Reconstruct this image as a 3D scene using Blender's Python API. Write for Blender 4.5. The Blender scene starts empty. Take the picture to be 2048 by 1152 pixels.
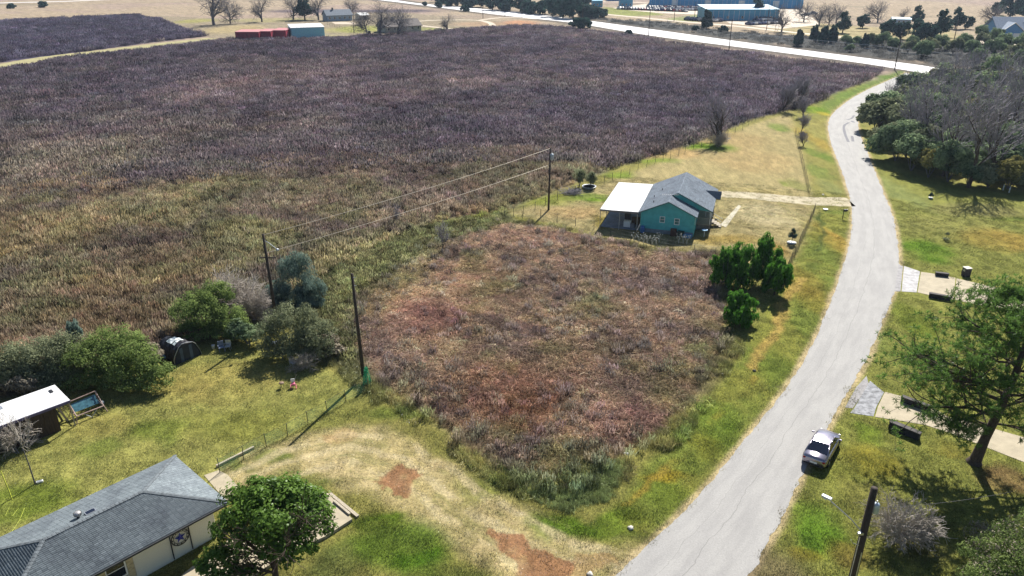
import bpy, math, random
import numpy as np
from mathutils import Vector, Matrix

# ---------------------------------------------------------------- camera, world, sun
S = bpy.context.scene
COL = S.collection
CAM_H = 33.0
PITCH = math.radians(24.0)
FPX = 1500.0
cam_d = bpy.data.cameras.new('camera'); cam = bpy.data.objects.new('camera', cam_d); COL.objects.link(cam)
cam.location = (0, 0, CAM_H); cam.rotation_euler = (math.pi/2-PITCH, 0, 0)
cam_d.sensor_width = 36.0; cam_d.lens = 36.0*FPX/2048.0
cam_d.clip_start = 0.5; cam_d.clip_end = 12000
S.camera = cam
SUN_EL = math.radians(43); SUN_AZ = math.radians(20)     # azimuth measured from +Y towards +X
w = bpy.data.worlds.new('World'); S.world = w; w.use_nodes = True
nt = w.node_tree; nt.nodes.clear()
sky = nt.nodes.new('ShaderNodeTexSky'); sky.sky_type = 'NISHITA'; sky.sun_disc = False
sky.sun_elevation = SUN_EL; sky.sun_rotation = SUN_AZ; sky.altitude = 50; sky.air_density = 1.0; sky.dust_density = 0.6; sky.ozone_density = 2.0
bg = nt.nodes.new('ShaderNodeBackground'); bg.inputs['Strength'].default_value = 0.05
wo = nt.nodes.new('ShaderNodeOutputWorld')
nt.links.new(sky.outputs[0], bg.inputs[0]); nt.links.new(bg.outputs[0], wo.inputs[0])
sun_d = bpy.data.lights.new('sun', 'SUN'); sun_d.energy = 4.8; sun_d.angle = math.radians(0.5); sun_d.color = (1.0, 0.955, 0.88)
sun = bpy.data.objects.new('sun', sun_d); COL.objects.link(sun)
sv = Vector((math.sin(SUN_AZ)*math.cos(SUN_EL), math.cos(SUN_AZ)*math.cos(SUN_EL), math.sin(SUN_EL)))
sun.rotation_euler = sv.to_track_quat('Z', 'Y').to_euler(); sun.location = (30, 60, 80)
S.view_settings.view_transform = 'Standard'; S.view_settings.look = 'None'
S.view_settings.exposure = 0.97; S.view_settings.gamma = 1.0; S.view_settings.use_curve_mapping = False
GAIN = 1.62            # displayed brightness of a sunlit level surface over its albedo
HAZE = 0.0001

# ---------------------------------------------------------------- helpers
R = np.random.default_rng(7)
rnd = random.Random(11)
def G(x, y, z=0.0):
    """ground (or height z) point seen at photograph pixel x, y"""
    dx = (x-1024)/FPX; dz = -(y-576)/FPX
    dy = math.cos(PITCH)+dz*math.sin(PITCH); dzz = -math.sin(PITCH)+dz*math.cos(PITCH)
    t = (z-CAM_H)/dzz
    return (dx*t, dy*t, z)
def GV(x, y, z=0.0): return Vector(G(x, y, z))
def lin(c):
    return tuple(((v/255.0)/12.92 if v <= 10 else ((v/255.0+0.055)/1.055)**2.4) for v in c)
def alb(c, g=None):
    return tuple(min(0.85, v/(g or GAIN)) for v in lin(c))

def tag(o, label=None, cat=None, group=None, kind=None):
    if label: o['label'] = label
    if cat: o['category'] = cat
    if group: o['group'] = group
    if kind: o['kind'] = kind
    return o
def empty(name, loc, rz=0.0, label=None, cat=None, group=None):
    o = bpy.data.objects.new(name, None); COL.objects.link(o)
    o.location = loc; o.rotation_euler = (0, 0, rz); o.empty_display_size = 0.3
    return tag(o, label, cat, group)
def copy_tree(o, parent=None):
    c = o.copy(); COL.objects.link(c); c.parent = parent
    for ch in o.children: copy_tree(ch, c)
    return c

class MB:
    def __init__(s): s.v = []; s.f = []
    def quad(s, a, b, c, d):
        n = len(s.v); s.v += [tuple(a), tuple(b), tuple(c), tuple(d)]; s.f.append((n, n+1, n+2, n+3)); return s
    def poly(s, pts):
        n = len(s.v); s.v += [tuple(p) for p in pts]; s.f.append(tuple(range(n, n+len(pts)))); return s
    def box(s, c, d, rz=0.0, M=None):
        x, y, z = d[0]/2, d[1]/2, d[2]/2; n = len(s.v); ca, sa = math.cos(rz), math.sin(rz)
        for sx, sy, sz in ((-1,-1,-1),(1,-1,-1),(1,1,-1),(-1,1,-1),(-1,-1,1),(1,-1,1),(1,1,1),(-1,1,1)):
            px, py, pz = sx*x, sy*y, sz*z
            q = Vector((c[0]+px*ca-py*sa, c[1]+px*sa+py*ca, c[2]+pz))
            s.v.append(tuple(M @ q) if M else tuple(q))
        s.f += [tuple(n+i for i in f) for f in ((0,3,2,1),(4,5,6,7),(0,1,5,4),(1,2,6,5),(2,3,7,6),(3,0,4,7))]; return s
    def b2(s, x0, x1, y0, y1, z0, z1): return s.box(((x0+x1)/2, (y0+y1)/2, (z0+z1)/2), (x1-x0, y1-y0, z1-z0))
    def tube(s, a, b, r, r2=None, n=6, caps=True):
        a = Vector(a); b = Vector(b); r2 = r if r2 is None else r2
        d = (b-a)
        if d.length < 1e-6: return s
        d.normalize(); u = d.orthogonal().normalized(); w_ = d.cross(u); k = len(s.v)
        for p, rr in ((a, r), (b, r2)):
            for i in range(n):
                t = 2*math.pi*i/n; s.v.append(tuple(p+u*(rr*math.cos(t))+w_*(rr*math.sin(t))))
        for i in range(n): s.f.append((k+i, k+(i+1) % n, k+n+(i+1) % n, k+n+i))
        if caps: s.f.append(tuple(k+i for i in reversed(range(n)))); s.f.append(tuple(k+n+i for i in range(n)))
        return s
    def path(s, pts, r, n=6, r2=None):
        m = len(pts)-1
        for i in range(m):
            ra = r if r2 is None else r+(r2-r)*i/m; rb = r if r2 is None else r+(r2-r)*(i+1)/m
            s.tube(pts[i], pts[i+1], ra, rb, n)
        return s
    def prism(s, poly, z0, z1):
        n = len(s.v); m = len(poly)
        ar = sum(poly[i][0]*poly[(i+1) % m][1]-poly[(i+1) % m][0]*poly[i][1] for i in range(m))
        if ar < 0: poly = poly[::-1]
        s.v += [(p[0], p[1], z0) for p in poly]+[(p[0], p[1], z1) for p in poly]
        s.f.append(tuple(reversed(range(n, n+m)))); s.f.append(tuple(range(n+m, n+2*m)))
        for i in range(m): s.f.append((n+i, n+(i+1) % m, n+m+(i+1) % m, n+m+i))
        return s
    def lathe(s, c, prof, n=12):
        k = len(s.v)
        for r_, z_ in prof:
            for i in range(n):
                t = 2*math.pi*i/n; s.v.append((c[0]+r_*math.cos(t), c[1]+r_*math.sin(t), c[2]+z_))
        for j in range(len(prof)-1):
            for i in range(n): s.f.append((k+j*n+i, k+j*n+(i+1) % n, k+(j+1)*n+(i+1) % n, k+(j+1)*n+i))
        s.f.append(tuple(k+i for i in reversed(range(n)))); s.f.append(tuple(k+(len(prof)-1)*n+i for i in range(n)))
        return s
    def build(s, name, mat, parent=None, smooth=False, bevel=0):
        m = bpy.data.meshes.new(name); m.from_pydata(s.v, [], s.f); m.update()
        o = bpy.data.objects.new(name, m); COL.objects.link(o)
        if mat: m.materials.append(mat)
        if parent: o.parent = parent
        if smooth: m.polygons.foreach_set('use_smooth', [True]*len(m.polygons))
        if bevel:
            b = o.modifiers.new('bevel', 'BEVEL'); b.width = bevel; b.segments = 2; b.limit_method = 'ANGLE'
        return o

def np_mesh(name, verts, faces, mat=None, attrs=None, smooth=False):
    """verts (N,3), faces (M,k)"""
    me = bpy.data.meshes.new(name); n, m, k = len(verts), len(faces), faces.shape[1]
    me.vertices.add(n); me.vertices.foreach_set('co', np.ascontiguousarray(verts, dtype=np.float32).ravel())
    me.loops.add(m*k); me.polygons.add(m)
    me.polygons.foreach_set('loop_start', np.arange(0, m*k, k, dtype=np.int32))
    me.loops.foreach_set('vertex_index', np.ascontiguousarray(faces, dtype=np.int32).ravel())
    me.update(calc_edges=True)
    if smooth: me.polygons.foreach_set('use_smooth', np.ones(m, dtype=bool))
    for an, (ty, dat) in (attrs or {}).items():
        a = me.attributes.new(an, ty, 'POINT')
        key = {'FLOAT': 'value', 'FLOAT_COLOR': 'color', 'FLOAT_VECTOR': 'vector', 'INT': 'value'}[ty]
        a.data.foreach_set(key, np.ascontiguousarray(dat, dtype=np.int32 if ty == 'INT' else np.float32).ravel())
    if mat: me.materials.append(mat)
    return me
def np_obj(name, me, parent=None):
    o = bpy.data.objects.new(name, me); COL.objects.link(o)
    if parent: o.parent = parent
    return o

# ---------------------------------------------------------------- materials
def new_mat(name):
    m = bpy.data.materials.new(name); m.use_nodes = True; m.node_tree.nodes.clear(); return m, m.node_tree
def N(t, ty, **kw):
    n = t.nodes.new(ty)
    for k, v in kw.items():
        if k in n.inputs.keys(): n.inputs[k].default_value = v
        else: setattr(n, k, v)
    return n
def L(t, a, b): t.links.new(a, b)
def mixrgb(t, fac, a, b, mode='MIX'):
    n = t.nodes.new('ShaderNodeMix'); n.data_type = 'RGBA'; n.blend_type = mode
    for s_, v in ((n.inputs[0], fac), (n.inputs[6], a), (n.inputs[7], b)):
        if hasattr(v, 'is_linked'): L(t, v, s_)
        else: s_.default_value = (*v, 1) if isinstance(v, tuple) and len(v) == 3 else v
    return n.outputs[2]
def ramp(t, src, stops):
    n = t.nodes.new('ShaderNodeValToRGB'); L(t, src, n.inputs[0]); e = n.color_ramp.elements
    while len(e) < len(stops): e.new(0.5)
    for i, (p_, c) in enumerate(stops): e[i].position = p_; e[i].color = (*c, 1)
    return n.outputs[0]
def mat(name, c, rough=0.7, metal=0.0, var=0.18, scale=2.0, c2=None, bump=0.0, bscale=None, spec=0.3, coat=0.0, emis=None, stretch=None):
    """a general procedural surface: base colour broken by two noises, with fine bump"""
    m, t = new_mat(name)
    tc = N(t, 'ShaderNodeTexCoord'); src = tc.outputs['Object']
    if stretch:
        mp = N(t, 'ShaderNodeMapping'); mp.inputs['Scale'].default_value = stretch; L(t, src, mp.inputs[0]); src = mp.outputs[0]
    n1 = N(t, 'ShaderNodeTexNoise', Scale=scale, Detail=6.0, Roughness=0.65); L(t, src, n1.inputs['Vector'])
    c2 = c2 or tuple(v*(1-var*1.6) for v in c); c1 = tuple(min(1, v*(1+var*0.6)) for v in c)
    col = ramp(t, n1.outputs['Fac'], [(0.32, c2), (0.62, c1)])
    b = N(t, 'ShaderNodeBsdfPrincipled', Roughness=rough, Metallic=metal)
    b.inputs['Specular IOR Level'].default_value = spec; b.inputs['Coat Weight'].default_value = coat
    L(t, col, b.inputs['Base Color'])
    if bump:
        n2 = N(t, 'ShaderNodeTexNoise', Scale=bscale or scale*8, Detail=4.0); L(t, src, n2.inputs['Vector'])
        bp = N(t, 'ShaderNodeBump', Strength=bump, Distance=0.02); L(t, n2.outputs['Fac'], bp.inputs['Height']); L(t, bp.outputs[0], b.inputs['Normal'])
    o = N(t, 'ShaderNodeOutputMaterial'); L(t, b.outputs[0], o.inputs[0]); return m
def leaf_mat(name, dark, light, trans=0.35, rough=0.6, tint_attr=None, gloss=0.06):
    """leaves: a colour per leaf (point attribute var), diffuse + translucent + a little gloss"""
    m, t = new_mat(name)
    if tint_attr:
        a = N(t, 'ShaderNodeAttribute', attribute_type='INSTANCER', attribute_name=tint_attr)
        v = N(t, 'ShaderNodeAttribute', attribute_name='var')
        mu = N(t, 'ShaderNodeMapRange'); mu.inputs['To Min'].default_value = 0.55; mu.inputs['To Max'].default_value = 1.45; L(t, v.outputs['Fac'], mu.inputs[0])
        vm = N(t, 'ShaderNodeVectorMath', operation='SCALE'); L(t, a.outputs['Vector'], vm.inputs[0]); L(t, mu.outputs[0], vm.inputs['Scale']); col = vm.outputs[0]
    else:
        v = N(t, 'ShaderNodeAttribute', attribute_name='var')
        col = ramp(t, v.outputs['Fac'], [(0.0, dark), (0.55, tuple((a_+b_)/2 for a_, b_ in zip(dark, light))), (1.0, light)])
    d = N(t, 'ShaderNodeBsdfDiffuse'); L(t, col, d.inputs[0])
    tr = N(t, 'ShaderNodeBsdfTranslucent'); L(t, col, tr.inputs[0])
    mx = N(t, 'ShaderNodeMixShader', Fac=trans); L(t, d.outputs[0], mx.inputs[1]); L(t, tr.outputs[0], mx.inputs[2])
    out = mx.outputs[0]
    if gloss:
        g = N(t, 'ShaderNodeBsdfGlossy', Roughness=0.35); g.inputs[0].default_value = (0.8, 0.85, 0.8, 1)
        m2 = N(t, 'ShaderNodeMixShader', Fac=gloss); L(t, out, m2.inputs[1]); L(t, g.outputs[0], m2.inputs[2]); out = m2.outputs[0]
    o = N(t, 'ShaderNodeOutputMaterial'); L(t, out, o.inputs[0]); return m

M = {}
M['wood_pole'] = mat('wood_pole', (0.055, 0.042, 0.035), 0.85, var=0.35, scale=6, stretch=(6, 6, 0.6), bump=0.4)
M['bark'] = mat('bark', (0.085, 0.062, 0.05), 0.9, var=0.35, scale=4, stretch=(4, 4, 1), bump=0.6)
M['bark_grey'] = mat('bark_grey', (0.13, 0.12, 0.125), 0.9, var=0.3, scale=4, stretch=(3, 3, 1), bump=0.5)
M['twig_grey'] = mat('twig_grey', (0.27, 0.25, 0.28), 0.9, var=0.2, scale=3)
M['twig_pale'] = mat('twig_pale', (0.46, 0.41, 0.36), 0.9, var=0.25, scale=3)
M['twig_far'] = mat('twig_far', (0.16, 0.15, 0.16), 0.9, var=0.2, scale=1)
M['post_wood'] = mat('post_wood', (0.16, 0.14, 0.11), 0.85, var=.3, scale=5)
M['post_metal'] = mat('post_metal', (0.09, 0.1, 0.08), 0.6, 0.2, var=0.3, scale=3)
M['galv'] = mat('galv', (0.5, 0.52, 0.55), 0.4, 0.7, var=0.15, scale=8)
M['white'] = mat('white', (0.78, 0.78, 0.76), 0.5, var=0.06, scale=4)
M['white_metal'] = mat('white_metal', (0.68, 0.68, 0.68), 0.42, 0.0, var=0.16, scale=1.5, stretch=(1, 0.2, 1))
M['dark_plastic'] = mat('dark_plastic', (0.02, 0.021, 0.025), 0.5, var=0.2)
M['black_rubber'] = mat('black_rubber', (0.015, 0.015, 0.016), 0.8, var=0.2)
M['glass_dark'] = mat('glass_dark', (0.012, 0.016, 0.03), 0.08, 0.0, var=0.1, spec=0.8)
M['concrete'] = mat('concrete', alb((205, 192, 165)), 0.85, var=0.12, scale=1.1, bump=0.25, bscale=30)
M['concrete_wall'] = mat('concrete_wall', (0.2, 0.19, 0.18), 0.9, var=0.3, scale=2, bump=0.4)
M['wood_weathered'] = mat('wood_weathered', (0.4, 0.35, 0.27), 0.85, var=0.3, scale=5, stretch=(1, 6, 6), bump=0.3)
M['wire'] = mat('wire', (0.34, 0.31, 0.26), 0.5, 0.4, var=0.1)
M['wire_dark'] = mat('wire_dark', (0.06, 0.06, 0.065), 0.6, 0.2, var=0.1)

# ---------------------------------------------------------------- numpy noise, regions
def _hash(ix, iy, seed):
    h = (ix*374761393+iy*668265263+seed*1442695041) & 0xffffffff
    h = ((h ^ (h >> 13))*1274126177) & 0xffffffff
    return ((h ^ (h >> 16)) & 0xffff)/65535.0
def vnoise(x, y, s, seed=0):
    x = x/s; y = y/s; ix = np.floor(x).astype(np.int64); iy = np.floor(y).astype(np.int64)
    fx = x-ix; fy = y-iy; fx = fx*fx*(3-2*fx); fy = fy*fy*(3-2*fy)
    a = _hash(ix, iy, seed); b = _hash(ix+1, iy, seed); c = _hash(ix, iy+1, seed); d = _hash(ix+1, iy+1, seed)
    return (a*(1-fx)+b*fx)*(1-fy)+(c*(1-fx)+d*fx)*fy
def fbm(x, y, s, seed=0, o=4):
    t = 0; a = 1; n = 0
    for i in range(o): t = t+a*vnoise(x, y, s/(2**i), seed+i*17); n += a; a *= 0.55
    return t/n
def sdf(x, y, poly):
    """signed distance to polygon, positive inside"""
    d = np.full(x.shape, 1e9); ins = np.zeros(x.shape, bool); n = len(poly)
    for i in range(n):
        ax, ay = poly[i]; bx, by = poly[(i+1) % n]
        ex, ey = bx-ax, by-ay; t = np.clip(((x-ax)*ex+(y-ay)*ey)/(ex*ex+ey*ey+1e-9), 0, 1)
        d = np.minimum(d, (x-ax-t*ex)**2+(y-ay-t*ey)**2)
        c = ((ay > y) != (by > y)) & (x < (bx-ax)*(y-ay)/((by-ay) if abs(by-ay) > 1e-9 else 1e-9)+ax); ins ^= c
    d = np.sqrt(d); return np.where(ins, d, -d)
def lined(x, y, pts):
    d = np.full(x.shape, 1e9)
    for i in range(len(pts)-1):
        ax, ay = pts[i]; bx, by = pts[i+1]; ex, ey = bx-ax, by-ay
        t = np.clip(((x-ax)*ex+(y-ay)*ey)/(ex*ex+ey*ey+1e-9), 0, 1); d = np.minimum(d, (x-ax-t*ex)**2+(y-ay-t*ey)**2)
    return np.sqrt(d)
def PX(pts): return [G(*p)[:2] for p in pts]
def sstep(a, b, v): t = np.clip((v-a)/(b-a), 0, 1); return t*t*(3-2*t)

def smooth_line(pts, n=60):
    """Catmull-Rom through pixel points, in world metres"""
    p = [Vector(q) for q in pts]; p = [p[0]*2-p[1]]+p+[p[-1]*2-p[-2]]; out = []
    segs = len(p)-3; per = max(2, n//segs)
    for i in range(1, len(p)-2):
        for k in range(per):
            t = k/per; a, b, c, d = p[i-1], p[i], p[i+1], p[i+2]
            out.append(0.5*((2*b)+(c-a)*t+(2*a-5*b+4*c-d)*t*t+(3*b-a-3*c+d)*t**3))
    out.append(p[-2]); return [(v.x, v.y) for v in out]
ROAD_L = smooth_line(PX([(1060, 1340), (1150, 1235), (1232, 1150), (1305, 1082), (1390, 1000), (1475, 897), (1560, 792), (1618, 702), (1655, 620), (1684, 540), (1700, 480), (1704, 430), (1699, 395), (1688, 355), (1670, 308), (1657, 265), (1661, 234), (1690, 206), (1728, 183), (1765, 166), (1795, 153), (1812, 145)]), 180)
ROAD_R = smooth_line(PX([(1380, 1340), (1440, 1240), (1500, 1150), (1545, 1068), (1600, 962), (1650, 870), (1692, 790), (1733, 720), (1766, 640), (1786, 590), (1799, 530), (1795, 480), (1784, 430), (1768, 388), (1746, 332), (1725, 282), (1716, 252), (1724, 228), (1750, 208), (1785, 193), (1830, 175), (1880, 162)]), 180)
ROAD_POLY = ROAD_L+ROAD_R[::-1]
HWY_N = smooth_line(PX([(690, -9), (767, 1), (800, 5), (1000, 30), (1140, 45), (1300, 71), (1500, 97), (1700, 123), (1815, 141), (1880, 151), (2048, 164), (2300, 190)]), 60)
HWY_F = smooth_line(PX([(720, -9), (790, 0), (850, 8), (1000, 21), (1150, 38), (1300, 58), (1500, 86), (1700, 112), (1830, 129), (1900, 139), (2048, 153), (2300, 177)]), 60)
FIELD = PX([(-500, 210), (0, 132), (200, 103), (420, 79), (560, 80), (700, 76), (760, 72), (960, 58), (1060, 53), (1150, 58), (1300, 80), (1450, 103), (1600, 124), (1770, 140), (1745, 158), (1690, 180), (1635, 205), (1590, 218), (1500, 240), (1400, 285), (1250, 330), (1160, 365), (1010, 425), (900, 440), (820, 475), (700, 540), (620, 600), (520, 640), (420, 680), (300, 720), (0, 800), (-600, 900)])
FIELD2 = PX([(-500, 70), (0, 43), (270, 30), (330, 42), (372, 60), (418, 72), (300, 86), (0, 126), (-500, 195)])
LOT = PX([(1000, 447), (1100, 455), (1190, 474), (1300, 505), (1425, 510), (1445, 590), (1455, 690), (1405, 770), (1330, 870), (1250, 915), (1180, 975), (1110, 990), (1030, 960), (940, 895), (860, 835), (770, 775), (712, 740), (690, 680), (700, 610), (760, 560), (850, 490)])
TALLGREEN = PX([(1000, 930), (1090, 945), (1190, 925), (1240, 930), (1215, 990), (1130, 1015), (1060, 985)])
LAWN_L = PX([(-300, 1000), (0, 905), (150, 800), (330, 745), (400, 700), (520, 700), (640, 735), (735, 750), (735, 795), (530, 895), (430, 945), (300, 1152), (-300, 1500)])
YARD = PX([(1015, 425), (1150, 388), (1290, 335), (1430, 285), (1500, 250), (1580, 225), (1600, 290), (1622, 385), (1630, 420), (1590, 510), (1560, 560), (1430, 505), (1300, 495), (1180, 465), (1090, 445)])
FARM = PX([(300, 30), (520, 40), (760, 20), (1100, 52), (1000, 56), (760, 70), (560, 78), (420, 78), (360, 55)])
DIRT = PX([(430, 945), (500, 900), (620, 862), (700, 850), (800, 862), (880, 910), (980, 980), (1100, 1050), (1200, 1090), (1280, 1092), (1225, 1160), (1150, 1260), (1040, 1200), (960, 1130), (860, 1065), (760, 1010), (700, 985), (640, 960), (540, 960), (470, 975)])
RLAWN = PX([(1720, 240), (1800, 345), (2048, 385), (2600, 430), (2600, 1700), (1450, 1300), (1800, 530)])

# ground colours (albedo) seen in the photograph as sRGB
def blob(px, py, rx, ry, col, s):
    X, Y, _ = G(px, py); z = Y*math.cos(PITCH)+CAM_H*math.sin(PITCH)
    return (X, Y, rx*z/FPX, abs(G(px, py-ry)[1]-G(px, py+ry)[1])/2, alb(col), s)
BLOBS_FIELD = [blob(*b) for b in (
 (450, 185, 110, 30, (160, 128, 118), .75), (620, 150, 120, 18, (150, 120, 112), .6), (760, 200, 140, 25, (140, 108, 108), .5),
 (150, 330, 170, 60, (158, 142, 98), .75), (60, 480, 160, 70, (140, 128, 80), .7), (330, 420, 180, 60, (116, 118, 84), .7),
 (480, 480, 110, 40, (120, 124, 76), .8), (300, 560, 160, 40, (132, 112, 74), .7), (560, 400, 130, 40, (112, 108, 92), .6),
 (950, 175, 80, 10, (140, 118, 110), .6), (1110, 120, 60, 8, (120, 105, 105), .5), (1160, 173, 45, 9, (140, 128, 105), .8),
 (1300, 145, 50, 8, (132, 112, 110), .6), (830, 420, 120, 20, (112, 104, 100), .5), (700, 100, 700, 22, (70, 62, 84), .6), (1300, 200, 300, 60, (74, 68, 92), .75),
 (1000, 250, 260, 50, (84, 76, 98), .65), (1500, 160, 150, 25, (84, 70, 92), .5), (900, 350, 170, 50, (88, 80, 92), .5), (560, 300, 200, 50, (104, 92, 98), .5),
 (20, 210, 120, 40, (112, 100, 100), .5), (700, 490, 130, 25, (104, 112, 76), .75), (870, 455, 90, 20, (108, 120, 84), .8), (620, 560, 80, 40, (108, 116, 70), .7), (200, 640, 120, 40, (134, 112, 72), .6),
 (1060, 405, 110, 22, (130, 132, 98), .7), (1200, 350, 100, 12, (126, 126, 112), .6), (1400, 280, 80, 10, (126, 126, 112), .6))]
BLOBS_LOT = [blob(*b) for b in (
 (860, 640, 90, 45, (148, 100, 102), .85), (1010, 790, 140, 60, (128, 84, 72), .85), (1060, 830, 90, 40, (136, 92, 62), .7), (1240, 850, 90, 45, (140, 100, 110), .8),
 (960, 560, 90, 40, (150, 122, 104), .6), (1150, 560, 120, 50, (128, 112, 112), .6), (1290, 640, 120, 50, (140, 120, 110), .6), (1330, 560, 80, 40, (120, 104, 108), .6),
 (1050, 480, 110, 22, (152, 122, 116), .7), (800, 560, 60, 30, (128, 130, 80), .8), (760, 600, 50, 40, (138, 130, 84), .7), (1010, 580, 40, 14, (120, 132, 74), .8),
 (1190, 605, 30, 14, (106, 130, 80), .8), (970, 713, 22, 10, (112, 128, 72), .8), (1400, 710, 30, 22, (110, 134, 74), .8), (820, 790, 60, 26, (120, 118, 84), .8), (930, 870, 80, 22, (134, 126, 96), .8),
 (1100, 920, 90, 25, (128, 122, 82), .7), (780, 680, 50, 60, (130, 106, 104), .6), (1200, 760, 110, 40, (150, 124, 116), .6), (1380, 800, 60, 40, (138, 128, 98), .7), (1250, 700, 60, 20, (120, 112, 84), .5))]
BLOBS_ALL = [blob(*b) for b in (
 # left lawn
 (330, 860, 60, 30, (118, 136, 52), .8), (210, 900, 50, 22, (112, 134, 52), .7), (60, 1000, 110, 50, (118, 138, 48), .8), (450, 760, 130, 45, (172, 158, 92), .8), (480, 850, 120, 40, (146, 148, 70), .7),
 (200, 850, 80, 30, (160, 150, 84), .7), (640, 810, 90, 30, (140, 142, 74), .6), (330, 960, 60, 18, (148, 140, 70), .6),
 # green bands round the lot and by the dirt drive
 (800, 825, 90, 22, (122, 134, 62), .9), (1000, 975, 110, 34, (128, 134, 66), .9), (1130, 1050, 90, 26, (98, 126, 38), .95), (1240, 1040, 70, 30, (110, 132, 44), .9), (1330, 980, 60, 40, (120, 136, 54), .8),
 (540, 910, 40, 14, (104, 124, 44), .8), (480, 935, 40, 10, (98, 120, 42), .8), (640, 970, 50, 16, (110, 124, 56), .8), (600, 950, 50, 12, (122, 130, 66), .7),
 (800, 1100, 110, 60, (84, 122, 30), .97), (760, 1040, 60, 28, (88, 116, 30), .9), (680, 1130, 60, 40, (104, 112, 62), .9), (900, 1160, 100, 40, (108, 118, 56), .8),
 # verge left of the road
 (1440, 860, 60, 60, (112, 136, 48), .8), (1560, 740, 50, 60, (116, 132, 54), .7), (1630, 600, 40, 50, (150, 140, 62), .7), (1680, 490, 26, 50, (188, 156, 74), .9), (1600, 560, 40, 40, (150, 134, 62), .8),
 (1625, 460, 22, 60, (150, 142, 66), .8), (1640, 310, 20, 16, (104, 134, 48), .8), (1628, 280, 16, 30, (172, 150, 72), .8), (1640, 345, 20, 20, (112, 136, 62), .8), (1662, 375, 24, 18, (138, 146, 90), .8),
 (1630, 220, 30, 10, (120, 150, 34), .95), (1700, 190, 40, 8, (118, 142, 62), .9), (1780, 155, 26, 6, (104, 136, 48), .9), (1645, 228, 14, 4, (198, 180, 60), .9), (1560, 255, 22, 9, (104, 138, 40), .85),
 (1330, 945, 60, 12, (160, 138, 46), .8), (1400, 900, 40, 30, (142, 138, 50), .6),
 # yard of the green house
 (1330, 305, 80, 14, (190, 160, 112), .85), (1450, 280, 90, 22, (180, 156, 110), .8), (1500, 320, 90, 26, (184, 160, 114), .8), (1150, 425, 70, 14, (192, 164, 118), .85), (1540, 430, 75, 30, (204, 190, 150), .95), (1500, 385, 90, 10, (190, 174, 120), .8),
 (1110, 400, 50, 12, (140, 150, 60), .8), (1180, 395, 50, 10, (112, 146, 30), .9), (1240, 350, 40, 8, (128, 150, 52), .9), (1320, 322, 50, 5, (124, 150, 46), .8), (1400, 292, 40, 6, (120, 156, 30), .9), (1440, 296, 40, 9, (96, 132, 26), .9),
 (1450, 480, 90, 12, (174, 150, 80), .8), (1210, 445, 22, 14, (136, 124, 48), .8), (1560, 500, 30, 20, (160, 130, 60), .8), (1600, 370, 20, 14, (126, 136, 66), .7), (1570, 365, 10, 6, (120, 140, 50), .7),
 # right lawns
 (1790, 380, 30, 40, (140, 150, 90), .8), (1850, 500, 60, 26, (104, 138, 36), .95), (1900, 450, 110, 22, (150, 148, 84), .8), (2000, 480, 80, 26, (172, 146, 72), .8), (1950, 420, 100, 16, (156, 150, 96), .8), (2020, 440, 40, 6, (120, 138, 54), .6),
 (1830, 640, 50, 40, (122, 136, 50), .9), (1780, 700, 30, 40, (140, 150, 76), .8), (1740, 870, 40, 20, (112, 138, 40), .85), (1740, 920, 60, 40, (152, 142, 54), .8), (1680, 960, 50, 30, (142, 146, 66), .6),
 (1640, 1060, 60, 60, (104, 140, 42), .9), (1620, 1110, 40, 22, (140, 126, 44), .6), (1700, 1110, 40, 40, (140, 120, 62), .7), (1740, 1000, 60, 40, (138, 134, 74), .8), (1900, 900, 60, 16, (140, 130, 58), .7), (1960, 860, 30, 12, (150, 90, 60), .7), (2000, 960, 60, 30, (140, 112, 80), .8),
 (1800, 1060, 80, 60, (128, 120, 84), .8),
 # farm yard far left
 (390, 42, 40, 5, (168, 164, 96), .9), (620, 62, 60, 8, (176, 164, 120), .8), (640, 74, 90, 5, (178, 168, 128), .8), (720, 58, 60, 8, (164, 168, 84), .9), (860, 60, 90, 6, (150, 158, 84), .8), (1040, 46, 40, 6, (210, 150, 110), .8), (960, 48, 60, 5, (196, 160, 130), .6),
 (540, 40, 90, 5, (176, 168, 120), .8), (470, 58, 60, 10, (190, 172, 128), .8), (790, 22, 90, 4, (70, 64, 86), .9), (640, 22, 140, 4, (84, 76, 92), .8), (950, 33, 70, 5, (168, 152, 140), .7))]
def col_arr(c, n): return np.tile(np.array(alb(c), dtype=np.float64), (n, 1))
def near_hwy(x, y): return lined(x, y, HWY_N[::2]), lined(x, y, HWY_F[::2])
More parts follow.
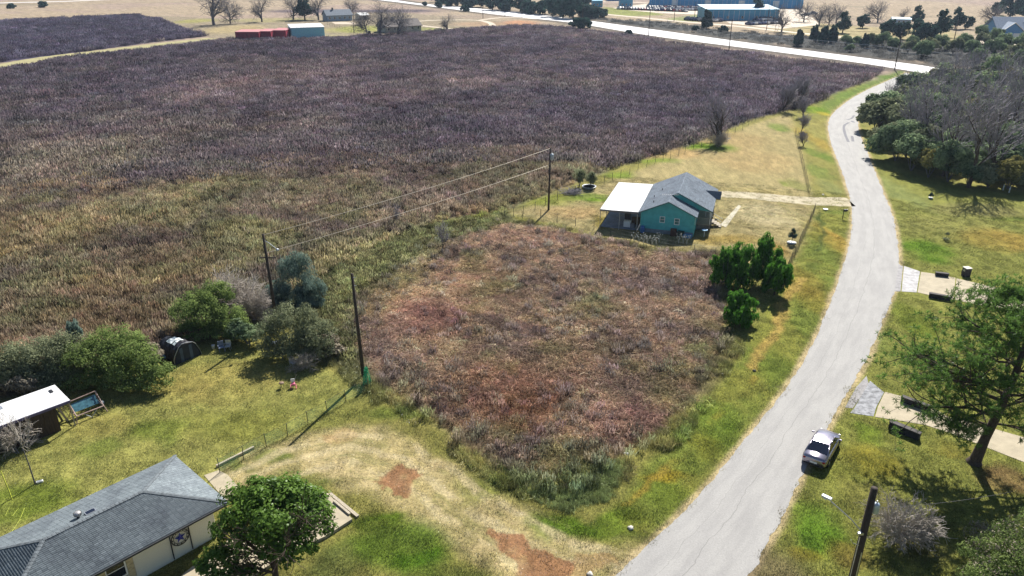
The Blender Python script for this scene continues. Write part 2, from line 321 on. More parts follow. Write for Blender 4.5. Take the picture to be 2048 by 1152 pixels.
def ground_color(x, y, fine=True):
    n = len(x); wx = x+(fbm(x, y, 2.5, 3)-.5)*1.8; wy = y+(fbm(x, y, 2.5, 9)-.5)*1.8
    dist = np.sqrt(x*x+y*y); amp = np.clip(dist/110, .6, 3)
    wx2 = x+(fbm(x, y, 9*1.0, 23)-.5)*9*amp; wy2 = y+(fbm(x, y, 9.0, 29)-.5)*14*amp
    def put(c, m): 
        nonlocal C
        C = C*(1-m[:, None])+np.array(c)*m[:, None]
    # far farmland
    C = col_arr((184, 166, 144), n); f = fbm(x, y, 90, 5); put(alb((178, 158, 146)), sstep(.45, .6, f)); put(alb((150, 140, 120)), .6*sstep(.6, .75, fbm(x, y*2.5, 60, 8)))
    # land between highway and the right-hand woods, general grass
    near = (y < 300); g = fbm(x, y, 7, 31)
    grass = col_arr((140, 142, 74), n)*(1-g[:, None])+col_arr((166, 156, 92), n)*g[:, None]
    m = np.clip(sstep(-6, 6, 215-y+x*0)+sstep(-1, 1, sdf(x, y, YARD)), 0, 1)
    C = C*(1-m[:, None])+grass*m[:, None]
    # scrub strip beyond the highway
    scr = PX([(1150, 36), (1215, 38), (1330, 44), (1470, 62), (1600, 72), (1740, 80), (2048, 95), (2400, 110), (2400, 185), (2048, 152), (1830, 128), (1500, 85), (1300, 57), (1150, 37)])
    put(alb((92, 92, 92)), sstep(-2, 3, sdf(wx2, wy2, scr)))
    put(alb((186, 172, 130)), .9*sstep(-3, 3, sdf(x, y, PX([(1555, 40), (1700, 52), (1900, 60), (1960, 90), (1740, 80), (1600, 72), (1540, 62)]))))
    put(alb((150, 158, 84)), .9*sstep(-3, 3, sdf(x, y, PX([(1210, 14), (1300, 22), (1330, 30), (1240, 33), (1200, 26)]))))
    put(alb((150, 158, 104)), .9*sstep(-3, 3, sdf(x, y, PX([(1330, 38), (1400, 28), (1412, 42), (1360, 45)]))))
    put(alb((160, 148, 126)), .8*sstep(0, 3, sdf(x, y, FARM)))
    a, b = near_hwy(x, y); put(alb((104, 98, 92)), .85*sstep(11, 3, np.minimum(a, b))*(y > 150))
    # yard, lawns
    yd = sdf(x, y, YARD); put(alb((178, 164, 118)), sstep(-1, 1, yd))
    ll = sdf(wx, wy, LAWN_L); put(alb((164, 162, 92)), sstep(-.6, .6, ll))
    rr = sdf(x, y, RLAWN); put(alb((140, 144, 72)), sstep(-.5, .5, rr)*.8)
    # tall dead weed fields
    fm = sstep(-1, 1.5, sdf(wx, wy, FIELD)); fc = col_arr((96, 84, 98), n)
    f1 = fbm(x, y, 26, 41); f2 = fbm(x, y, 8, 47); f3 = fbm(x, y, 11, 53)
    def putf(c, m):
        nonlocal fc
        fc = fc*(1-m[:, None])+np.array(c)*m[:, None]
    nearf = sstep(190, 80, y)
    putf(alb((120, 108, 90)), nearf*.7); putf(alb((138, 118, 92)), .7*sstep(.48, .62, f1)*(.35+.65*nearf)); putf(alb((98, 102, 76)), .8*sstep(.5, .66, f3)*nearf); putf(alb((78, 68, 84)), .65*sstep(.5, .64, f2))
    for bx, by, rx, ry, c, s in BLOBS_FIELD:
        d = np.sqrt(((wx2-bx)/rx)**2+((wy2-by)/ry)**2); putf(c, s*.7*sstep(1.25, .45, d)*(.55+.45*sstep(.35, .6, f2)))
    C = C*(1-fm[:, None])+fc*fm[:, None]
    f2m = sstep(-1.5, 1.5, sdf(wx, wy, FIELD2)); C = C*(1-f2m[:, None])+(col_arr((80, 74, 100), n)*(0.85+.4*f1[:, None]))*f2m[:, None]
    # front lot of matted dead brush
    lm = sstep(-.9, .9, sdf(wx+(f2-.5)*3, wy+(f3-.5)*3, LOT)); lc = col_arr((138, 118, 104), n)
    l1 = fbm(x, y, 5, 61); l2 = fbm(x, y, 3, 67)
    def putl(c, m):
        nonlocal lc
        lc = lc*(1-m[:, None])+np.array(c)*m[:, None]
    putl(alb((112, 96, 96)), .8*sstep(.5, .62, l1)); putl(alb((162, 142, 116)), .7*sstep(.52, .66, l2)); putl(alb((116, 116, 74)), .6*sstep(.58, .7, fbm(x, y, 4, 71)))
    for bx, by, rx, ry, c, s in BLOBS_LOT:
        d = np.sqrt(((wx+(l2-.5)*3-bx)/rx)**2+((wy+(l1-.5)*3-by)/ry)**2); putl(c, s*.6*sstep(1.3, .4, d))
    C = C*(1-lm[:, None])+lc*lm[:, None]
    gp = PX([(560, 530), (700, 500), (860, 455), (1010, 425), (1010, 450), (860, 500), (760, 570), (705, 640), (730, 760), (700, 745), (640, 700), (560, 620)]); put(alb((134, 130, 96)), .9*sstep(-1, 1, sdf(wx2, wy, gp)))
    put(alb((112, 136, 58)), .85*sstep(-1.5, 1.5, sdf(wx, wy, PX([(1640, 205), (1700, 178), (1770, 150), (1800, 141), (1815, 145), (1790, 160), (1700, 200), (1660, 222), (1630, 225)]))))
    vg = PX([(1240, 1085), (1215, 1020), (1290, 925), (1410, 790), (1480, 690), (1580, 545), (1640, 420), (1700, 420), (1684, 540), (1618, 702), (1475, 897), (1310, 1080)]); put(alb((128, 144, 62)), .8*sstep(-.5, 1, sdf(wx, wy, vg))); put(alb((158, 150, 74)), .5*sstep(-.3, 1, sdf(wx, wy, vg))*sstep(.48, .62, l1))
    # bare dirt drive
    dm = sstep(-.7, 1.0, sdf(wx, wy, DIRT)); put(alb((186, 170, 122)), dm); put(alb((198, 180, 136)), dm*.8*sstep(.45, .6, fbm(x+y*.5, y*2.2, 3, 77))); put(alb((150, 142, 92)), dm*.55*sstep(.52, .66, fbm(x, y, 1.6, 79)))
    off = 1-.9*np.maximum(lm, fm)
    for bx, by, rx, ry, c, s in BLOBS_ALL:
        d = np.sqrt(((wx+(l1-.5)*2-bx)/rx)**2+((wy+(l2-.5)*2-by)/ry)**2); put(c, s*sstep(1.25, .5, d)*off*(.75+.25*sstep(.4, .6, l2)))
    # green ditch grass
    put(alb((116, 130, 74)), .9*sstep(-.6, .8, sdf(wx, wy, TALLGREEN)))
    # ochre ditch line and mown streaks along the verge
    off2 = 1-lm
    put(alb((196, 168, 96)), off2*.9*sstep(.25, .5, l1)*sstep(.9, .2, lined(wx+(l2-.5)*1.2, wy, PX([(1500, 730), (1545, 660), (1580, 600), (1600, 560)]))))
    put(alb((172, 148, 66)), off2*.75*sstep(.3, .6, l2)*sstep(.5, .12, lined(wx, wy, PX([(1250, 1010), (1330, 940), (1420, 850), (1500, 750)]))))
    put(alb((70, 92, 48)), off2*.7*sstep(.5, .1, lined(wx, wy, PX([(1638, 425), (1645, 470), (1638, 500)]))))
    # worn shoulder beside the road
    rd = -sdf(x, y, ROAD_POLY); put(alb((204, 184, 146)), .9*sstep(.5+.4*0, .05, rd-(l2-.35)*.5)*(y < 260))
    for k_, off_ in enumerate(((450, 975, 560, 925, 690, 895, 800, 915, 880, 975, 1000, 1065, 1130, 1120, 1250, 1130), (450, 955, 560, 900, 690, 870, 815, 885, 910, 945, 1040, 1035, 1160, 1092, 1280, 1100), (520, 985, 620, 945, 700, 925, 770, 945, 850, 1000, 960, 1090, 1080, 1150))):
        lp = PX(list(zip(off_[::2], off_[1::2]))); dl = lined(wx*.6+x*.4, wy*.6+y*.4, lp); put(alb((208, 192, 152)), .75*sstep(.55, .15, dl)*sstep(.3, .55, fbm(x, y, 1.3, 121))); put(alb((142, 140, 92)), .5*sstep(.25, .0, np.abs(dl-1.0))*sstep(.4, .6, fbm(x, y, 1.6, 123)))
    # red clay
    for poly, k in (([(737, 968), (775, 948), (800, 930), (812, 940), (842, 945), (820, 958), (800, 980), (780, 980), (755, 966)], 0), ([(975, 1062), (1000, 1070), (1035, 1072), (1060, 1092), (1120, 1108), (1150, 1125), (1145, 1160), (1060, 1165), (1020, 1120), (990, 1098)], 0), ([(640, 868), (700, 862), (710, 880), (660, 884)], 1), ([(1150, 1110), (1230, 1105), (1240, 1120), (1180, 1160), (1150, 1150)], 1)):
        mm = sstep(-.12, .12, sdf(wx+(l2-.5)*1.0, wy+(fbm(x, y, .8, 90)-.5)*1.3, PX(poly))+(fbm(x, y, .7, 97)-.5)*.5)
        put(alb((160, 116, 86)) if k == 0 else alb((184, 146, 104)), mm*(.55+.4*sstep(.3, .5, l2))*(.95 if k == 0 else .5))
    # bare leaf litter under the bare shrub and pine
    put(alb((140, 124, 100)), .7*sstep(1.3, .5, np.sqrt(((x-14.6)/3.0)**2+((y-32.5)/3.2)**2)))
    if fine:
        q = fbm(x, y, .55, 101, 2); q2 = fbm(x, y, 1.7, 103, 3)
        C = C*(0.74+.52*q[:, None])*(0.84+.32*q2[:, None])
    return np.clip(C, .004, .85)

# ---------------------------------------------------------------- ground sheet
def ground_mat():
    m, t = new_mat('ground_soil_and_turf')
    a = N(t, 'ShaderNodeAttribute', attribute_name='Col'); geo = N(t, 'ShaderNodeNewGeometry')
    n1 = N(t, 'ShaderNodeTexNoise', Scale=4.5, Detail=8.0, Roughness=0.8); L(t, geo.outputs['Position'], n1.inputs['Vector'])
    mp = N(t, 'ShaderNodeMapping'); mp.inputs['Scale'].default_value = (1.0, 0.35, 1); L(t, geo.outputs['Position'], mp.inputs[0])
    n2 = N(t, 'ShaderNodeTexNoise', Scale=0.8, Detail=6.0, Roughness=0.7); L(t, mp.outputs[0], n2.inputs['Vector'])
    r1 = ramp(t, n1.outputs['Fac'], [(0.33, (.42, .43, .4)), (0.5, (1, 1, 1)), (0.66, (1.5, 1.46, 1.36))])
    r2 = ramp(t, n2.outputs['Fac'], [(0.35, (.82, .84, .8)), (0.65, (1.15, 1.13, 1.1))])
    c = mixrgb(t, 1.0, a.outputs['Color'], r1, 'MULTIPLY'); c = mixrgb(t, 1.0, c, r2, 'MULTIPLY')
    b = N(t, 'ShaderNodeBsdfPrincipled', Roughness=0.95); b.inputs['Specular IOR Level'].default_value = 0.05; L(t, c, b.inputs['Base Color'])
    bp = N(t, 'ShaderNodeBump', Strength=0.8, Distance=0.08); L(t, n1.outputs['Fac'], bp.inputs['Height']); L(t, bp.outputs[0], b.inputs['Normal'])
    o = N(t, 'ShaderNodeOutputMaterial'); L(t, b.outputs[0], o.inputs[0]); return m
def build_ground():
    th = np.radians(np.concatenate([np.arange(-180, -50, 5), np.arange(-50, 50, 0.16), np.arange(50, 180, 5)]))
    rr = [2.0, 8.0, 16.0, 22.0]
    while rr[-1] < 7000: rr.append(rr[-1]*(1.0045 if rr[-1] < 120 else 1.011 if rr[-1] < 800 else 1.08))
    rr = np.array(rr); nt_, nr = len(th), len(rr)
    X = (rr[:, None]*np.sin(th)[None]).ravel(); Y = (rr[:, None]*np.cos(th)[None]).ravel()
    C = np.concatenate([ground_color(X[i:i+100000], Y[i:i+100000]) for i in range(0, len(X), 100000)])
    i = np.arange(nr-1)[:, None]*nt_; j = np.arange(nt_)[None]; j2 = (j+1) % nt_
    F = np.stack([i+j, i+j2, i+nt_+j2, i+nt_+j], -1).reshape(-1, 4)[:, ::-1]
    V = np.stack([X, Y, np.zeros_like(X)], 1)
    V = np.concatenate([V, [[0, 0, 0]]]); C = np.concatenate([C, C[:1]])
    me = np_mesh('ground', V, F, ground_mat(), {'Col': ('FLOAT_COLOR', np.concatenate([C, np.ones((len(C), 1))], 1))})
    o = np_obj('ground', me); tag(o, 'flat ground of turf, weeds and ploughed soil reaching the horizon', kind='structure')
build_ground()

# ---------------------------------------------------------------- roads
def ribbon(name, A, B, z, m, across=6, uvscale=1.0):
    n = len(A); V = []; 
    for k in range(n):
        for j in range(across+1):
            t = j/across; V.append((A[k][0]*(1-t)+B[k][0]*t, A[k][1]*(1-t)+B[k][1]*t, z))
    V = np.array(V); i = np.arange(n-1)[:, None]*(across+1); j = np.arange(across)[None]
    F = np.stack([i+j, i+j+1, i+j+across+2, i+j+across+1], -1).reshape(-1, 4)
    u = np.tile(np.arange(across+1)/across, n); d = np.concatenate([[0], np.cumsum([math.dist(A[k], A[k+1]) for k in range(n-1)])])
    me = np_mesh(name, V, F, m, {'acr': ('FLOAT', u), 'alo': ('FLOAT', np.repeat(d, across+1))})
    return np_obj(name, me)
def road_mat(name, base, tracks=0.12, crack=True, edge=True):
    m, t = new_mat(name); geo = N(t, 'ShaderNodeNewGeometry'); u = N(t, 'ShaderNodeAttribute', attribute_name='acr'); al = N(t, 'ShaderNodeAttribute', attribute_name='alo')
    n1 = N(t, 'ShaderNodeTexNoise', Scale=0.5, Detail=8.0, Roughness=0.6); L(t, geo.outputs['Position'], n1.inputs['Vector'])
    n2 = N(t, 'ShaderNodeTexNoise', Scale=9.0, Detail=5.0, Roughness=0.7); L(t, geo.outputs['Position'], n2.inputs['Vector'])
    c = ramp(t, n1.outputs['Fac'], [(0.3, tuple(v*.95 for v in base)), (0.7, tuple(v*1.03 for v in base))])
    c = mixrgb(t, 1.0, c, ramp(t, n2.outputs['Fac'], [(0.3, (.84, .84, .85)), (0.7, (1.1, 1.1, 1.1))]), 'MULTIPLY')
    # wheel paths, slightly polished and darker, with wandering edges; coordinates (across, along)
    cb = N(t, 'ShaderNodeCombineXYZ'); L(t, u.outputs['Fac'], cb.inputs[0]); ml = N(t, 'ShaderNodeMath', operation='MULTIPLY'); ml.inputs[1].default_value = 0.03; L(t, al.outputs['Fac'], ml.inputs[0]); L(t, ml.outputs[0], cb.inputs[1])
    n3 = N(t, 'ShaderNodeTexNoise', Scale=6.0, Detail=5.0, Roughness=0.6); L(t, cb.outputs[0], n3.inputs['Vector'])
    c = mixrgb(t, 1.0, c, ramp(t, n3.outputs['Fac'], [(0.38, (1-tracks, 1-tracks, 1-tracks)), (0.6, (1.04, 1.04, 1.03))]), 'MULTIPLY')
    if crack:
        n4 = N(t, 'ShaderNodeTexNoise', Scale=0.35, Detail=3.0); L(t, geo.outputs['Position'], n4.inputs['Vector'])
        md = N(t, 'ShaderNodeMath', operation='MULTIPLY_ADD'); L(t, n4.outputs['Fac'], md.inputs[0]); md.inputs[1].default_value = 0.12; L(t, u.outputs['Fac'], md.inputs[2])
        for pos, wd in ((0.56, 0.004), (0.36, 0.002)):
            sb = N(t, 'ShaderNodeMath', operation='SUBTRACT'); L(t, md.outputs[0], sb.inputs[0]); sb.inputs[1].default_value = pos
            ab = N(t, 'ShaderNodeMath', operation='ABSOLUTE'); L(t, sb.outputs[0], ab.inputs[0])
            lt = N(t, 'ShaderNodeMath', operation='LESS_THAN'); L(t, ab.outputs[0], lt.inputs[0]); lt.inputs[1].default_value = wd
            mu = N(t, 'ShaderNodeMath', operation='MULTIPLY'); L(t, lt.outputs[0], mu.inputs[0]); mu.inputs[1].default_value = 0.5
            c = mixrgb(t, mu.outputs[0], c, tuple(v*.45 for v in base))
    b = N(t, 'ShaderNodeBsdfPrincipled', Roughness=0.8); b.inputs['Specular IOR Level'].default_value = 0.25; L(t, c, b.inputs['Base Color'])
    bp = N(t, 'ShaderNodeBump', Strength=0.4, Distance=0.01); L(t, n2.outputs['Fac'], bp.inputs['Height']); L(t, bp.outputs[0], b.inputs['Normal'])
    o = N(t, 'ShaderNodeOutputMaterial'); L(t, b.outputs[0], o.inputs[0]); return m
M['road'] = road_mat('worn_road_surface', alb((188, 186, 183)), .1)
M['hwy'] = road_mat('highway_concrete', alb((252, 250, 250), 1.45), 0.05, False)
def jag(line, amp, sgn):
    out = []
    for k, (x, y) in enumerate(line):
        j = (float(fbm(np.array([x]), np.array([y]), 1.1, 5)[0])-.5)*amp; out.append((x+j*sgn, y+j*.3))
    return out
def densify(line, step):
    o = []
    for a, b in zip(line[:-1], line[1:]):
        n = max(1, int(math.dist(a, b)/step)); o += [(a[0]+(b[0]-a[0])*k/n, a[1]+(b[1]-a[1])*k/n) for k in range(n)]
    return o+[line[-1]]
def resample(line, n):
    d = np.concatenate([[0], np.cumsum([math.dist(line[k], line[k+1]) for k in range(len(line)-1)])]); s = np.linspace(0, d[-1], n); a = np.array(line)
    return list(zip(np.interp(s, d, a[:, 0]), np.interp(s, d, a[:, 1])))
RL = []; RR = []
for k in range(len(ROAD_L)-1):           # both edges have the same number of knots
    for q in range(5):
        t_ = q/5; RL.append((ROAD_L[k][0]*(1-t_)+ROAD_L[k+1][0]*t_, ROAD_L[k][1]*(1-t_)+ROAD_L[k+1][1]*t_)); RR.append((ROAD_R[k][0]*(1-t_)+ROAD_R[k+1][0]*t_, ROAD_R[k][1]*(1-t_)+ROAD_R[k+1][1]*t_))
tag(ribbon('country_road', jag(RL, .5, 1), jag(RR, .5, -1), 0.012, M['road']), 'pale worn two-lane country road curving up to the highway', kind='structure')
tag(ribbon('highway', HWY_N, HWY_F, 0.02, M['hwy']), 'bright concrete highway crossing beyond the weed field', kind='structure')
M['drive'] = road_mat('packed_gravel', alb((216, 202, 168)), 0.1, False)
M['pale_track'] = road_mat('pale_track', alb((226, 208, 184)), 0.05, False)
M['asphalt_patch'] = mat('asphalt_patch', (0.16, 0.16, 0.18), 0.85, var=.25, scale=3, bump=.3)
def strip(name, pts, wd, z, m, label, n=40):
    c = smooth_line(PX(pts), n); A = []; B = []
    for k in range(len(c)):
        a = Vector(c[max(0, k-1)]); b = Vector(c[min(len(c)-1, k+1)]); d = (b-a).normalized(); nn = Vector((-d.y, d.x)); w_ = wd/2 if not isinstance(wd, tuple) else (wd[0]+(wd[1]-wd[0])*k/(len(c)-1))/2
        w_ *= 1+.16*(rnd.random()-.5); A.append(tuple(Vector(c[k])+nn*w_)); B.append(tuple(Vector(c[k])-nn*w_))
    return tag(ribbon(name, A, B, z, m, 4), label, kind='structure')
strip('gravel_driveway', [(1440, 388), (1500, 391), (1560, 397), (1620, 402), (1702, 404)], (3.2, 4.2), 0.012, M['drive'], 'gravel driveway leading from the road to the green house')
strip('farm_track', [(800, 48), (842, 42), (900, 40), (960, 41), (985, 50), (960, 58), (900, 57), (830, 50)], 3.5, 0.02, M['pale_track'], 'pale looping farm track beside the long brown house')
strip('farm_lane', [(960, 40), (1010, 35), (1075, 38)], 3.5, 0.024, M['pale_track'], 'short pale lane joining the loop to the highway')
strip('far_road', [(-200, 14), (0, 6), (120, 3), (250, -2), (500, -10)], 7, 0.02, M['hwy'], 'far pale road along the top left corner')
strip('frontage_road', [(1205, 28), (1290, 36), (1340, 41), (1480, 53), (1560, 62), (1680, 74), (1760, 80)], 5, 0.02, M['pale_track'], 'pale frontage road between scrub and car park')
strip('hedge_road', [(1010, 6), (1120, 3), (1230, 3), (1330, 8)], 6, 0.02, M['pale_track'], 'thin pale lane behind the evergreen row')
strip('grass_track', [(-300, 172), (0, 132), (100, 115), (230, 100), (330, 88), (430, 77)], (8, 10), 0.01, mat('mown_track_grass', alb((188, 180, 130)), .95, var=.2, scale=.3, bump=.5), 'mown grass track between the two dark weed fields')
def slab(name, px, z0, z1, m, label, parent=None, kind='structure', warp=0):
    p = [G(a, b)[:2] for a, b in px]; o = MB().prism(p, z0, z1).build(name, m, parent)
    return tag(o, label, kind=kind)
lotp = PX([(1225, 16), (1290, 8), (1600, 12), (1640, 50), (1560, 58), (1460, 47), (1430, 30), (1330, 27), (1250, 20)])
tag(MB().prism(lotp, -0.5, 0.03).build('parking_lot', M['pale_track']), 'pale concrete car park round the blue warehouse', kind='structure')
# dark tar patches on the curve
for pts, wd in (([(1698, 245), (1688, 252), (1690, 268), (1697, 284)], .5), ([(1708, 231), (1703, 237), (1694, 240)], .45), ([(1703, 242), (1708, 245)], .6), ([(1704, 272), (1706, 283)], .5)):
    strip('tar_patch', pts, wd, 0.018, M['asphalt_patch'], 'dark crack-seal tar patch on the road curve', 10)
# driveways on the right
slab('driveway_apron', [(1797, 530), (1806, 532), (1801, 583), (1789, 583)], -.2, .016, mat('old_asphalt', (.3, .29, .29), .9, var=.2, bump=.4), 'narrow grey asphalt lip of the upper right driveway')
slab('driveway_apron', [(1808, 532), (1840, 543), (1833, 585), (1803, 583)], -.2, .02, mat('blue_grey_concrete', alb((214, 212, 212)), .85, var=.25, scale=1.5, bump=.3), 'pale cracked apron panel of the upper right driveway')
slab('concrete_driveway', [(1842, 544), (1878, 549), (1911, 556), (1907, 600), (1870, 593), (1835, 585)], -.2, .024, M['concrete'], 'upper right concrete driveway panel over the culvert')
slab('concrete_driveway', [(1913, 557), (1960, 568), (2060, 590), (2060, 625), (1960, 610), (1909, 600)], -.2, .024, M['concrete'], 'upper right concrete driveway panel nearer the big pine')
slab('driveway_apron', [(1733, 752), (1738, 770), (1705, 817), (1690, 815), (1712, 775)], -.2, .016, mat('grey_asphalt_lip', (.27, .26, .26), .9, var=.2, bump=.4), 'grey asphalt lip where the lower driveway meets the road')
slab('driveway_apron', [(1740, 762), (1768, 785), (1752, 815), (1747, 833), (1700, 826), (1708, 817)], -.2, .02, mat('cracked_asphalt', (.27, .275, .29), .9, var=.35, scale=2.5, bump=.5), 'cracked blue-grey asphalt apron of the lower driveway')
slab('concrete_driveway', [(1770, 784), (1800, 792), (1860, 812), (1898, 835), (1960, 850), (2100, 890), (2100, 945), (1985, 900), (1905, 868), (1850, 850), (1775, 838), (1750, 834), (1756, 813)], -.2, .024, M['concrete'], 'lower concrete driveway running under the big pine')
# left house pads
slab('concrete_pad', [(408, 951), (437, 941), (455, 950), (478, 975), (470, 1000), (455, 1006)], -.2, .03, M['concrete'], 'small concrete pad at the corner of the grey-roofed house')
slab('patio_slab', [(655, 990), (705, 1043), (651, 1078), (585, 1108), (500, 1160), (330, 1240), (240, 1260), (420, 1110), (560, 1020)], -.3, .22, M['concrete'], 'raised concrete patio slab under the broad green tree')

# ---------------------------------------------------------------- branches and leaves
def rot_dir(rng, d, ang):
    u = d.orthogonal().normalized(); v = d.cross(u); t = rng.random()*2*math.pi
    return (d*math.cos(ang)+(u*math.cos(t)+v*math.sin(t))*math.sin(ang)).normalized()
def grow(rng, p, d, Ln, r, dep, P_, segs, tips):
    n = P_['seg'][min(dep, len(P_['seg'])-1)]; md = P_['depth']
    for i in range(n):
        d = (d+Vector((rng.uniform(-1, 1), rng.uniform(-1, 1), rng.uniform(-1, 1)))*P_['wob']+Vector((0, 0, P_['up'])) + P_.get('bias', Vector((0, 0, 0)))).normalized()
        q = p+d*(Ln/n); rb = r*(1-P_['tap']/n); segs.append((p, q, r, rb, dep))
        if dep < md and i >= (P_['first'] if dep == 0 else 0):
            for c in range(P_['kids'][min(dep, len(P_['kids'])-1)]):
                if rng.random() < .9:
                    cd = rot_dir(rng, d, rng.uniform(*P_['ang'])); grow(rng, q, cd, Ln*rng.uniform(*P_['lr']), rb*P_['rr'], dep+1, P_, segs, tips)
        p = q; r = rb
    tips.append((p, d, dep))
def segs_mesh(name, segs, nsides, m, rmin=0.0):
    if not segs: segs = [(Vector((0, 0, 0)), Vector((0, 0, .1)), .01, .01, 0)]
    A = np.array([s[0] for s in segs]); B = np.array([s[1] for s in segs]); ra = np.maximum([s[2] for s in segs], rmin); rb = np.maximum([s[3] for s in segs], rmin)
    d = B-A; d /= np.linalg.norm(d, axis=1)[:, None]+1e-9; ref = np.where(np.abs(d[:, 2:3]) < .9, np.array([[0, 0, 1.]]), np.array([[1., 0, 0]]))
    u = np.cross(d, ref); u /= np.linalg.norm(u, axis=1)[:, None]+1e-9; v = np.cross(d, u); k = nsides; V = []
    for P_, rr_ in ((A, ra), (B, rb)):
        for i in range(k):
            t = 2*math.pi*i/k; V.append(P_+(u*math.cos(t)+v*math.sin(t))*rr_[:, None])
    V = np.stack(V, 1).reshape(-1, 3); base = np.arange(len(segs))[:, None]*2*k; F = []
    for i in range(k): F.append(np.concatenate([base+i, base+(i+1) % k, base+k+(i+1) % k, base+k+i], 1))
    F = np.stack(F, 1).reshape(-1, 4); return np_mesh(name, V, F, m, smooth=True)
def leaf_quads(C, Nn, size, aspect=1.6, rng=R, updir=None):
    """a quad per centre C with normal Nn (noisy), returns V, F"""
    n = len(C); Nn = Nn/(np.linalg.norm(Nn, axis=1)[:, None]+1e-9)
    a = rng.normal(size=(n, 3)) if updir is None else updir
    t = a-(a*Nn).sum(1)[:, None]*Nn; t /= np.linalg.norm(t, axis=1)[:, None]+1e-9; b = np.cross(Nn, t)
    s = size*rng.uniform(.6, 1.35, n); t = t*(s*aspect/2)[:, None]; b = b*(s/2)[:, None]
    V = np.stack([C-t, C+b*.9-t*.1, C+t, C-b*.9-t*.1], 1).reshape(-1, 3); F = np.arange(4*n).reshape(n, 4); return V, F
def crown_cloud(blobs, n, size, aspect=1.6, sub=26, subr=.33, up=.45, droop=None, rng=R, fill=.15, upleaf=False, full=False):
    """blobs: (x,y,z,rx,ry,rz). Leaves sit in sub-clumps over each ellipsoid, some fill inside."""
    vol = np.array([b[3]*b[4]*b[5] for b in blobs])**(2/3); vol = vol/vol.sum(); CC = []; NN = []; VV = []
    for b, wv in zip(blobs, vol):
        nb = int(n*wv)+8; o = np.array(b[:3]); r = np.array(b[3:6]); m = max(5, int(sub))
        dr = rng.normal(size=(m, 3)); dr /= np.linalg.norm(dr, axis=1)[:, None]; dr[:, 2] = dr[:, 2] if full else np.abs(dr[:, 2])*.95-.12
        sc = dr*rng.uniform(.62, .98, (m, 1)); tone = rng.uniform(0, 1, m); k = rng.integers(0, m, nb)
        e = rng.normal(size=(nb, 3)); e /= np.linalg.norm(e, axis=1)[:, None]; rad = rng.uniform(.35, 1.0, (nb, 1))**.6*subr*rng.uniform(.7, 1.25, (m, 1))[k]
        P_ = sc[k]+e*rad; infill = rng.random(nb) < fill; P_[infill] *= rng.uniform(.2, .8, (infill.sum(), 1))
        CC.append(o+P_*r); NN.append(e*.9+dr[k]*.5+np.array([0, 0, up])+rng.normal(size=(nb, 3))*.45); VV.append(np.clip(tone[k]*.5+rng.random(nb)*.5+(e[:, 2])*.12, 0, 1))
    C_ = np.concatenate(CC); N_ = np.concatenate(NN); v = np.concatenate(VV); keep = C_[:, 2] > .03
    C_, N_, v = C_[keep], N_[keep], v[keep]
    ud = None
    if upleaf: ud = np.tile([0, 0, 1.0], (len(C_), 1))+rng.normal(size=(len(C_), 3))*.35; N_ = N_*np.array([1, 1, .25])
    V, F = leaf_quads(C_, N_, size, aspect, rng, ud); return V, F, np.repeat(v, 4)
def crown_mesh(name, blobs, n, size, m, **kw):
    V, F, v = crown_cloud(blobs, n, size, **kw); return np_mesh(name, V, F, m, {'var': ('FLOAT', v)})
def make_tree(name, loc, rz, sc, trunk_me, crown_me, label, cat, group=None, hname='crown'):
    t = empty(name, loc, rz, label, cat, group); t.scale = (sc, sc, sc) if not isinstance(sc, tuple) else sc
    a = np_obj('stems' if ('shrub' in name or 'many-stemmed' in label) else 'trunk', trunk_me, t); 
    if crown_me: np_obj(hname, crown_me, t)
    return t
def bare_pair(seed, H_, P_, r0, m1, m2, split=1, tw=.02, ns=6):
    rng = random.Random(seed); segs = []; tips = []; n0 = P_.get('stems', 1)
    for s_ in range(n0):
        d = Vector((0, 0, 1)) if n0 == 1 else rot_dir(rng, Vector((0, 0, 1)), rng.uniform(*P_.get('stemang', (.15, .5))))
        b0 = Vector((rng.uniform(-.1, .1)*n0*.3, rng.uniform(-.1, .1)*n0*.3, -.05)); n0 > 1 and segs.append((Vector((0, 0, -.05)), b0+Vector((0, 0, .02)), r0*1.5, r0, 0)); grow(rng, b0, d, H_*P_['l0'], r0*(1 if n0 == 1 else rng.uniform(.6, 1)), 0, P_, segs, tips)
    a = [s for s in segs if s[4] <= split]; b = [s for s in segs if s[4] > split]
    return segs_mesh('trunk', a, ns, m1), segs_mesh('branches', b, 3, m2, tw), tips
OAK = dict(seg=[4, 5, 4, 4, 3], depth=4, wob=.16, up=.03, tap=.45, first=0, kids=[2, 2, 1, 1], ang=(.45, 1.1), lr=(.62, .85), rr=.62, l0=.42)
VASE = dict(seg=[5, 5, 3, 2], depth=4, wob=.1, up=.07, tap=.5, first=1, kids=[2, 2, 1, 1], ang=(.3, .7), lr=(.5, .72), rr=.55, l0=.52)
BRUSH = dict(seg=[4, 4, 3], depth=3, wob=.2, up=.02, tap=.5, first=0, kids=[2, 2, 2], ang=(.3, .95), lr=(.5, .75), rr=.6, l0=.55, stems=9, stemang=(.2, .95))
bare_oak = [bare_pair(s, 10, dict(OAK, kids=[2, 2, 1, 1], seg=[4, 5, 3, 3, 2]), .36, M['bark_grey'], M['twig_far'], 1, .028) for s in (3, 8)]
bare_vase = [bare_pair(s, 12, VASE, .26, M['bark'], M['twig_grey'], 1, .03) for s in (1, 5, 9)]
bare_brush = [bare_pair(s, 3.0, BRUSH, .04, M['twig_grey'], M['twig_pale'], 0, .011) for s in (2, 6)]

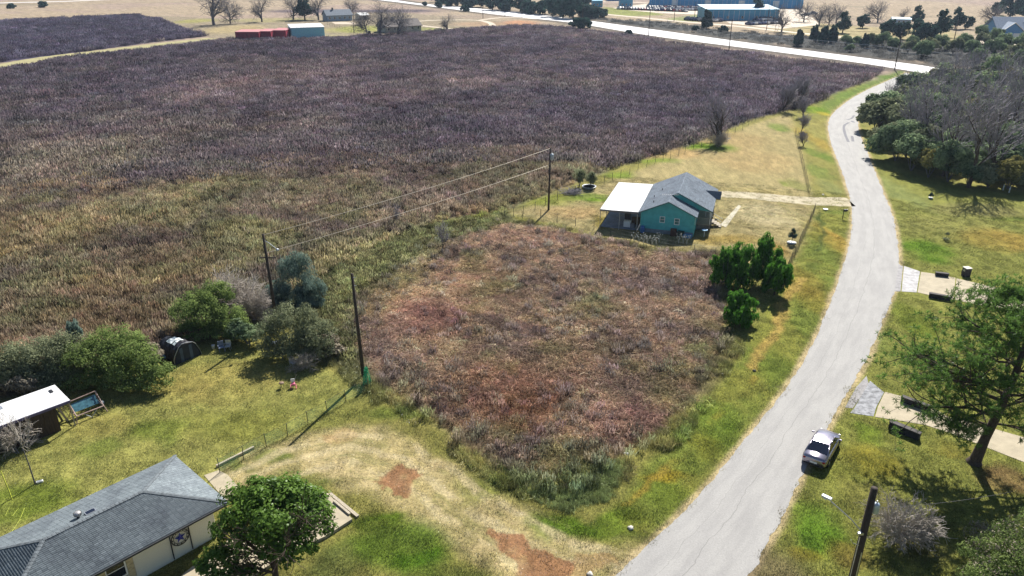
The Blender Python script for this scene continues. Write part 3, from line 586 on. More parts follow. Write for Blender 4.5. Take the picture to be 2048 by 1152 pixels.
# ---------------------------------------------------------------- scattered weeds and grass (uncountable: stuff)
SRC = bpy.data.collections.new('weed_sources')
def blades(n, rad, h, wd, lean, kind='stalk', seed=0, segs=1):
    rng = np.random.default_rng(seed); V = []; F = []; var = []
    for i in range(n):
        r_ = rad*math.sqrt(rng.random()); t = rng.random()*6.283; x, y = r_*math.cos(t), r_*math.sin(t); hh = h*rng.uniform(.55, 1.15)
        a = rng.random()*6.283; dx, dy = math.cos(a), math.sin(a); ln = lean*rng.random()*hh; la = rng.random()*6.283
        k = len(V); w_ = wd*rng.uniform(.6, 1.3); tone = rng.random()
        tx, ty = x+math.cos(la)*ln, y+math.sin(la)*ln
        if kind == 'arc':   # matted arching stem: rises and falls again
            L_ = h*rng.uniform(.8, 2.2); px_, py_ = x, y; hz = hh*rng.uniform(.3, 1)
            pts = [(x, y, 0), (x+math.cos(la)*L_*.3, y+math.sin(la)*L_*.3, hz), (x+math.cos(la)*L_*.75, y+math.sin(la)*L_*.75, hz*.75), (x+math.cos(la)*L_, y+math.sin(la)*L_, hz*rng.uniform(0, .5))]
            for j, p in enumerate(pts): ww = w_*(1-.2*j); V += [(p[0]-dx*ww/2, p[1]-dy*ww/2, p[2]), (p[0]+dx*ww/2, p[1]+dy*ww/2, p[2]+.01)]; var += [tone, tone]
            for j in range(3): F.append((k+2*j, k+2*j+1, k+2*j+3, k+2*j+2))
        elif kind == 'seed':  # stalk with a widened feathery head
            V += [(x-dx*w_*.3, y-dy*w_*.3, 0), (x+dx*w_*.3, y+dy*w_*.3, 0), (tx*.6+x*.4+dx*w_*.35, ty*.6+y*.4+dy*w_*.35, hh*.6), (tx*.6+x*.4-dx*w_*.35, ty*.6+y*.4-dy*w_*.35, hh*.6), (tx+dx*w_*1.3, ty+dy*w_*1.3, hh*.85), (tx-dx*w_*1.3, ty-dy*w_*1.3, hh*.85), (tx+dx*w_*.4, ty+dy*w_*.4, hh), (tx-dx*w_*.4, ty-dy*w_*.4, hh)]
            var += [tone*.6, tone*.6, tone*.8, tone*.8, tone, tone, min(1, tone+.25), min(1, tone+.25)]; F += [(k, k+1, k+2, k+3), (k+3, k+2, k+4, k+5), (k+5, k+4, k+6, k+7)]
        else:
            V += [(x-dx*w_/2, y-dy*w_/2, 0), (x+dx*w_/2, y+dy*w_/2, 0), (tx+dx*w_*.15, ty+dy*w_*.15, hh), (tx-dx*w_*.15, ty-dy*w_*.15, hh)]; var += [tone*.7, tone*.7, tone, tone]; F.append((k, k+1, k+2, k+3))
    return np.array(V), np.array(F), np.array(var)
M['weed'] = leaf_mat('dead_weed_stalks', None, None, .5, tint_attr='tint', gloss=0.0)
M['blade'] = leaf_mat('grass_blades', None, None, .3, tint_attr='tint', gloss=0.02)
def source(kind, name, items, m):
    c = bpy.data.collections.new(name)
    for i, (V, F, v) in enumerate(items):
        me = np_mesh('%s_tuft' % name, V, F, m, {'var': ('FLOAT', v)}); o = bpy.data.objects.new('tuft_%d' % i, me); c.objects.link(o)
    return c
def scatter(name, coll, nsrc, P_, scl, tint, label, z=0.0, lean=.12, seed=1):
    rng = np.random.default_rng(seed); n = len(P_)
    V = np.concatenate([P_, np.full((n, 1), z)], 1)
    rot = np.stack([rng.normal(0, lean, n), rng.normal(0, lean, n), rng.uniform(0, 6.283, n)], 1)
    me = bpy.data.meshes.new(name); me.vertices.add(n); me.vertices.foreach_set('co', V.astype(np.float32).ravel())
    for an, ty, dat, key in (('rot', 'FLOAT_VECTOR', rot, 'vector'), ('scl', 'FLOAT_VECTOR', scl, 'vector'), ('tint', 'FLOAT_VECTOR', tint, 'vector'), ('pick', 'INT', rng.integers(0, nsrc, n), 'value')):
        a = me.attributes.new(an, ty, 'POINT'); a.data.foreach_set(key, np.ascontiguousarray(dat, dtype=np.int32 if ty == 'INT' else np.float32).ravel())
    o = bpy.data.objects.new(name, me); COL.objects.link(o)
    g = bpy.data.node_groups.new(name, 'GeometryNodeTree'); g.interface.new_socket('Geometry', in_out='INPUT', socket_type='NodeSocketGeometry'); g.interface.new_socket('Geometry', in_out='OUTPUT', socket_type='NodeSocketGeometry')
    gi = g.nodes.new('NodeGroupInput'); go = g.nodes.new('NodeGroupOutput'); ip = g.nodes.new('GeometryNodeInstanceOnPoints'); ci = g.nodes.new('GeometryNodeCollectionInfo')
    ci.inputs['Collection'].default_value = coll; ci.inputs['Separate Children'].default_value = True; ci.inputs['Reset Children'].default_value = True
    def na(nm, ty): a = g.nodes.new('GeometryNodeInputNamedAttribute'); a.data_type = ty; a.inputs['Name'].default_value = nm; return a.outputs['Attribute']
    ip.inputs['Pick Instance'].default_value = True
    g.links.new(gi.outputs[0], ip.inputs['Points']); g.links.new(ci.outputs[0], ip.inputs['Instance']); g.links.new(na('pick', 'INT'), ip.inputs['Instance Index'])
    g.links.new(na('rot', 'FLOAT_VECTOR'), ip.inputs['Rotation']); g.links.new(na('scl', 'FLOAT_VECTOR'), ip.inputs['Scale']); g.links.new(ip.outputs[0], go.inputs[0])
    md = o.modifiers.new('scatter', 'NODES'); md.node_group = g
    return tag(o, label, kind='stuff')
def polar_points(n, r0, r1, half=44, seed=0, power=1.0):
    """points over the ground ahead; power 1: even in area, 0: thins out with distance squared"""
    rng = np.random.default_rng(seed); th = np.radians(rng.uniform(-half, half, n)); u = rng.random(n)
    if power == 1: r = np.sqrt(r0*r0+(r1*r1-r0*r0)*u)
    elif power == .5: r = r0+(r1-r0)*u
    else: r = r0*(r1/r0)**u
    return np.stack([r*np.sin(th), r*np.cos(th)], 1)
def tint_for(P_, jit=.2, gain=1.0, seed=0, bright=.06, desat=.3, warm=(1, 1, 1), patch=0):
    c = ground_color(P_[:, 0], P_[:, 1], False); c = (c*(1-desat)+c.mean(1)[:, None]*desat)*np.array(warm); rng = np.random.default_rng(seed); n = len(P_)
    if patch: c = c*(1-patch+2*patch*sstep(.3, .7, fbm(P_[:, 0], P_[:, 1], 3.6, 113))[:, None])*(1-patch*.6+1.2*patch*sstep(.3, .7, fbm(P_[:, 0], P_[:, 1]*.6, 14, 117))[:, None])
    c = c*(1+rng.normal(0, jit, (n, 1)))*(1+rng.normal(0, .05, (n, 3)))*gain
    b = rng.random(n) < bright; c[b] = c[b]*1.45+.01
    return np.clip(c, .005, .8)
def inframe(P_, pad=60):
    z = P_[:, 1]*math.cos(PITCH)+CAM_H*math.sin(PITCH); yy = 576-FPX*(P_[:, 1]*math.sin(PITCH)-CAM_H*math.cos(PITCH))/z; xx = 1024+FPX*P_[:, 0]/z
    return (xx > -pad-60) & (xx < 2048+pad+60) & (yy < 1152+pad+80)

# dead weeds, tall, in the big field: near clumps are fine, far clumps are wider
near_src = source('w', 'weed_near', [blades(52, .62, 1.2, .03, .34, 'seed', s) for s in range(4)]+[blades(60, .6, .85, .032, .6, 'stalk', 9)], M['weed'])
far_src = source('w', 'weed_far', [blades(70, 1.8, 1.4, .075, .3, 'seed', 20+s) for s in range(3)], M['weed'])
P1 = polar_points(60000, 50, 135, seed=2, power=.5); P1 = P1[inframe(P1)]
d1 = sdf(P1[:, 0], P1[:, 1], FIELD); keep = (d1 > .3) & (R.random(len(P1)) < .5+.5*fbm(P1[:, 0], P1[:, 1], 3, 7)); P1 = P1[keep]; d1 = d1[keep]
s1 = (.55+.75*fbm(P1[:, 0], P1[:, 1], 7, 15))*sstep(0, 5, d1+1.5)
scatter('weed_field', near_src, 5, P1, np.stack([s1*1.1, s1*1.1, s1*R.uniform(.7, 1.25, len(P1))], 1), tint_for(P1, .2, 2.4, 3, .08, .42, (1.12, 1.01, .8), .17), 'tall dry purple-brown weeds filling the near half of the big field')
P2 = polar_points(72000, 125, 540, seed=4, power=.5); d2 = np.maximum(sdf(P2[:, 0], P2[:, 1], FIELD), sdf(P2[:, 0], P2[:, 1], FIELD2)); tl = PX([(-300, 172), (0, 132), (100, 115), (230, 100), (330, 88), (430, 77)]); P2 = P2[(d2 > .8) & (lined(P2[:, 0], P2[:, 1]+5.5, tl) > 8.5)]
s2 = .6+.7*fbm(P2[:, 0], P2[:, 1], 12, 16)
scatter('weed_field', far_src, 3, P2, np.stack([s2, s2, s2*R.uniform(.6, 1.2, len(P2))], 1), tint_for(P2, .2, 1.85, 5, .07, .5, (1.04, .98, .98), .16), 'dark purple-grey dead weeds filling the far half of the big field')
# matted brush on the front lot
mat_src = source('w', 'brush_mat', [blades(60, .7, .5, .035, .6, 'arc', 40+s) for s in range(5)], M['weed'])
P3 = polar_points(60000, 38, 112, seed=6, power=.5); d3 = sdf(P3[:, 0], P3[:, 1], LOT); k3 = (d3 > -.2); P3 = P3[k3]; s3 = (.45+.9*fbm(P3[:, 0], P3[:, 1], 2.4, 19))*sstep(-.6, 2, d3[k3])
scatter('matted_brush', mat_src, 5, P3, np.stack([s3*1.05, s3*1.05, s3*1.1], 1), tint_for(P3, .35, 2.75, 7, .1, .25, (1.06, 1.0, .87), .14), 'tangled matted brown brush covering the vacant corner lot', lean=.2)
P3b = P3[R.random(len(P3)) < .16]; P3b = P3b[fbm(P3b[:, 0], P3b[:, 1], 5, 33) > .42]; s3b = R.uniform(.5, 1.0, len(P3b))
scatter('brush_stalks', near_src, 5, P3b, np.stack([s3b*.8, s3b*.8, s3b*.8], 1), tint_for(P3b, .35, 1.6, 8, .06, .4), 'scattered upright dead stalks standing out of the matted brush')
# green rank grass: ditch, lot margins, edge of the field
green_src = source('w', 'rank_grass', [blades(60, .45, .42, .03, .8, 'stalk', 60+s) for s in range(3)]+[blades(30, .5, .35, .035, .8, 'arc', 66)], M['blade'])
P4 = polar_points(70000, 38, 120, seed=9, power=.5)
dd = sdf(P4[:, 0], P4[:, 1], TALLGREEN); lo = sdf(P4[:, 0], P4[:, 1], LOT); fi = sdf(P4[:, 0], P4[:, 1], FIELD); q4 = fbm(P4[:, 0], P4[:, 1], 3, 71)
GAP = sdf(P4[:, 0], P4[:, 1], PX([(560, 530), (700, 500), (860, 455), (1010, 425), (1010, 450), (860, 500), (760, 570), (705, 640), (730, 760), (760, 800), (700, 745), (640, 700), (560, 620)]))
k4 = (dd > -.5) | ((np.abs(lo) < 1.3) & (q4 > .45)) | (GAP > -.5); P4 = P4[k4]; s4 = (.6+.8*fbm(P4[:, 0], P4[:, 1], 2, 91))*np.where(dd[k4] > -.5, .6, 1)
t4 = tint_for(P4, .4, 2.0, 10, .1, .2, (1, 1, 1), .2); gm = (dd[k4] > -.5); t4[gm] = np.array(alb((146, 160, 108)))*R.uniform(.6, 2.2, (gm.sum(), 1)); gg = (GAP[k4] > -.5) & ~gm; t4[gg] = t4[gg]*.4+.6*np.array(alb((142, 146, 96)))*R.uniform(.6, 1.8, (gg.sum(), 1))
kg = (GAP[k4] > .2) & (P4[:, 1] > 58); P8 = P4[kg]; s8 = R.uniform(.45, .95, len(P8)); P8 = P8[:9000]; s8 = s8[:9000]
scatter('margin_weeds', near_src, 5, P8, np.stack([s8, s8, s8*.75], 1), tint_for(P8, .4, 1.35, 18, .1, .15, (.93, 1.0, .85), .25), 'grey-green rough weeds between the big field and the vacant lot')
scatter('rank_grass', green_src, 4, P4, np.stack([s4, s4, s4], 1), t4, 'rank green grass in the ditch and along the margins of the vacant lot')
# mown turf
turf_src = source('w', 'turf', [blades(50, .42, .055, .02, 1.2, 'stalk', 80+s) for s in range(4)], M['blade'])
P5 = polar_points(66000, 31, 120, seed=12, power=.5); P5 = P5[inframe(P5, 0)]
x5, y5 = P5[:, 0], P5[:, 1]; bad = (sdf(x5, y5, ROAD_POLY) > R.uniform(-.5, .12, len(x5))) | (sdf(x5, y5, LOT) > -.2) | (sdf(x5, y5, FIELD) > -.2) | ((sdf(x5, y5, DIRT) > R.uniform(-.8, 1.5, len(x5))) & (R.random(len(x5)) > .14))
for poly in (PX([(1797, 530), (1840, 543), (1960, 568), (2060, 590), (2060, 625), (1907, 600), (1789, 583)]), PX([(1733, 752), (1768, 783), (1860, 812), (2100, 890), (2100, 945), (1860, 853), (1700, 830)]), PX([(400, 948), (437, 941), (478, 975), (455, 1008)]), PX([(655, 988), (707, 1045), (585, 1110), (330, 1240), (420, 1110), (560, 1020)])): bad |= sdf(x5, y5, poly) > -.1
P5 = P5[~bad]; s5 = .7+.9*fbm(P5[:, 0], P5[:, 1], 1.3, 95)
scatter('lawn_grass', turf_src, 4, P5, np.stack([s5, s5, s5*R.uniform(.6, 1.6, len(P5))], 1), tint_for(P5, .42, 1.35, 13, .12, .2, (.95, 1.02, .95), .12), 'short mown lawn grass, patchy green and straw coloured', lean=.05)

rk = np.array([[0, 0, .6], [1, 0, 0], [.2, 1, 0], [-1, .3, 0], [-.2, -.9, 0]]); rf_ = np.array([[0, 1, 2], [0, 2, 3], [0, 3, 4], [0, 4, 1]])
M['pebble'] = leaf_mat('clods_and_pebbles', None, None, 0, tint_attr='tint', gloss=0)
st_src = source('w', 'pebble', [(rk*R.uniform(.7, 1.2, (5, 3)), rf_, np.full(5, .5)) for _ in range(3)], M['pebble'])
P7 = polar_points(60000, 31, 62, seed=44, power=1); P7 = P7[sdf(P7[:, 0], P7[:, 1], DIRT) > 0]; s7 = R.uniform(.012, .045, len(P7))**1.0
scatter('dirt_clods', st_src, 3, P7, np.stack([s7, s7, s7], 1), tint_for(P7, .3, 1.1, 14, .15), 'small clods and pebbles strewn over the bare dirt drive')
# ---------------------------------------------------------------- shrubs and trees
M['leaf_broad'] = leaf_mat('glossy_broad_leaves', (.03, .07, .012), (.18, .3, .055), .4, gloss=.008)
M['leaf_bush'] = leaf_mat('bush_leaves', (.065, .11, .035), (.34, .43, .14), .5, gloss=.0)
M['leaf_olive'] = leaf_mat('olive_leaves', (.08, .1, .055), (.37, .4, .24), .5, gloss=.0)
M['leaf_blue'] = leaf_mat('blue_green_sprays', (.04, .08, .065), (.27, .36, .3), .4, gloss=.0)
M['leaf_wood'] = leaf_mat('thicket_leaves', (.05, .1, .06), (.32, .4, .22), .5, gloss=.0)
M['leaf_ochre'] = leaf_mat('yellow_thicket_leaves', (.08, .09, .03), (.36, .33, .12), .45, gloss=.0)
M['needle'] = leaf_mat('pine_needles', (.035, .08, .02), (.2, .34, .075), .45, gloss=.01)
M['needle_young'] = leaf_mat('young_pine_needles', (.025, .085, .014), (.15, .36, .05), .45, gloss=.0)
M['leaf_far'] = leaf_mat('far_evergreen_leaves', (.018, .048, .045), (.075, .14, .11), .3, gloss=0)
M['straw'] = leaf_mat('dead_straw_leaves', (.12, .1, .075), (.42, .37, .28), .3, gloss=0)

# broad-leaved tree over the patio, lower left
X0, Y0, _ = G(558, 1172)
prm = dict(seg=[3, 4, 4], depth=3, wob=.12, up=.06, tap=.4, first=0, kids=[2, 2, 2], ang=(.4, .9), lr=(.5, .8), rr=.6, l0=.5)
tr, br, tips = bare_pair(21, 5.4, dict(prm), .17, M['bark'], M['bark'], 1, .012)
t = empty('broadleaf_tree', (X0-.15, Y0+.1, 0), 0, 'broad dense green leafy tree growing by the patio of the grey-roofed house', 'tree')
np_obj('trunk', tr, t); np_obj('branches', br, t)
cb = [(0, 1.0, 4.1, 2.5, 2.0, 1.7), (-1.4, .4, 3.2, 1.5, 1.5, 1.3), (1.5, .7, 3.5, 1.4, 1.5, 1.3), (-2.3, -.4, 1.9, 1.15, 1.1, 1.0), (.2, 1.8, 3.5, 2.2, 1.4, 1.4), (.9, -.4, 2.8, 1.5, 1.2, 1.1), (-.6, 1.6, 4.5, 1.3, 1.0, 1.1), (-1.3, -1.0, 1.6, 1.1, .9, .7)]
np_obj('crown', crown_mesh('crown', cb, 26000, .115, M['leaf_broad'], aspect=1.6, sub=46, subr=.27, fill=.12), t); t.scale = (1.2, 1.15, 1.1)

# young pines between the lot and the road fence
def plume_tree(loc, plumes, trunk_r, label, group, n=5200, mname='needle_young'):
    t = empty('young_pine', loc, 0, label, 'pine tree', group); rng = random.Random(int(loc[0]*10)); tb = MB(); hz = max(p[2] for p in plumes)
    tb.path([(0, 0, -.1), (.05, .02, hz*.4), (0, .05, hz*.75)], trunk_r, 7, trunk_r*.3); tb.build('trunk', M['bark'], t, True)
    bb = MB()
    for p in plumes: bb.path([(0, 0, hz*.18), (p[0]*.6, p[1]*.6, p[2]*.45), (p[0], p[1], p[2])], trunk_r*.4, 4, .01)
    bb.build('branches', M['bark_grey'], t)
    bl = [(p[0], p[1], p[2], p[3], p[3], p[4]) for p in plumes]
    np_obj('crown', crown_mesh('crown', bl, int(n*2.2), .1, M[mname], aspect=3.2, sub=14, subr=.42, upleaf=True, fill=.2, full=True), t); return t
def mk_plumes(seed, H_, Rr, n, ell=.4, z0=.12):
    Rr *= 1.3; n = int(n*1.6)
    rng = random.Random(seed); out = []
    for i in range(n):
        r_ = Rr*math.sqrt(rng.random()); a = rng.random()*6.283; hz = H_*(z0+(.93-z0)*rng.random()**.8*(1-.45*(r_/Rr)**2)); out.append((r_*math.cos(a), r_*math.sin(a), hz, ell*rng.uniform(.8, 1.35), H_*.13*rng.uniform(.8, 1.3)))
    return out
for (px, py, H_, Rr, n, lab) in ((1450, 574, 5.2, 1.15, 26, 'leftmost of the young pines clustered at the lot corner, by the lot'), (1480, 574, 5.3, 1.25, 28, 'dense upright young pine second from left in the lot corner cluster'), (1527, 570, 5.9, 1.0, 22, 'tallest young pine with a bare grey gap, beside the road fence'), (1548, 590, 4.6, 1.05, 20, 'rightmost young pine leaning on the road fence, light green low branches'), (1479, 648, 3.6, 1.15, 22, 'small young pine standing apart in front of the cluster')):
    plume_tree(G(px, py), mk_plumes(px, H_, Rr, n), .09, lab, 'young pines at the corner of the vacant lot', 5200 if H_ > 4 else 4200)

# big pine beside the lower driveway
def big_pine():
    rng = random.Random(5); X, Y, _ = G(1948, 925); t = empty('big_pine', (X, Y, 0), 0, 'tall gnarled pine with a leaning trunk beside the lower driveway', 'pine tree')
    segs = []; tips = []; pts = [Vector((0, 0, -.2)), Vector((.2, -.1, 2.2)), Vector((.6, -.1, 4.6)), Vector((1.1, .2, 7)), Vector((1.4, .5, 9.2)), Vector((1.7, .6, 11.5)), Vector((1.9, .8, 13))]
    rad = [.42, .3, .27, .22, .17, .11, .05]
    for i in range(6): segs.append((pts[i], pts[i+1], rad[i], rad[i+1], 0))
    segs.append((Vector((0, 0, -.1)), Vector((0, 0, .35)), .62, .36, 0))
    P_ = dict(seg=[5, 4, 3], depth=2, wob=.24, up=.03, tap=.55, first=0, kids=[2, 1], ang=(.4, 1.0), lr=(.32, .5), rr=.55)
    limbs = [(2.9, 205, 4.2, .08), (3.1, 165, 4.4, .09), (3.9, 188, 6.0, .13), (4.3, 175, 5.2, .13), (4.7, 215, 5.0, .12), (5.1, 160, 6.2, .14), (5.6, 195, 6.2, .13), (6.1, 140, 5.2, .12), (6.4, 230, 4.2, .11), (7.0, 175, 5.6, .12), (7.6, 120, 4.6, .11), (8.0, 200, 4.6, .1), (8.8, 160, 4.2, .09), (9.6, 100, 3.6, .08), (9.8, 190, 3.4, .08), (10.6, 150, 3.0, .07), (11.4, 210, 2.4, .06), (12.2, 140, 2.0, .05),
             (3.4, 330, 3.6, .09), (4.6, 20, 4.4, .11), (5.6, 300, 4.2, .11), (6.6, 60, 4.4, .11), (7.4, 340, 4.2, .1), (8.6, 30, 3.8, .09), (9.6, 290, 3.2, .08), (10.4, 50, 3.0, .07), (11.6, 330, 2.2, .05), (12.8, 80, 1.6, .04)]
    for z, az, Ln, r_ in limbs:
        k = min(5, next(i for i in range(1, 7) if pts[i].z >= z)-1); f = (z-pts[k].z)/(pts[k+1].z-pts[k].z); p = pts[k].lerp(pts[k+1], f); a = math.radians(az+rng.uniform(-10, 10))
        d = Vector((math.cos(a), math.sin(a), rng.uniform(-.05, .4))).normalized(); grow(rng, p, d, Ln, r_, 0, P_, segs, tips)
    a = [s for s in segs if s[2] > .045]; b = [s for s in segs if s[2] <= .045]
    np_obj('trunk', segs_mesh('trunk', a, 8, M['bark']), t); np_obj('branches', segs_mesh('branches', b, 4, M['bark'], .012), t)
    C_ = []; D_ = []; T_ = []; sel = [q for q in tips if q[2] >= 1]+[q for q in tips if q[2] == 0]*2
    for p, d, dep in sel:
        for k in range(3): C_.append(p+Vector((rng.gauss(0, .22), rng.gauss(0, .22), rng.gauss(.03, .13)))); T_.append(rng.random())
    # each tuft: a starburst of needle bundles
    rg = np.random.default_rng(3); C0 = np.array(C_); per = 16; n = len(C0)*per; ci = np.repeat(np.arange(len(C0)), per); dr = rg.normal(size=(n, 3)); dr[:, 2] += .45; dr /= np.linalg.norm(dr, axis=1)[:, None]
    cen = C0[ci]+dr*.14; nn = np.cross(dr, rg.normal(size=(n, 3))); V, F = leaf_quads(cen, nn, .05, 6.5, rg, dr); v = np.clip(np.array(T_)[ci]*.5+rg.random(n)*.35+dr[:, 2]*.2, 0, 1)
    np_obj('crown', np_mesh('crown', V, F, M['needle'], {'var': ('FLOAT', np.repeat(v, 4))}), t); print('pine tufts', len(C0))
big_pine()

# shrubs: shared crown variants
def bush(name, px, py, blobs, n, size, m, label, group=None, cat='bush', trunk=True, **kw):
    X, Y, _ = G(px, py); t = empty(name, (X, Y, 0), 0, label, cat, group)
    if n > 6000:
        n = int(n*2.9); size *= .62; kw.setdefault('fill', .22); z0_ = max(blobs, key=lambda b: b[3]*b[4]); blobs = blobs+[(b[0], b[1]-.35, .6, b[3]*.98, b[4]*.98, .75) for b in blobs if b[2] < 2.4]
        blobs = [(b[0]*1.1, b[1]*1.1, b[2]*1.05, b[3]*1.12, b[4]*1.12, b[5]*1.1) for b in blobs]; kw.setdefault('sub', 46); kw.setdefault('subr', .25)
    hz = max(b[2] for b in blobs); t.scale = globals().get('TALL', {}).get(name, (1, 1, 1))
    mb = MB(); rr_ = random.Random(px)
    for b in blobs: mb.path([(b[0]*.2, b[1]*.2, -.05), (b[0]*.6, b[1]*.6, b[2]*.5), (b[0], b[1], b[2])], .06, 5, .015)
    mb.build('stems', M['bark_grey'], t)
    np_obj('foliage', crown_mesh('foliage', blobs, n, size, M[m], **kw), t); return t
G1 = 'bushes behind the left lawn'
TALL = {'round_bush': (1.0, 1.0, 1.18), 'hedge_bush': (1.15, 1.1, 1.22), 'spreading_bush': (1.15, 1.15, 1.4), 'low_thicket': (1.2, 1.2, 1.2)}
bush('round_bush', 430, 668, [(-1.0, 0, 1.8, 2.4, 1.9, 2.1), (1.4, -.3, 1.4, 1.6, 1.5, 1.5), (.2, 1.0, 2.6, 1.8, 1.4, 1.6), (2.4, -.6, .9, 1.2, 1.2, 1.0)], 11000, .16, 'leaf_bush', 'tall round bright green bush right of the black dome shelter', G1)
bush('willowy_bush', 597, 610, [(0, .6, 2.9, 1.7, 1.4, 2.5), (1.5, -.4, 1.5, 1.5, 1.3, 1.7), (-1.5, -.2, 1.4, 1.3, 1.2, 1.4), (.6, -.9, 1.2, 1.2, 1.0, 1.3)], 10000, .085, 'leaf_blue', 'drooping blue-green bush beside the pole with the lamp bracket', G1, aspect=4.5, upleaf=True, sub=40, subr=.28)
bush('spreading_bush', 596, 712, [(-.2, .6, 1.9, 2.1, 1.4, 1.6), (1.5, 0, 1.4, 1.4, 1.3, 1.3), (-1.7, .2, 1.3, 1.3, 1.2, 1.3), (.6, -.6, 1.1, 1.6, 1.0, 1.1)], 8500, .13, 'leaf_olive', 'low spreading yellow-green bush with bare twigs over the dark chairs', G1)
bush('hedge_bush', 235, 765, [(-1.6, .2, 1.5, 2.3, 1.7, 1.7), (1.0, 0, 1.5, 2.2, 1.7, 1.8), (2.8, -.5, 1.0, 1.4, 1.2, 1.2), (0, 1.2, 2.2, 2.0, 1.5, 1.5)], 11000, .15, 'leaf_bush', 'wide bright-green bush between the white-roofed shed and black shelter', G1)
bush('hedge_bush', 105, 760, [(-1.2, .3, 1.5, 2.2, 1.8, 1.6), (1.3, .4, 1.8, 1.8, 1.6, 1.6), (.2, -.7, .9, 2.2, 1.2, 1.1)], 9000, .15, 'leaf_olive', 'grey-green thicket bush directly behind the white-roofed shed', G1)
bush('hedge_bush', 0, 765, [(-.6, .3, 1.4, 2.3, 1.8, 1.5), (1.4, -.3, 1.0, 1.6, 1.3, 1.2)], 7000, .15, 'leaf_olive', 'grey-green bush at the left edge of the photo behind the shed', G1)
bush('willowy_bush', 158, 705, [(0, 0, 1.7, .8, .7, 1.5)], 2400, .085, 'leaf_blue', 'small dark blue-green bush tucked into the top of the olive hedge', G1, aspect=4, upleaf=True)
bush('low_thicket', 500, 690, [(0, 0, .9, 1.3, 1.0, 1.0), (-.9, .6, 1.0, 1.0, .9, 1.0)], 3200, .13, 'leaf_wood', 'low dark thicket between the round bush and the lamp pole', G1)
bush('low_thicket', 655, 700, [(0, 0, .7, 1.0, 1.0, .8), (.5, -1.0, .5, 1.2, .8, .6)], 2600, .12, 'straw', 'pale dry brush clump left of the tall leaning pole', G1)
bush('dry_thicket', 300, 722, [(0, 0, .9, 1.4, .9, .9)], 1600, .09, 'straw', 'patch of pale dead twigs on the right flank of the olive hedge', G1, aspect=4)
bush('dry_thicket', 50, 790, [(0, 0, .9, 1.6, .8, .9)], 1900, .09, 'straw', 'patch of pale dead twigs behind the white-roofed shed', G1, aspect=4)
for (px, py, k, sc, rz, lab) in ((470, 628, 0, 1.35, 1, 'bare purple-grey twiggy shrub behind the round green bush'), (505, 640, 1, .95, 2, 'smaller bare twiggy shrub left of the lamp pole'), (610, 735, 1, .55, 0, 'bare pale twigs sticking out in front of the spreading bush'), (1440, 292, 0, .9, 4, 'tangle of brush round the foot of the many-stemmed fence tree')):
    tk, bk, _ = bare_brush[k]; make_tree('bare_shrub', G(px, py), rz, sc, tk, bk, lab, 'shrub', 'bare twiggy shrubs', 'branches')
# bare shrub behind the near pole, right
X, Y, _ = G(1795, 1075)
tk, bk, _ = bare_pair(33, 2.9, dict(BRUSH, stems=15, stemang=(.1, 1.0), seg=[4, 4, 3], kids=[2, 1, 2]), .035, M['twig_grey'], M['twig_pale'], 0, .012)
make_tree('bare_shrub', (X, Y, 0), 0, 1.0, tk, bk, 'large tangle of bare pale twigs right of the near utility pole', 'shrub', None, 'branches')
bush('sandy_tipped_bush', 2030, 1215, [(0, 0, 2.6, 1.9, 1.7, 1.8), (-1.7, -.2, 1.8, 1.5, 1.3, 1.5), (.8, 1.6, 3.2, 1.8, 1.5, 1.5), (-.9, 1.2, 2.3, 1.6, 1.3, 1.4)], 13000, .1, 'leaf_bush', 'olive bush with sandy tips in the bottom right corner', None); np_obj('seed_heads', crown_mesh('seed_heads', [(0, 0, 2.8, 2.1, 1.9, 2.0), (-1.8, 0, 2.0, 1.7, 1.5, 1.6), (.8, 1.6, 3.3, 2.0, 1.7, 1.7), (-.9, 1.2, 2.5, 1.8, 1.5, 1.6)], 2600, .085, M['straw'], sub=60, subr=.2), COL.objects['sandy_tipped_bush'])
bush('sandy_tipped_bush', 1955, 1080, [(0, 0, .7, 1.0, .8, .7)], 700, .07, 'straw', 'dry sandy seed heads at the left side of the corner bush', None)
# brush heap with two green shrubs by the tub
for px, py, s_, lab in ((1158, 374, 1.0, 'wispy green shrub left of the white tub'), (1182, 376, .85, 'wispy green shrub growing out of the white tub')):
    bush('wispy_shrub', px, py, [(0, 0, 1.7*s_, 1.05*s_, .9, 1.5*s_), (.2, .1, .9, .5, .5, .8)], 2300, .075, 'leaf_olive', lab, 'wispy shrubs by the brush heap', 'shrub', aspect=4, upleaf=True)
# topiaries
for px, py, h_, r_, lab in ((1583, 487, 2.0, .62, 'dark teardrop-shaped clipped shrub on a white dish inside the road fence'), (1861, 397, .8, .36, 'small round clipped shrub on the right-hand lawn')):
    X, Y, _ = G(px, py); t = empty('topiary', (X, Y, 0), 0, lab, 'topiary'); mb = MB(); mb.lathe((0, 0, 0), [(.3*r_/.5, 0.0), (r_*.9, .12), (r_*.95, .16)], 14); mb.build('dish', M['white'], t, True)
    MB().tube((0, 0, .1), (0, 0, h_*.5), .035).build('stem', M['bark'], t)
    V, F, v = crown_cloud([(0, 0, .15+h_*.38, r_, r_, h_*.34), (0, 0, .15+h_*.68, r_*.5, r_*.5, h_*.34)], 3000, .06, sub=40, subr=.2, fill=.4); np_obj('foliage', np_mesh('foliage', V, F, M['leaf_far'], {'var': ('FLOAT', v)}), t)

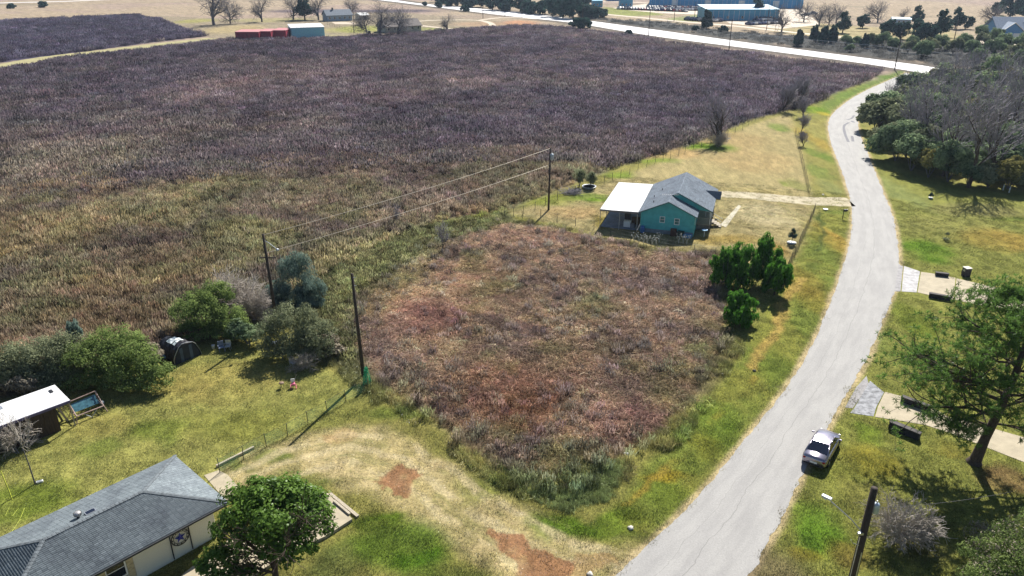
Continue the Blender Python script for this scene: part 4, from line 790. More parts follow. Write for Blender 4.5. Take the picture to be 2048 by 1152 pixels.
# woods on the right: thicket shrubs of shared meshes, then bare trees
wood_vars = [crown_mesh('foliage', bl, 5200, .2, M[m_], sub=24) for bl, m_ in (([(0, 0, 1.9, 2.1, 1.9, 2.0), (1.4, -.6, 1.2, 1.5, 1.3, 1.3)], 'leaf_wood'), ([(0, 0, 1.7, 1.9, 1.7, 1.8), (-1.2, -.5, 1.0, 1.4, 1.2, 1.1)], 'leaf_wood'), ([(0, 0, 1.8, 1.8, 1.7, 1.9)], 'leaf_ochre'), ([(0, 0, 1.5, 1.9, 1.7, 1.6), (.8, .4, 2.3, 1.2, 1.1, 1.2)], 'leaf_olive'))]
stem_me = MB()
for q in range(6): stem_me.path([(0, 0, -.05), (math.cos(q)*.5, math.sin(q)*.5, 1.2), (math.cos(q)*1.1, math.sin(q)*1.1, 2.4)], .05, 4, .015)
_so = stem_me.build('stems', M['bark_grey']); stem_m = _so.data; bpy.data.objects.remove(_so)
kinds = ['dark green', 'deep green', 'yellowish', 'olive']; rg = random.Random(4)
WOOD = PX([(1742, 238), (1752, 275), (1782, 318), (1825, 346), (1880, 364), (1940, 374), (2000, 379), (2090, 386), (2150, 300), (2080, 215), (2040, 190), (1960, 182), (1880, 178), (1800, 200)]); on = ['first', 'second', 'third', 'fourth', 'fifth', 'sixth', 'seventh', 'eighth', 'ninth']
pts_ = []; xs_ = [p[0] for p in WOOD]; ys_ = [p[1] for p in WOOD]; tries = 0
for ex, ey in ((1752, 262), (1766, 296), (1790, 322), (1822, 342), (1856, 355), (1895, 364), (1935, 371), (1975, 375), (2015, 378), (2055, 381)): pts_.append(G(ex, ey)[:2])
while len(pts_) < 99 and tries < 9000:
    tries += 1; X = rg.uniform(min(xs_), max(xs_)); Y = rg.uniform(min(ys_), max(ys_))
    if float(sdf(np.array([X]), np.array([Y]), WOOD)[0]) > 1.0 and all(math.dist((X, Y), q) > 3.4 for q in pts_): pts_.append((X, Y))
pts_.sort(key=lambda q: q[1]); rn = ['front', 'second', 'third', 'fourth', 'fifth', 'sixth', 'seventh', 'eighth', 'ninth', 'tenth', 'hindmost']; rows = []
for r_ in range(11):
    for i, q in enumerate(sorted(pts_[r_*9:r_*9+9])): rows.append((r_, i, q[0], q[1]))
for r_, i, X, Y in rows:
    k = rg.choice([0, 0, 1, 1, 2, 3, 3]); t = empty('thicket_shrub', (X, Y, 0), rg.uniform(0, 6), '%s thicket shrub, %s from the road in the %s row' % (kinds[k], on[i], rn[r_]), 'shrub', 'thicket shrubs under the right-hand bare trees'); s_ = rg.uniform(1.0, 1.45)*(1.35 if r_ > 3 else 1.1); t.scale = (s_*1.2, s_*1.2, s_*rg.uniform(.95, 1.35))
    np_obj('stems', stem_m, t); np_obj('foliage', wood_vars[k], t)
wt = [(1936, 375, 1, 1.25, 'tall bare tree in front of the thicket casting a fan of branch shadows'), (1886, 352, 0, 1.15, 'bare tree left of the tallest front tree at the thicket edge'), (1850, 318, 2, 1.05, 'bare tree with forked stems in the middle of the thicket'), (1812, 285, 0, .95, 'bare tree rising from the left part of the thicket'), (1775, 235, 1, .8, 'bare tree leaning over the road bend at the thicket corner'), (1985, 362, 2, 1.1, 'bare tree to the right of the tallest front tree'), (2040, 350, 0, 1.2, 'bare tree cut by the right edge of the photo'), (1900, 280, 1, 1.2, 'bare tree deep in the thicket behind the front ones'), (1960, 262, 2, 1.15, 'bare tree at the back of the thicket, towards the guard rail'), (2010, 300, 0, 1.1, 'bare tree at the back right of the thicket'), (1840, 232, 2, .85, 'bare tree at the back left of the thicket near the junction'), (1945, 185, 1, 1.15, 'tall bare tree standing past the thicket close to the highway'), (1800, 215, 0, .7, 'low bare tree overhanging the road near the highway'), (1868, 250, 0, 1.0, 'bare tree in the middle back of the thicket, left of the deep one'), (1930, 235, 2, 1.1, 'bare tree in the far middle of the thicket'), (1985, 230, 1, 1.1, 'bare tree in the far right of the thicket'), (2035, 240, 0, 1.15, 'bare tree in the far right corner of the thicket'), (1870, 205, 1, .95, 'bare tree at the far left rear, by the junction'), (1910, 200, 0, 1.05, 'bare tree at the rear, one right of the junction tree'), (1990, 200, 2, 1.05, 'bare tree at the rear under the guard rail'), (1820, 250, 1, .85, 'bare tree among the yellowish shrubs at the left'), (2025, 290, 1, 1.1, 'bare tree near the right edge in mid thicket'), (1755, 262, 2, .5, 'short bare tree at the thicket edge by the road bend')]
for px, py, k, sc, lab in wt:
    tk, bk, _ = bare_vase[k]; make_tree('bare_tree', G(px, py), px*.7, sc*(.85 if py < 300 else 1), tk, bk, lab, 'tree', 'bare trees of the right-hand woods', 'branches')
# bare trees along the field fence
multi = bare_pair(51, 8.6, dict(VASE, stems=6, stemang=(.12, .55), wob=.26, depth=3, seg=[6, 4, 3], kids=[1, 1, 2]), .24, M['bark'], M['twig_grey'], 1, .028)
sparse = bare_pair(61, 9.5, dict(VASE, stems=4, stemang=(.08, .38), wob=.16, depth=3, seg=[6, 4, 3], kids=[2, 1, 2]), .2, M['bark'], M['twig_grey'], 1, .04)
make_tree('bare_tree', G(1440, 287), 0, 1.05, multi[0], multi[1], 'many-stemmed crooked bare tree on the back fence of the green house yard', 'tree', 'bare trees along the field fence', 'branches')
for px, py, k, sc, lab in ((1566, 222, 2, .62, 'dark bare tree where the back fence nears the road'), (1592, 212, 0, .72, 'larger dark bare tree right of its neighbour at the fence end'), (1606, 236, 1, .45, 'small bare tree at the top of the road fence'), (1603, 262, 0, .36, 'thin bare sapling growing in the road fence'), (1607, 292, 2, .28, 'lowest thin bare sapling growing in the road fence'), (885, 505, 1, .34, 'lone bare sapling at the rear edge of the vacant lot'), (790, 452, 2, .22, 'tiny bare sapling at the edge of the big field')):
    tk, bk, _ = bare_vase[k] if px not in (1566, 1592, 1606, 1603, 1607) else sparse; make_tree('bare_tree', G(px, py), px, sc, tk, bk, lab, 'tree', 'bare trees along the field fence', 'branches')
# far bare trees around the farm
for px, py, k, sc, lab in ((428, 50, 0, 1.45, 'great spreading bare oak beyond the red sheds'), (461, 47, 1, .85, 'smaller bare tree just right of the great oak'), (524, 44, 0, .95, 'bare tree between the great oak and the dark evergreen'), (587, 39, 1, .95, 'bare tree just left of the dark evergreen'), (637, 40, 0, 1.0, 'bare tree just right of the dark evergreen'), (735, 70, 1, .75, 'leftmost bare tree in front of the brown farmhouse'), (761, 73, 0, 1.0, 'middle and biggest bare tree in front of the brown farmhouse'), (795, 70, 1, .85, 'rightmost bare tree in front of the brown farmhouse'), (895, 64, 0, .55, 'slim lone bare tree by the looping farm track'), (700, 30, 1, .7, 'bare tree above the blue-grey farmhouse roof')):
    tk, bk, _ = bare_oak[k]; make_tree('bare_oak', G(px, py), px, sc*1.5, tk, bk, lab, 'tree', 'bare trees round the farm', 'branches')
# bare trees right of the car park
for px, py, k, sc, lab in ((1563, 63, 0, 1.0, 'pale leafless tree beside the end of the car park'), (1607, 44, 1, .9, 'bare tree left of the lawn behind the frontage road'), (1638, 51, 0, .9, 'dark-trunked bare tree on the pale lawn'), (1658, 50, 1, .75, 'bare tree close behind the dark-trunked one'), (1672, 46, 0, .85, 'pale thin bare tree above the lone cedar'), (1755, 45, 1, .95, 'spreading bare tree at the field edge beyond the cedars'), (1806, 40, 0, .55, 'small bare tree before the ploughed field'), (1985, 50, 1, .9, 'bare tree left of the blue house')):
    tk, bk, _ = bare_oak[k]; make_tree('bare_oak', G(px, py), px*.3, sc*1.25, tk, bk, lab, 'tree', 'bare trees beyond the highway', 'branches')
# evergreens: shared meshes
ever = [crown_mesh('crown', bl, 2300, .42, M['leaf_far'], sub=22, full=True) for bl in ([(0, 0, 3.0, 2.4, 2.2, 2.0), (0, 0, 5.0, 1.6, 1.5, 1.9), (1.2, 0, 2.4, 1.6, 1.5, 1.2)], [(0, 0, 2.9, 3.0, 2.6, 2.2), (-1.5, 0, 3.6, 1.6, 1.6, 1.5), (1.4, .3, 4.4, 1.6, 1.4, 1.4)], [(0, 0, 1.6, 1.3, 1.2, 1.6), (0, 0, 3.0, .8, .8, 1.5)], [(0, 0, 1.6, 2.4, 2.2, 1.7), (1.6, 0, 1.3, 1.6, 1.6, 1.3)])]
ever_t = []
for r_, h_ in ((.22, 4), (.24, 3.5), (.12, 2), (.1, 1.5)):
    mb = MB().path([(0, 0, -.1), (.1, 0, h_*.5), (0, .1, h_)], r_, 6, r_*.5); o_ = mb.build('trunk', M['bark']); ever_t.append(o_.data); bpy.data.objects.remove(o_)
def ev(px, py, k, sc, lab, grp, nm='evergreen_tree', cat='tree'):
    t = make_tree(nm, G(px, py), px*.9, sc*(1.4 if cat == 'tree' else 1.15), ever_t[k], ever[k], lab, cat, grp); return t
ev(610, 40, 0, 1.45, 'lone dark evergreen with a ragged tip left of the farmhouse', None)
for i, (px, py, k, sc) in enumerate([(872, 4, 3, 1.3), (885, 7, 3, 1.2), (905, 12, 3, 1.5), (925, 12, 1, 1.0), (945, 15, 3, 1.6), (962, 14, 1, 1.1), (985, 20, 1, 1.2), (1004, 21, 3, 1.7), (1020, 23, 1, 1.0), (1040, 24, 0, 1.15), (1056, 26, 3, 1.6), (1072, 28, 3, 1.4), (1090, 29, 1, 1.15), (1106, 33, 1, 1.3), (1126, 36, 1, 1.45), (1146, 37, 1, 1.5), (1160, 34, 0, 1.1), (1175, 36, 3, 1.6), (1190, 37, 3, 1.4), (1202, 35, 3, 1.1), (1000, 8, 0, 1.2), (1110, 14, 0, 1.3), (1170, 16, 0, 1.3), (1175, 9, 1, 1.1), (1050, 12, 1, 1.2), (970, 8, 1, 1.2), (930, 5, 1, 1.1)]):
    ev(px, py, k, sc, 'dark roadside evergreen, %s from the left%s' % ((on+['tenth', 'eleventh', 'twelfth', 'thirteenth', 'fourteenth', 'fifteenth', 'sixteenth', 'seventeenth', 'eighteenth', 'nineteenth', 'twentieth'])[i if i < 20 else i-20], '' if i < 20 else ' in the back rank'), 'dark evergreens beyond the highway')
ev(1152, 56, 3, 1.25, 'dark green bush at the near verge of the highway, left half of a pair', 'pair of highway bushes', 'verge_bush', 'bush'); ev(1170, 56, 3, 1.3, 'dark green bush at the near verge of the highway, right half of a pair', 'pair of highway bushes', 'verge_bush', 'bush')
ev(1256, 70, 3, .6, 'small round bush on the highway verge left of a pole', None, 'verge_bush', 'bush'); ev(928, 23, 3, 1.0, 'round dark bush on the near highway verge above the looping track', None, 'verge_bush', 'bush'); ev(878, 15, 3, 1.0, 'low green bush on the near highway verge, farthest one seen', None, 'verge_bush', 'bush'); ev(850, 11, 3, .7, 'tiny bush at the near edge of the highway far left', None, 'verge_bush', 'bush')
ev(86, 15, 3, 1.1, 'tiny dark bush beside the far road in the top left corner', None, 'far_bush', 'bush'); ev(25, 17, 3, .9, 'pale scrubby bush in the far tan field, top left', None, 'far_bush', 'bush')
for px, py, k, sc, lab in ((1413, 57, 2, 1.5, 'pointed dark cedar in the scrub beyond the highway'), (1512, 38, 0, 1.25, 'dark round tree at the right end of the low blue building'), (1392, 61, 3, .5, 'small dark bush left of the pointed cedar'), (1445, 63, 3, .6, 'small dark bush right of the pointed cedar'),
    (1685, 66, 0, .95, 'dark cedar alone on the pale lawn with its shadow'), (1725, 56, 1, .8, 'grey-green tree right of the lone cedar'), (1774, 76, 1, .95, 'leftmost tree of the dark cedar group'), (1800, 78, 1, .9, 'second tree of the dark cedar group'), (1832, 50, 0, .95, 'upright dark cedar behind the group'), (1838, 84, 1, 1.1, 'broad third tree of the dark cedar group'), (1880, 74, 0, 1.15, 'fourth and tallest tree of the dark cedar group'), (1862, 84, 1, .8, 'dark cedar in front between the third and fourth'), (1910, 58, 0, 1.0, 'dark cedar standing right of the group near the field'), (1930, 58, 1, .8, 'rightmost dark cedar beside the pale drive'),
    (1596, 92, 2, 1.1, 'small pointed cedar at the highway fence, first from left'), (1627, 83, 2, 1.15, 'small pointed cedar at the highway fence, second from left'), (1646, 88, 2, 1.2, 'small pointed cedar at the highway fence, third from left'), (1663, 86, 2, 1.2, 'small pointed cedar at the highway fence, fourth from left'), (1728, 96, 2, .95, 'small pointed cedar at the highway fence, fifth from left')):
    ev(px, py, k, sc, lab, 'dark cedars beyond the highway')
for i, (px, py, sc) in enumerate([(1690, 92, .75), (1712, 90, .7), (1748, 94, 1.0), (1765, 95, 1.0), (1785, 100, .9), (1815, 106, .9), (1822, 96, .8), (1845, 116, 1.2), (1862, 104, 1.0), (1700, 104, .5), (1880, 100, 1.1), (1905, 108, 1.1), (1925, 98, 1.0), (1940, 112, 1.1), (1965, 92, 1.0), (1985, 118, 1.2), (2005, 100, 1.2), (2025, 124, 1.2), (2045, 108, 1.3), (1955, 128, 1.0), (2010, 134, 1.0), (2045, 138, 1.1), (1960, 78, 1.1), (1975, 66, 1.2), (2000, 58, 1.0), (1990, 84, 1.1)]):
    t = empty('roadside_shrub', G(px, py), i, 'scrubby %s shrub beyond the highway, %s from the left' % (['green', 'grey-green', 'olive'][i % 3], (on+['tenth', 'eleventh', 'twelfth', 'thirteenth', 'fourteenth', 'fifteenth', 'sixteenth', 'seventeenth', 'eighteenth', 'nineteenth', 'twentieth', 'twenty-first', 'twenty-second', 'twenty-third', 'twenty-fourth', 'twenty-fifth', 'twenty-sixth'])[i]), 'shrub', 'scrubby shrubs beyond the highway')
    t.scale = (sc*1.5,)*3; np_obj('stems', stem_m, t); np_obj('foliage', wood_vars[[0, 1, 3][i % 3]], t)
for i, (px, py, k, sc) in enumerate([(2020, 34, 1, 1.5), (2050, 40, 0, 1.4), (1995, 30, 1, 1.0)]): ev(px, py, k, sc, ['big dark tree rising behind the blue house roof', 'dark tree at the right edge behind the blue house', 'smaller dark tree left of the blue house roof'][i], 'trees behind the blue house')
# low scrub of the strip between highway and frontage road (uncountable)
P6 = polar_points(16000, 220, 520, 50, seed=31, power=.5); scp = PX([(1150, 36), (1215, 38), (1330, 44), (1470, 60), (1600, 72), (1740, 80), (2048, 95), (2400, 110), (2400, 185), (2048, 150), (1830, 126), (1500, 83), (1300, 55), (1150, 37)])
P6 = P6[sdf(P6[:, 0], P6[:, 1], scp) > 1.5]; s6 = R.uniform(.5, 1.1, len(P6)); t6 = np.array([[.1, .1, .095]])*R.uniform(.6, 1.7, (len(P6), 1))*np.array([[1, 1, 1]])
scatter('roadside_scrub', far_src, 3, P6, np.stack([s6*.9, s6*.9, s6*.7], 1), t6, 'grey low scrub on the strip beyond the highway')

# ---------------------------------------------------------------- roofs made of shingle courses
def shingle_mat(name, dark, light):
    m, t = new_mat(name); v = N(t, 'ShaderNodeAttribute', attribute_name='var'); geo = N(t, 'ShaderNodeNewGeometry')
    n1 = N(t, 'ShaderNodeTexNoise', Scale=.55, Detail=7.0, Roughness=.7); L(t, geo.outputs['Position'], n1.inputs['Vector'])
    n2 = N(t, 'ShaderNodeTexNoise', Scale=40.0, Detail=2.0); L(t, geo.outputs['Position'], n2.inputs['Vector'])
    c = ramp(t, v.outputs['Fac'], [(0.0, dark), (1.0, light)])
    c = mixrgb(t, 1.0, c, ramp(t, n1.outputs['Fac'], [(.3, (.6, .6, .64)), (.5, (1, 1, 1)), (.72, (1.2, 1.2, 1.18))]), 'MULTIPLY')
    c = mixrgb(t, 1.0, c, ramp(t, n2.outputs['Fac'], [(.3, (.8, .8, .8)), (.7, (1.2, 1.2, 1.2))]), 'MULTIPLY')
    b = N(t, 'ShaderNodeBsdfPrincipled', Roughness=.82); b.inputs['Specular IOR Level'].default_value = .3; L(t, c, b.inputs['Base Color'])
    o = N(t, 'ShaderNodeOutputMaterial'); L(t, b.outputs[0], o.inputs[0]); return m
M['shingle_a'] = shingle_mat('weathered_grey_shingle', (.085, .105, .12), (.19, .22, .24))
M['shingle_b'] = shingle_mat('slate_grey_shingle', (.1, .125, .16), (.2, .24, .29))
def shingles(name, polys, tabw, exp, m, parent, thick=.018, seed=0):
    """polys: convex 3D polygons, first edge is the eave. One joined part per call."""
    rng = random.Random(seed); V = []; F = []; var = []
    for poly in polys:
        P_ = [Vector(p) for p in poly]; a, b = P_[0], P_[1]; ex = (b-a).normalized(); n = ex.cross(P_[2]-a).normalized()
        if n.z < 0: n = -n
        up = n.cross(ex).normalized()
        if up.z < 0: up = -up
        uv = [((p-a).dot(ex), (p-a).dot(up)) for p in P_]; smax = max(q[1] for q in uv); s = 0.0; row = 0
        while s < smax-.02:
            def span(y):
                xs = []
                for i in range(len(uv)):
                    (x0, y0), (x1, y1) = uv[i], uv[(i+1) % len(uv)]
                    if (y0 <= y <= y1 or y1 <= y <= y0) and abs(y1-y0) > 1e-6: xs.append(x0+(x1-x0)*(y-y0)/(y1-y0))
                    elif abs(y1-y0) <= 1e-6 and abs(y-y0) < 1e-6: xs += [x0, x1]
                return (min(xs), max(xs)) if xs else None
            s1 = min(s+exp*1.15, smax); sp0 = span(max(s, 1e-4)); sp1 = span(s1-1e-4)
            if sp0 and sp1:
                x = sp0[0]-(row % 2)*tabw*.5-rng.random()*.05
                while x < sp0[1]:
                    x0 = max(x+.006, sp0[0]); x1 = min(x+tabw-.006, sp0[1])
                    if x1-x0 > .02:
                        u0 = min(max(x0, sp1[0]), sp1[1]); u1 = min(max(x1, sp1[0]), sp1[1]); h = thick*rng.uniform(.7, 1.3); tone = min(1, max(0, rng.gauss(.5, .15)))
                        k = len(V); V += [a+ex*x0+up*s+n*h, a+ex*x1+up*s+n*h, a+ex*u1+up*s1+n*.004, a+ex*u0+up*s1+n*.004, a+ex*x0+up*s+n*.002, a+ex*x1+up*s+n*.002]; F += [(k, k+1, k+2, k+3), (k+4, k+5, k+1, k)]; var += [tone]*6
                    x += tabw
            s += exp; row += 1
    me = np_mesh(name, np.array([tuple(v) for v in V]), np.array(F), m, {'var': ('FLOAT', np.array(var))})
    return tag(np_obj(name, me, parent), kind='stuff')
def deck(polys, m, parent, name='roof', th=.09):
    mb = MB()
    for poly in polys:
        P_ = [Vector(p) for p in poly]; mb.poly(P_); mb.poly([p-Vector((0, 0, th)) for p in reversed(P_)])
        for i in range(len(P_)):
            a, b = P_[i], P_[(i+1) % len(P_)]; mb.quad(a-Vector((0, 0, th)), b-Vector((0, 0, th)), b, a)
    return mb.build(name, m, parent)
def window(parent, a, b, z0, z1, depth=.04, m='white', bars=1):
    """window in a wall from a to b (local xy), proud of the wall on its right-hand side"""
    a = Vector((a[0], a[1], 0)); b = Vector((b[0], b[1], 0)); d = (b-a).normalized(); nn = Vector((d.y, -d.x, 0)); w_ = (b-a).length; ang = math.atan2(d.y, d.x); c = (a+b)/2
    def bx(mb, s0, s1, zz0, zz1, t0, t1):
        q = a+d*((s0+s1)/2)+nn*((t0+t1)/2); mb.box((q.x, q.y, (zz0+zz1)/2), (s1-s0, t1-t0, zz1-zz0), ang)
    f = MB(); bx(f, -.06, 0.02, z0-.05, z1+.05, 0.001, depth); bx(f, w_-.02, w_+.06, z0-.05, z1+.05, 0.001, depth); bx(f, .02, w_-.02, z0-.05, z0+.02, .002, depth); bx(f, .02, w_-.02, z1-.02, z1+.05, .002, depth)
    if bars: bx(f, .02, w_-.02, (z0+z1)/2-.02, (z0+z1)/2+.02, .002, depth*.8)
    fo = f.build('window', M[m], parent); p = MB(); bx(p, .02, w_-.02, z0+.02, z1-.02, .003, depth*.4); p.build('pane', M['glass_dark'], fo); return fo
def lap_siding(parent, a, b, zlo, ztop, m, exp=.14, name='siding'):
    """overlapping boards on the wall from a to b; ztop(s) gives the wall top at distance s"""
    a = Vector((a[0], a[1], 0)); b = Vector((b[0], b[1], 0)); d = (b-a).normalized(); nn = Vector((d.y, -d.x, 0)); w_ = (b-a).length; mb = MB(); z = zlo
    tops = [(i/40*w_, ztop(i/40*w_)) for i in range(41)]; zm = max(t[1] for t in tops)
    while z < zm-.02:
        z1 = min(z+exp, zm); ok = [s for s, t in tops if t >= z+exp*.5]
        if ok:
            s0, s1 = min(ok), max(ok); p0 = a+d*s0; p1 = a+d*s1
            mb.quad(p0+nn*.022+Vector((0, 0, z)), p1+nn*.022+Vector((0, 0, z)), p1+nn*.006+Vector((0, 0, z1)), p0+nn*.006+Vector((0, 0, z1))); mb.quad(p0+Vector((0, 0, z)), p1+Vector((0, 0, z)), p1+nn*.022+Vector((0, 0, z)), p0+nn*.022+Vector((0, 0, z)))
        z += exp
    return tag(mb.build(name, m, parent), kind='stuff')

# ---------------------------------------------------------------- grey-roofed house, lower left
HC1 = GV(350, 911, 2.6); HC2 = GV(457, 1004, 2.6); hm = (HC1+HC2)/2; hu = (HC2-HC1).normalized(); hrz = math.atan2(hu.y, hu.x)
hA = empty('brick_house', (hm.x, hm.y, 0), hrz, 'long cream brick house with a weathered grey hip roof and a lone star emblem', 'house')
hw = (HC2-HC1).length/2; Lh = 12.36; zr = 3.62; ze = 2.6
c0, c1, c2, c3 = (hw, 0, ze), (-hw, 0, ze), (-hw, -Lh, ze), (hw, -Lh, ze); r1, r2 = (0, -hw, zr), (0, -Lh+hw, zr)
M['fascia'] = mat('dark_fascia', (.04, .045, .05), .6, var=.2)
rp = [[c3, c0, r1, r2], [c1, c2, r2, r1], [c0, c1, r1], [c2, c3, r2]]
ro = deck(rp, M['fascia'], hA, 'roof', .16); shingles('shingles', rp, .26, .125, M['shingle_a'], ro, .011, 2)
cap = MB()
for a_, b_ in ((r1, r2), (r1, c0), (r1, c1), (r2, c2), (r2, c3)):
    a_ = Vector(a_); b_ = Vector(b_); n_ = int((b_-a_).length/.22); d_ = (b_-a_)/n_; sd = d_.cross(Vector((0, 0, 1))).normalized()*.13
    for i in range(n_):
        p = a_+d_*i; q = a_+d_*(i+1.12); cap.quad(p-sd+Vector((0, 0, .01)), p+Vector((0, 0, .045)), q+Vector((0, 0, .06)), q-sd+Vector((0, 0, .025))); cap.quad(p+Vector((0, 0, .045)), p+sd+Vector((0, 0, .01)), q+sd+Vector((0, 0, .025)), q+Vector((0, 0, .06)))
tag(cap.build('ridge_cap', mat('ridge_cap_shingle', (.13, .15, .165), .85, var=.3, scale=5), ro), kind='stuff')
M['cream_brick'] = mat('cream_brick', (.5, .48, .4), .85, var=.12, scale=3, bump=.3)
wx_, wy0, wy1 = 2.72, -.75, -Lh+.75
MB().b2(-wx_, wx_, wy1, wy0, 0, ze-.08).build('wall', M['cream_brick'], hA)
for z in range(33):     # brick courses, each course a proud band over a recessed joint (too fine to part one by one)
    pass
cb_ = MB()
for z in range(33):
    z0 = .03+z*.076; off = (z % 2)*.11
    cb_.b2(wx_, wx_+.014, -5.62, wy0, z0, z0+.062); cb_.b2(-wx_, wx_, wy0, wy0+.014, z0, z0+.062)
tag(cb_.build('brick_courses', mat('cream_brick_course', (.78, .76, .66), .85, var=.1, scale=9, c2=(.66, .64, .54), stretch=(1, 4, 12)), hA), kind='stuff')
MB().b2(-hw+.12, hw-.12, -Lh+.12, -.12, ze-.12, ze-.1).build('soffit', M['white'], hA)
for q in (-6.1, -9.4): window(hA, (wx_, q-1.0), (wx_, q), .9, 2.1)
for (y0, y1) in ((-6.0, -5.66), (-7.5, -7.14)): MB().b2(wx_+.002, wx_+.05, y0, y1, .5, 2.3).build('shutter', mat('tan_shutter', (.5, .42, .26), .7, var=.3, scale=3, stretch=(1, 1, 8)), hA)
for yy in (-2.35, -3.5): MB().path([(hw-.1, yy, ze-.08), (wx_+.06, yy, ze-.35), (wx_+.06, yy, .15)], .035, 6).build('downspout', M['dark_plastic'], hA)
MB().b2(hw, hw+.09, -Lh, 0, ze-.14, ze-.02).build('gutter', M['fascia'], hA)
# lone-star emblem hanging on the wall
sp = Vector((wx_+.08, -2.92, 1.42)); star = empty('wall_star', (0, 0, 0), 0, 'round metal lone-star emblem with a blue star hanging on the cream wall', 'wall decoration')
star.scale = (1, 1, 1); star.matrix_world = Matrix.Translation((hm.x, hm.y, 0)) @ Matrix.Rotation(hrz, 4, 'Z') @ Matrix.Translation(sp) @ Matrix.Scale(1.2, 4)
def ringyz(r_, tr, n=28):
    mb = MB(); mb.path([(0, r_*math.cos(2*math.pi*i/n), r_*math.sin(2*math.pi*i/n)) for i in range(n+1)], tr, 5); return mb
ringyz(.44, .022).build('outer_ring', M['dark_plastic'], star); ringyz(.33, .012).build('inner_ring', M['dark_plastic'], star)
def star_mb(cy, cz, ro_, th):
    mb = MB(); pts = [(cy+(ro_ if i % 2 == 0 else ro_*.4)*math.sin(math.pi*i/5), cz+(ro_ if i % 2 == 0 else ro_*.4)*math.cos(math.pi*i/5)) for i in range(10)]
    for i in range(10): a_, b_ = pts[i], pts[(i+1) % 10]; mb.poly([(0, a_[0], a_[1]), (0, b_[0], b_[1]), (th, cy, cz)])
    return mb
star_mb(0, 0, .3, .06).build('star', mat('blue_star_enamel', (.03, .04, .3), .3, .3, var=.1), star)
lt = MB()
for i in range(12):
    a_ = 2*math.pi*i/12; lt.box((0, .385*math.sin(a_), .385*math.cos(a_)), (.02, .045, .07))
lt.build('rim_cutouts', M['dark_plastic'], star)
# roof turbine vent and skylight
def hloc(px, py, z): v_ = GV(px, py, z)-Vector((hm.x, hm.y, 0)); return (v_.x*math.cos(-hrz)-v_.y*math.sin(-hrz), v_.x*math.sin(-hrz)+v_.y*math.cos(-hrz), z)
vx, vy, _ = hloc(157, 1035, 3.4); vx = min(vx, -.6); vz = zr-(-vx)/hw*(zr-ze)
vt = MB().lathe((vx, vy, vz), [(.09, -.1), (.09, .14), (.19, .17), (.21, .26), (.18, .36), (.06, .4)], 14).build('turbine_vent', mat('vent_metal', (.6, .57, .55), .35, .6, var=.1), hA, True)
fins = MB()
for i in range(14): a_ = i*math.pi/7; fins.box((vx+.205*math.cos(a_), vy+.205*math.sin(a_), vz+.27), (.012, .03, .16), a_)
fins.build('vent_fins', M['dark_plastic'], vt)
sx, sy, sz = vx+.12, vy+.62, 0; sz = zr-(-sx)/hw*(zr-ze)
sk = MB().b2(sx-.18, sx+.18, sy-.28, sy+.28, sz-.06, sz+.09).build('skylight', M['galv'], hA); MB().b2(sx-.14, sx+.14, sy-.24, sy+.24, sz+.09, sz+.1).build('pane', M['glass_dark'], sk)

# ---------------------------------------------------------------- green house
q0 = GV(1280, 463); q1 = GV(1386, 474); gu = (q1-q0).normalized(); grz = math.atan2(gu.y, gu.x)
gH = empty('green_house', q0, grz, 'teal-green wooden house with slate-grey gable roofs and a porch', 'house')
M['teal'] = mat('teal_paint', (.1, .44, .45), .75, var=.12, scale=1.2)
M['teal_side'] = M['teal']
fw, fd, bw, bd0, bd1 = 6.77, 2.9, 6.9, 2.9, 13.0
se = 2.85; sl = .47; fx = fw/2; fz = se+fx*sl-.02
MB().prism([(0, 0), (fw, 0), (fw, bd1), (0, bd1)], 0.0, se).build('wall', M['teal'], gH)
gb = MB(); gb.poly([(0, 0.0, se-.001), (fw, 0.0, se-.001), (fx, 0.0, fz)]); gb.poly([(fw, .12, se), (0, .12, se), (fx, .12, fz)]); gb.build('gable', M['teal'], gH)
lap_siding(gH, (0, 0), (fw, 0), .55, lambda s: se+min(s, fw-s)*sl-.06, M['teal'], .15); lap_siding(gH, (fw, 0), (fw, fd), .55, lambda s: se-.02, M['teal'], .15)
MB().b2(.05, fw-.05, -.03, -.002, 0.02, .55).build('skirting', mat('blue_grey_skirting', (.2, .24, .28), .8, var=.2), gH)
ov = .3; mx0 = 4.2; mz = se+(mx0)*sl; reave = 8.75; rez = mz-(reave-mx0)*sl
fr = [(-ov, -ov, se-ov*sl), (fx, -ov, fz), (fx, fd-.0, fz), (-ov, fd, se-ov*sl)]
frR = [(fw+ov, fd, se-ov*sl), (fw+ov, -ov, se-ov*sl), (fx, -ov, fz), (fx, fd, fz)]
mL = [(-ov, bd1+.3, se-ov*sl), (-ov, fd-.25, se-ov*sl), (mx0, fd-.25, mz), (mx0, bd1+.3, mz)]; mR = [(reave, fd-.25, rez), (reave, bd1+.3, rez), (mx0, bd1+.3, mz), (mx0, fd-.25, mz)]
fL = [(-ov, fd-.25, se-ov*sl), (-ov, -ov, se-ov*sl), (fx, -ov, fz), (fx, fd-.25, fz)]
ro = deck([fL, frR, mL, mR], mat('fascia_teal', (.1, .2, .2), .7, var=.1), gH, 'roof', .14); shingles('shingles', [fL, frR, mL, mR], .5, .2, M['shingle_b'], ro, .022, 5)
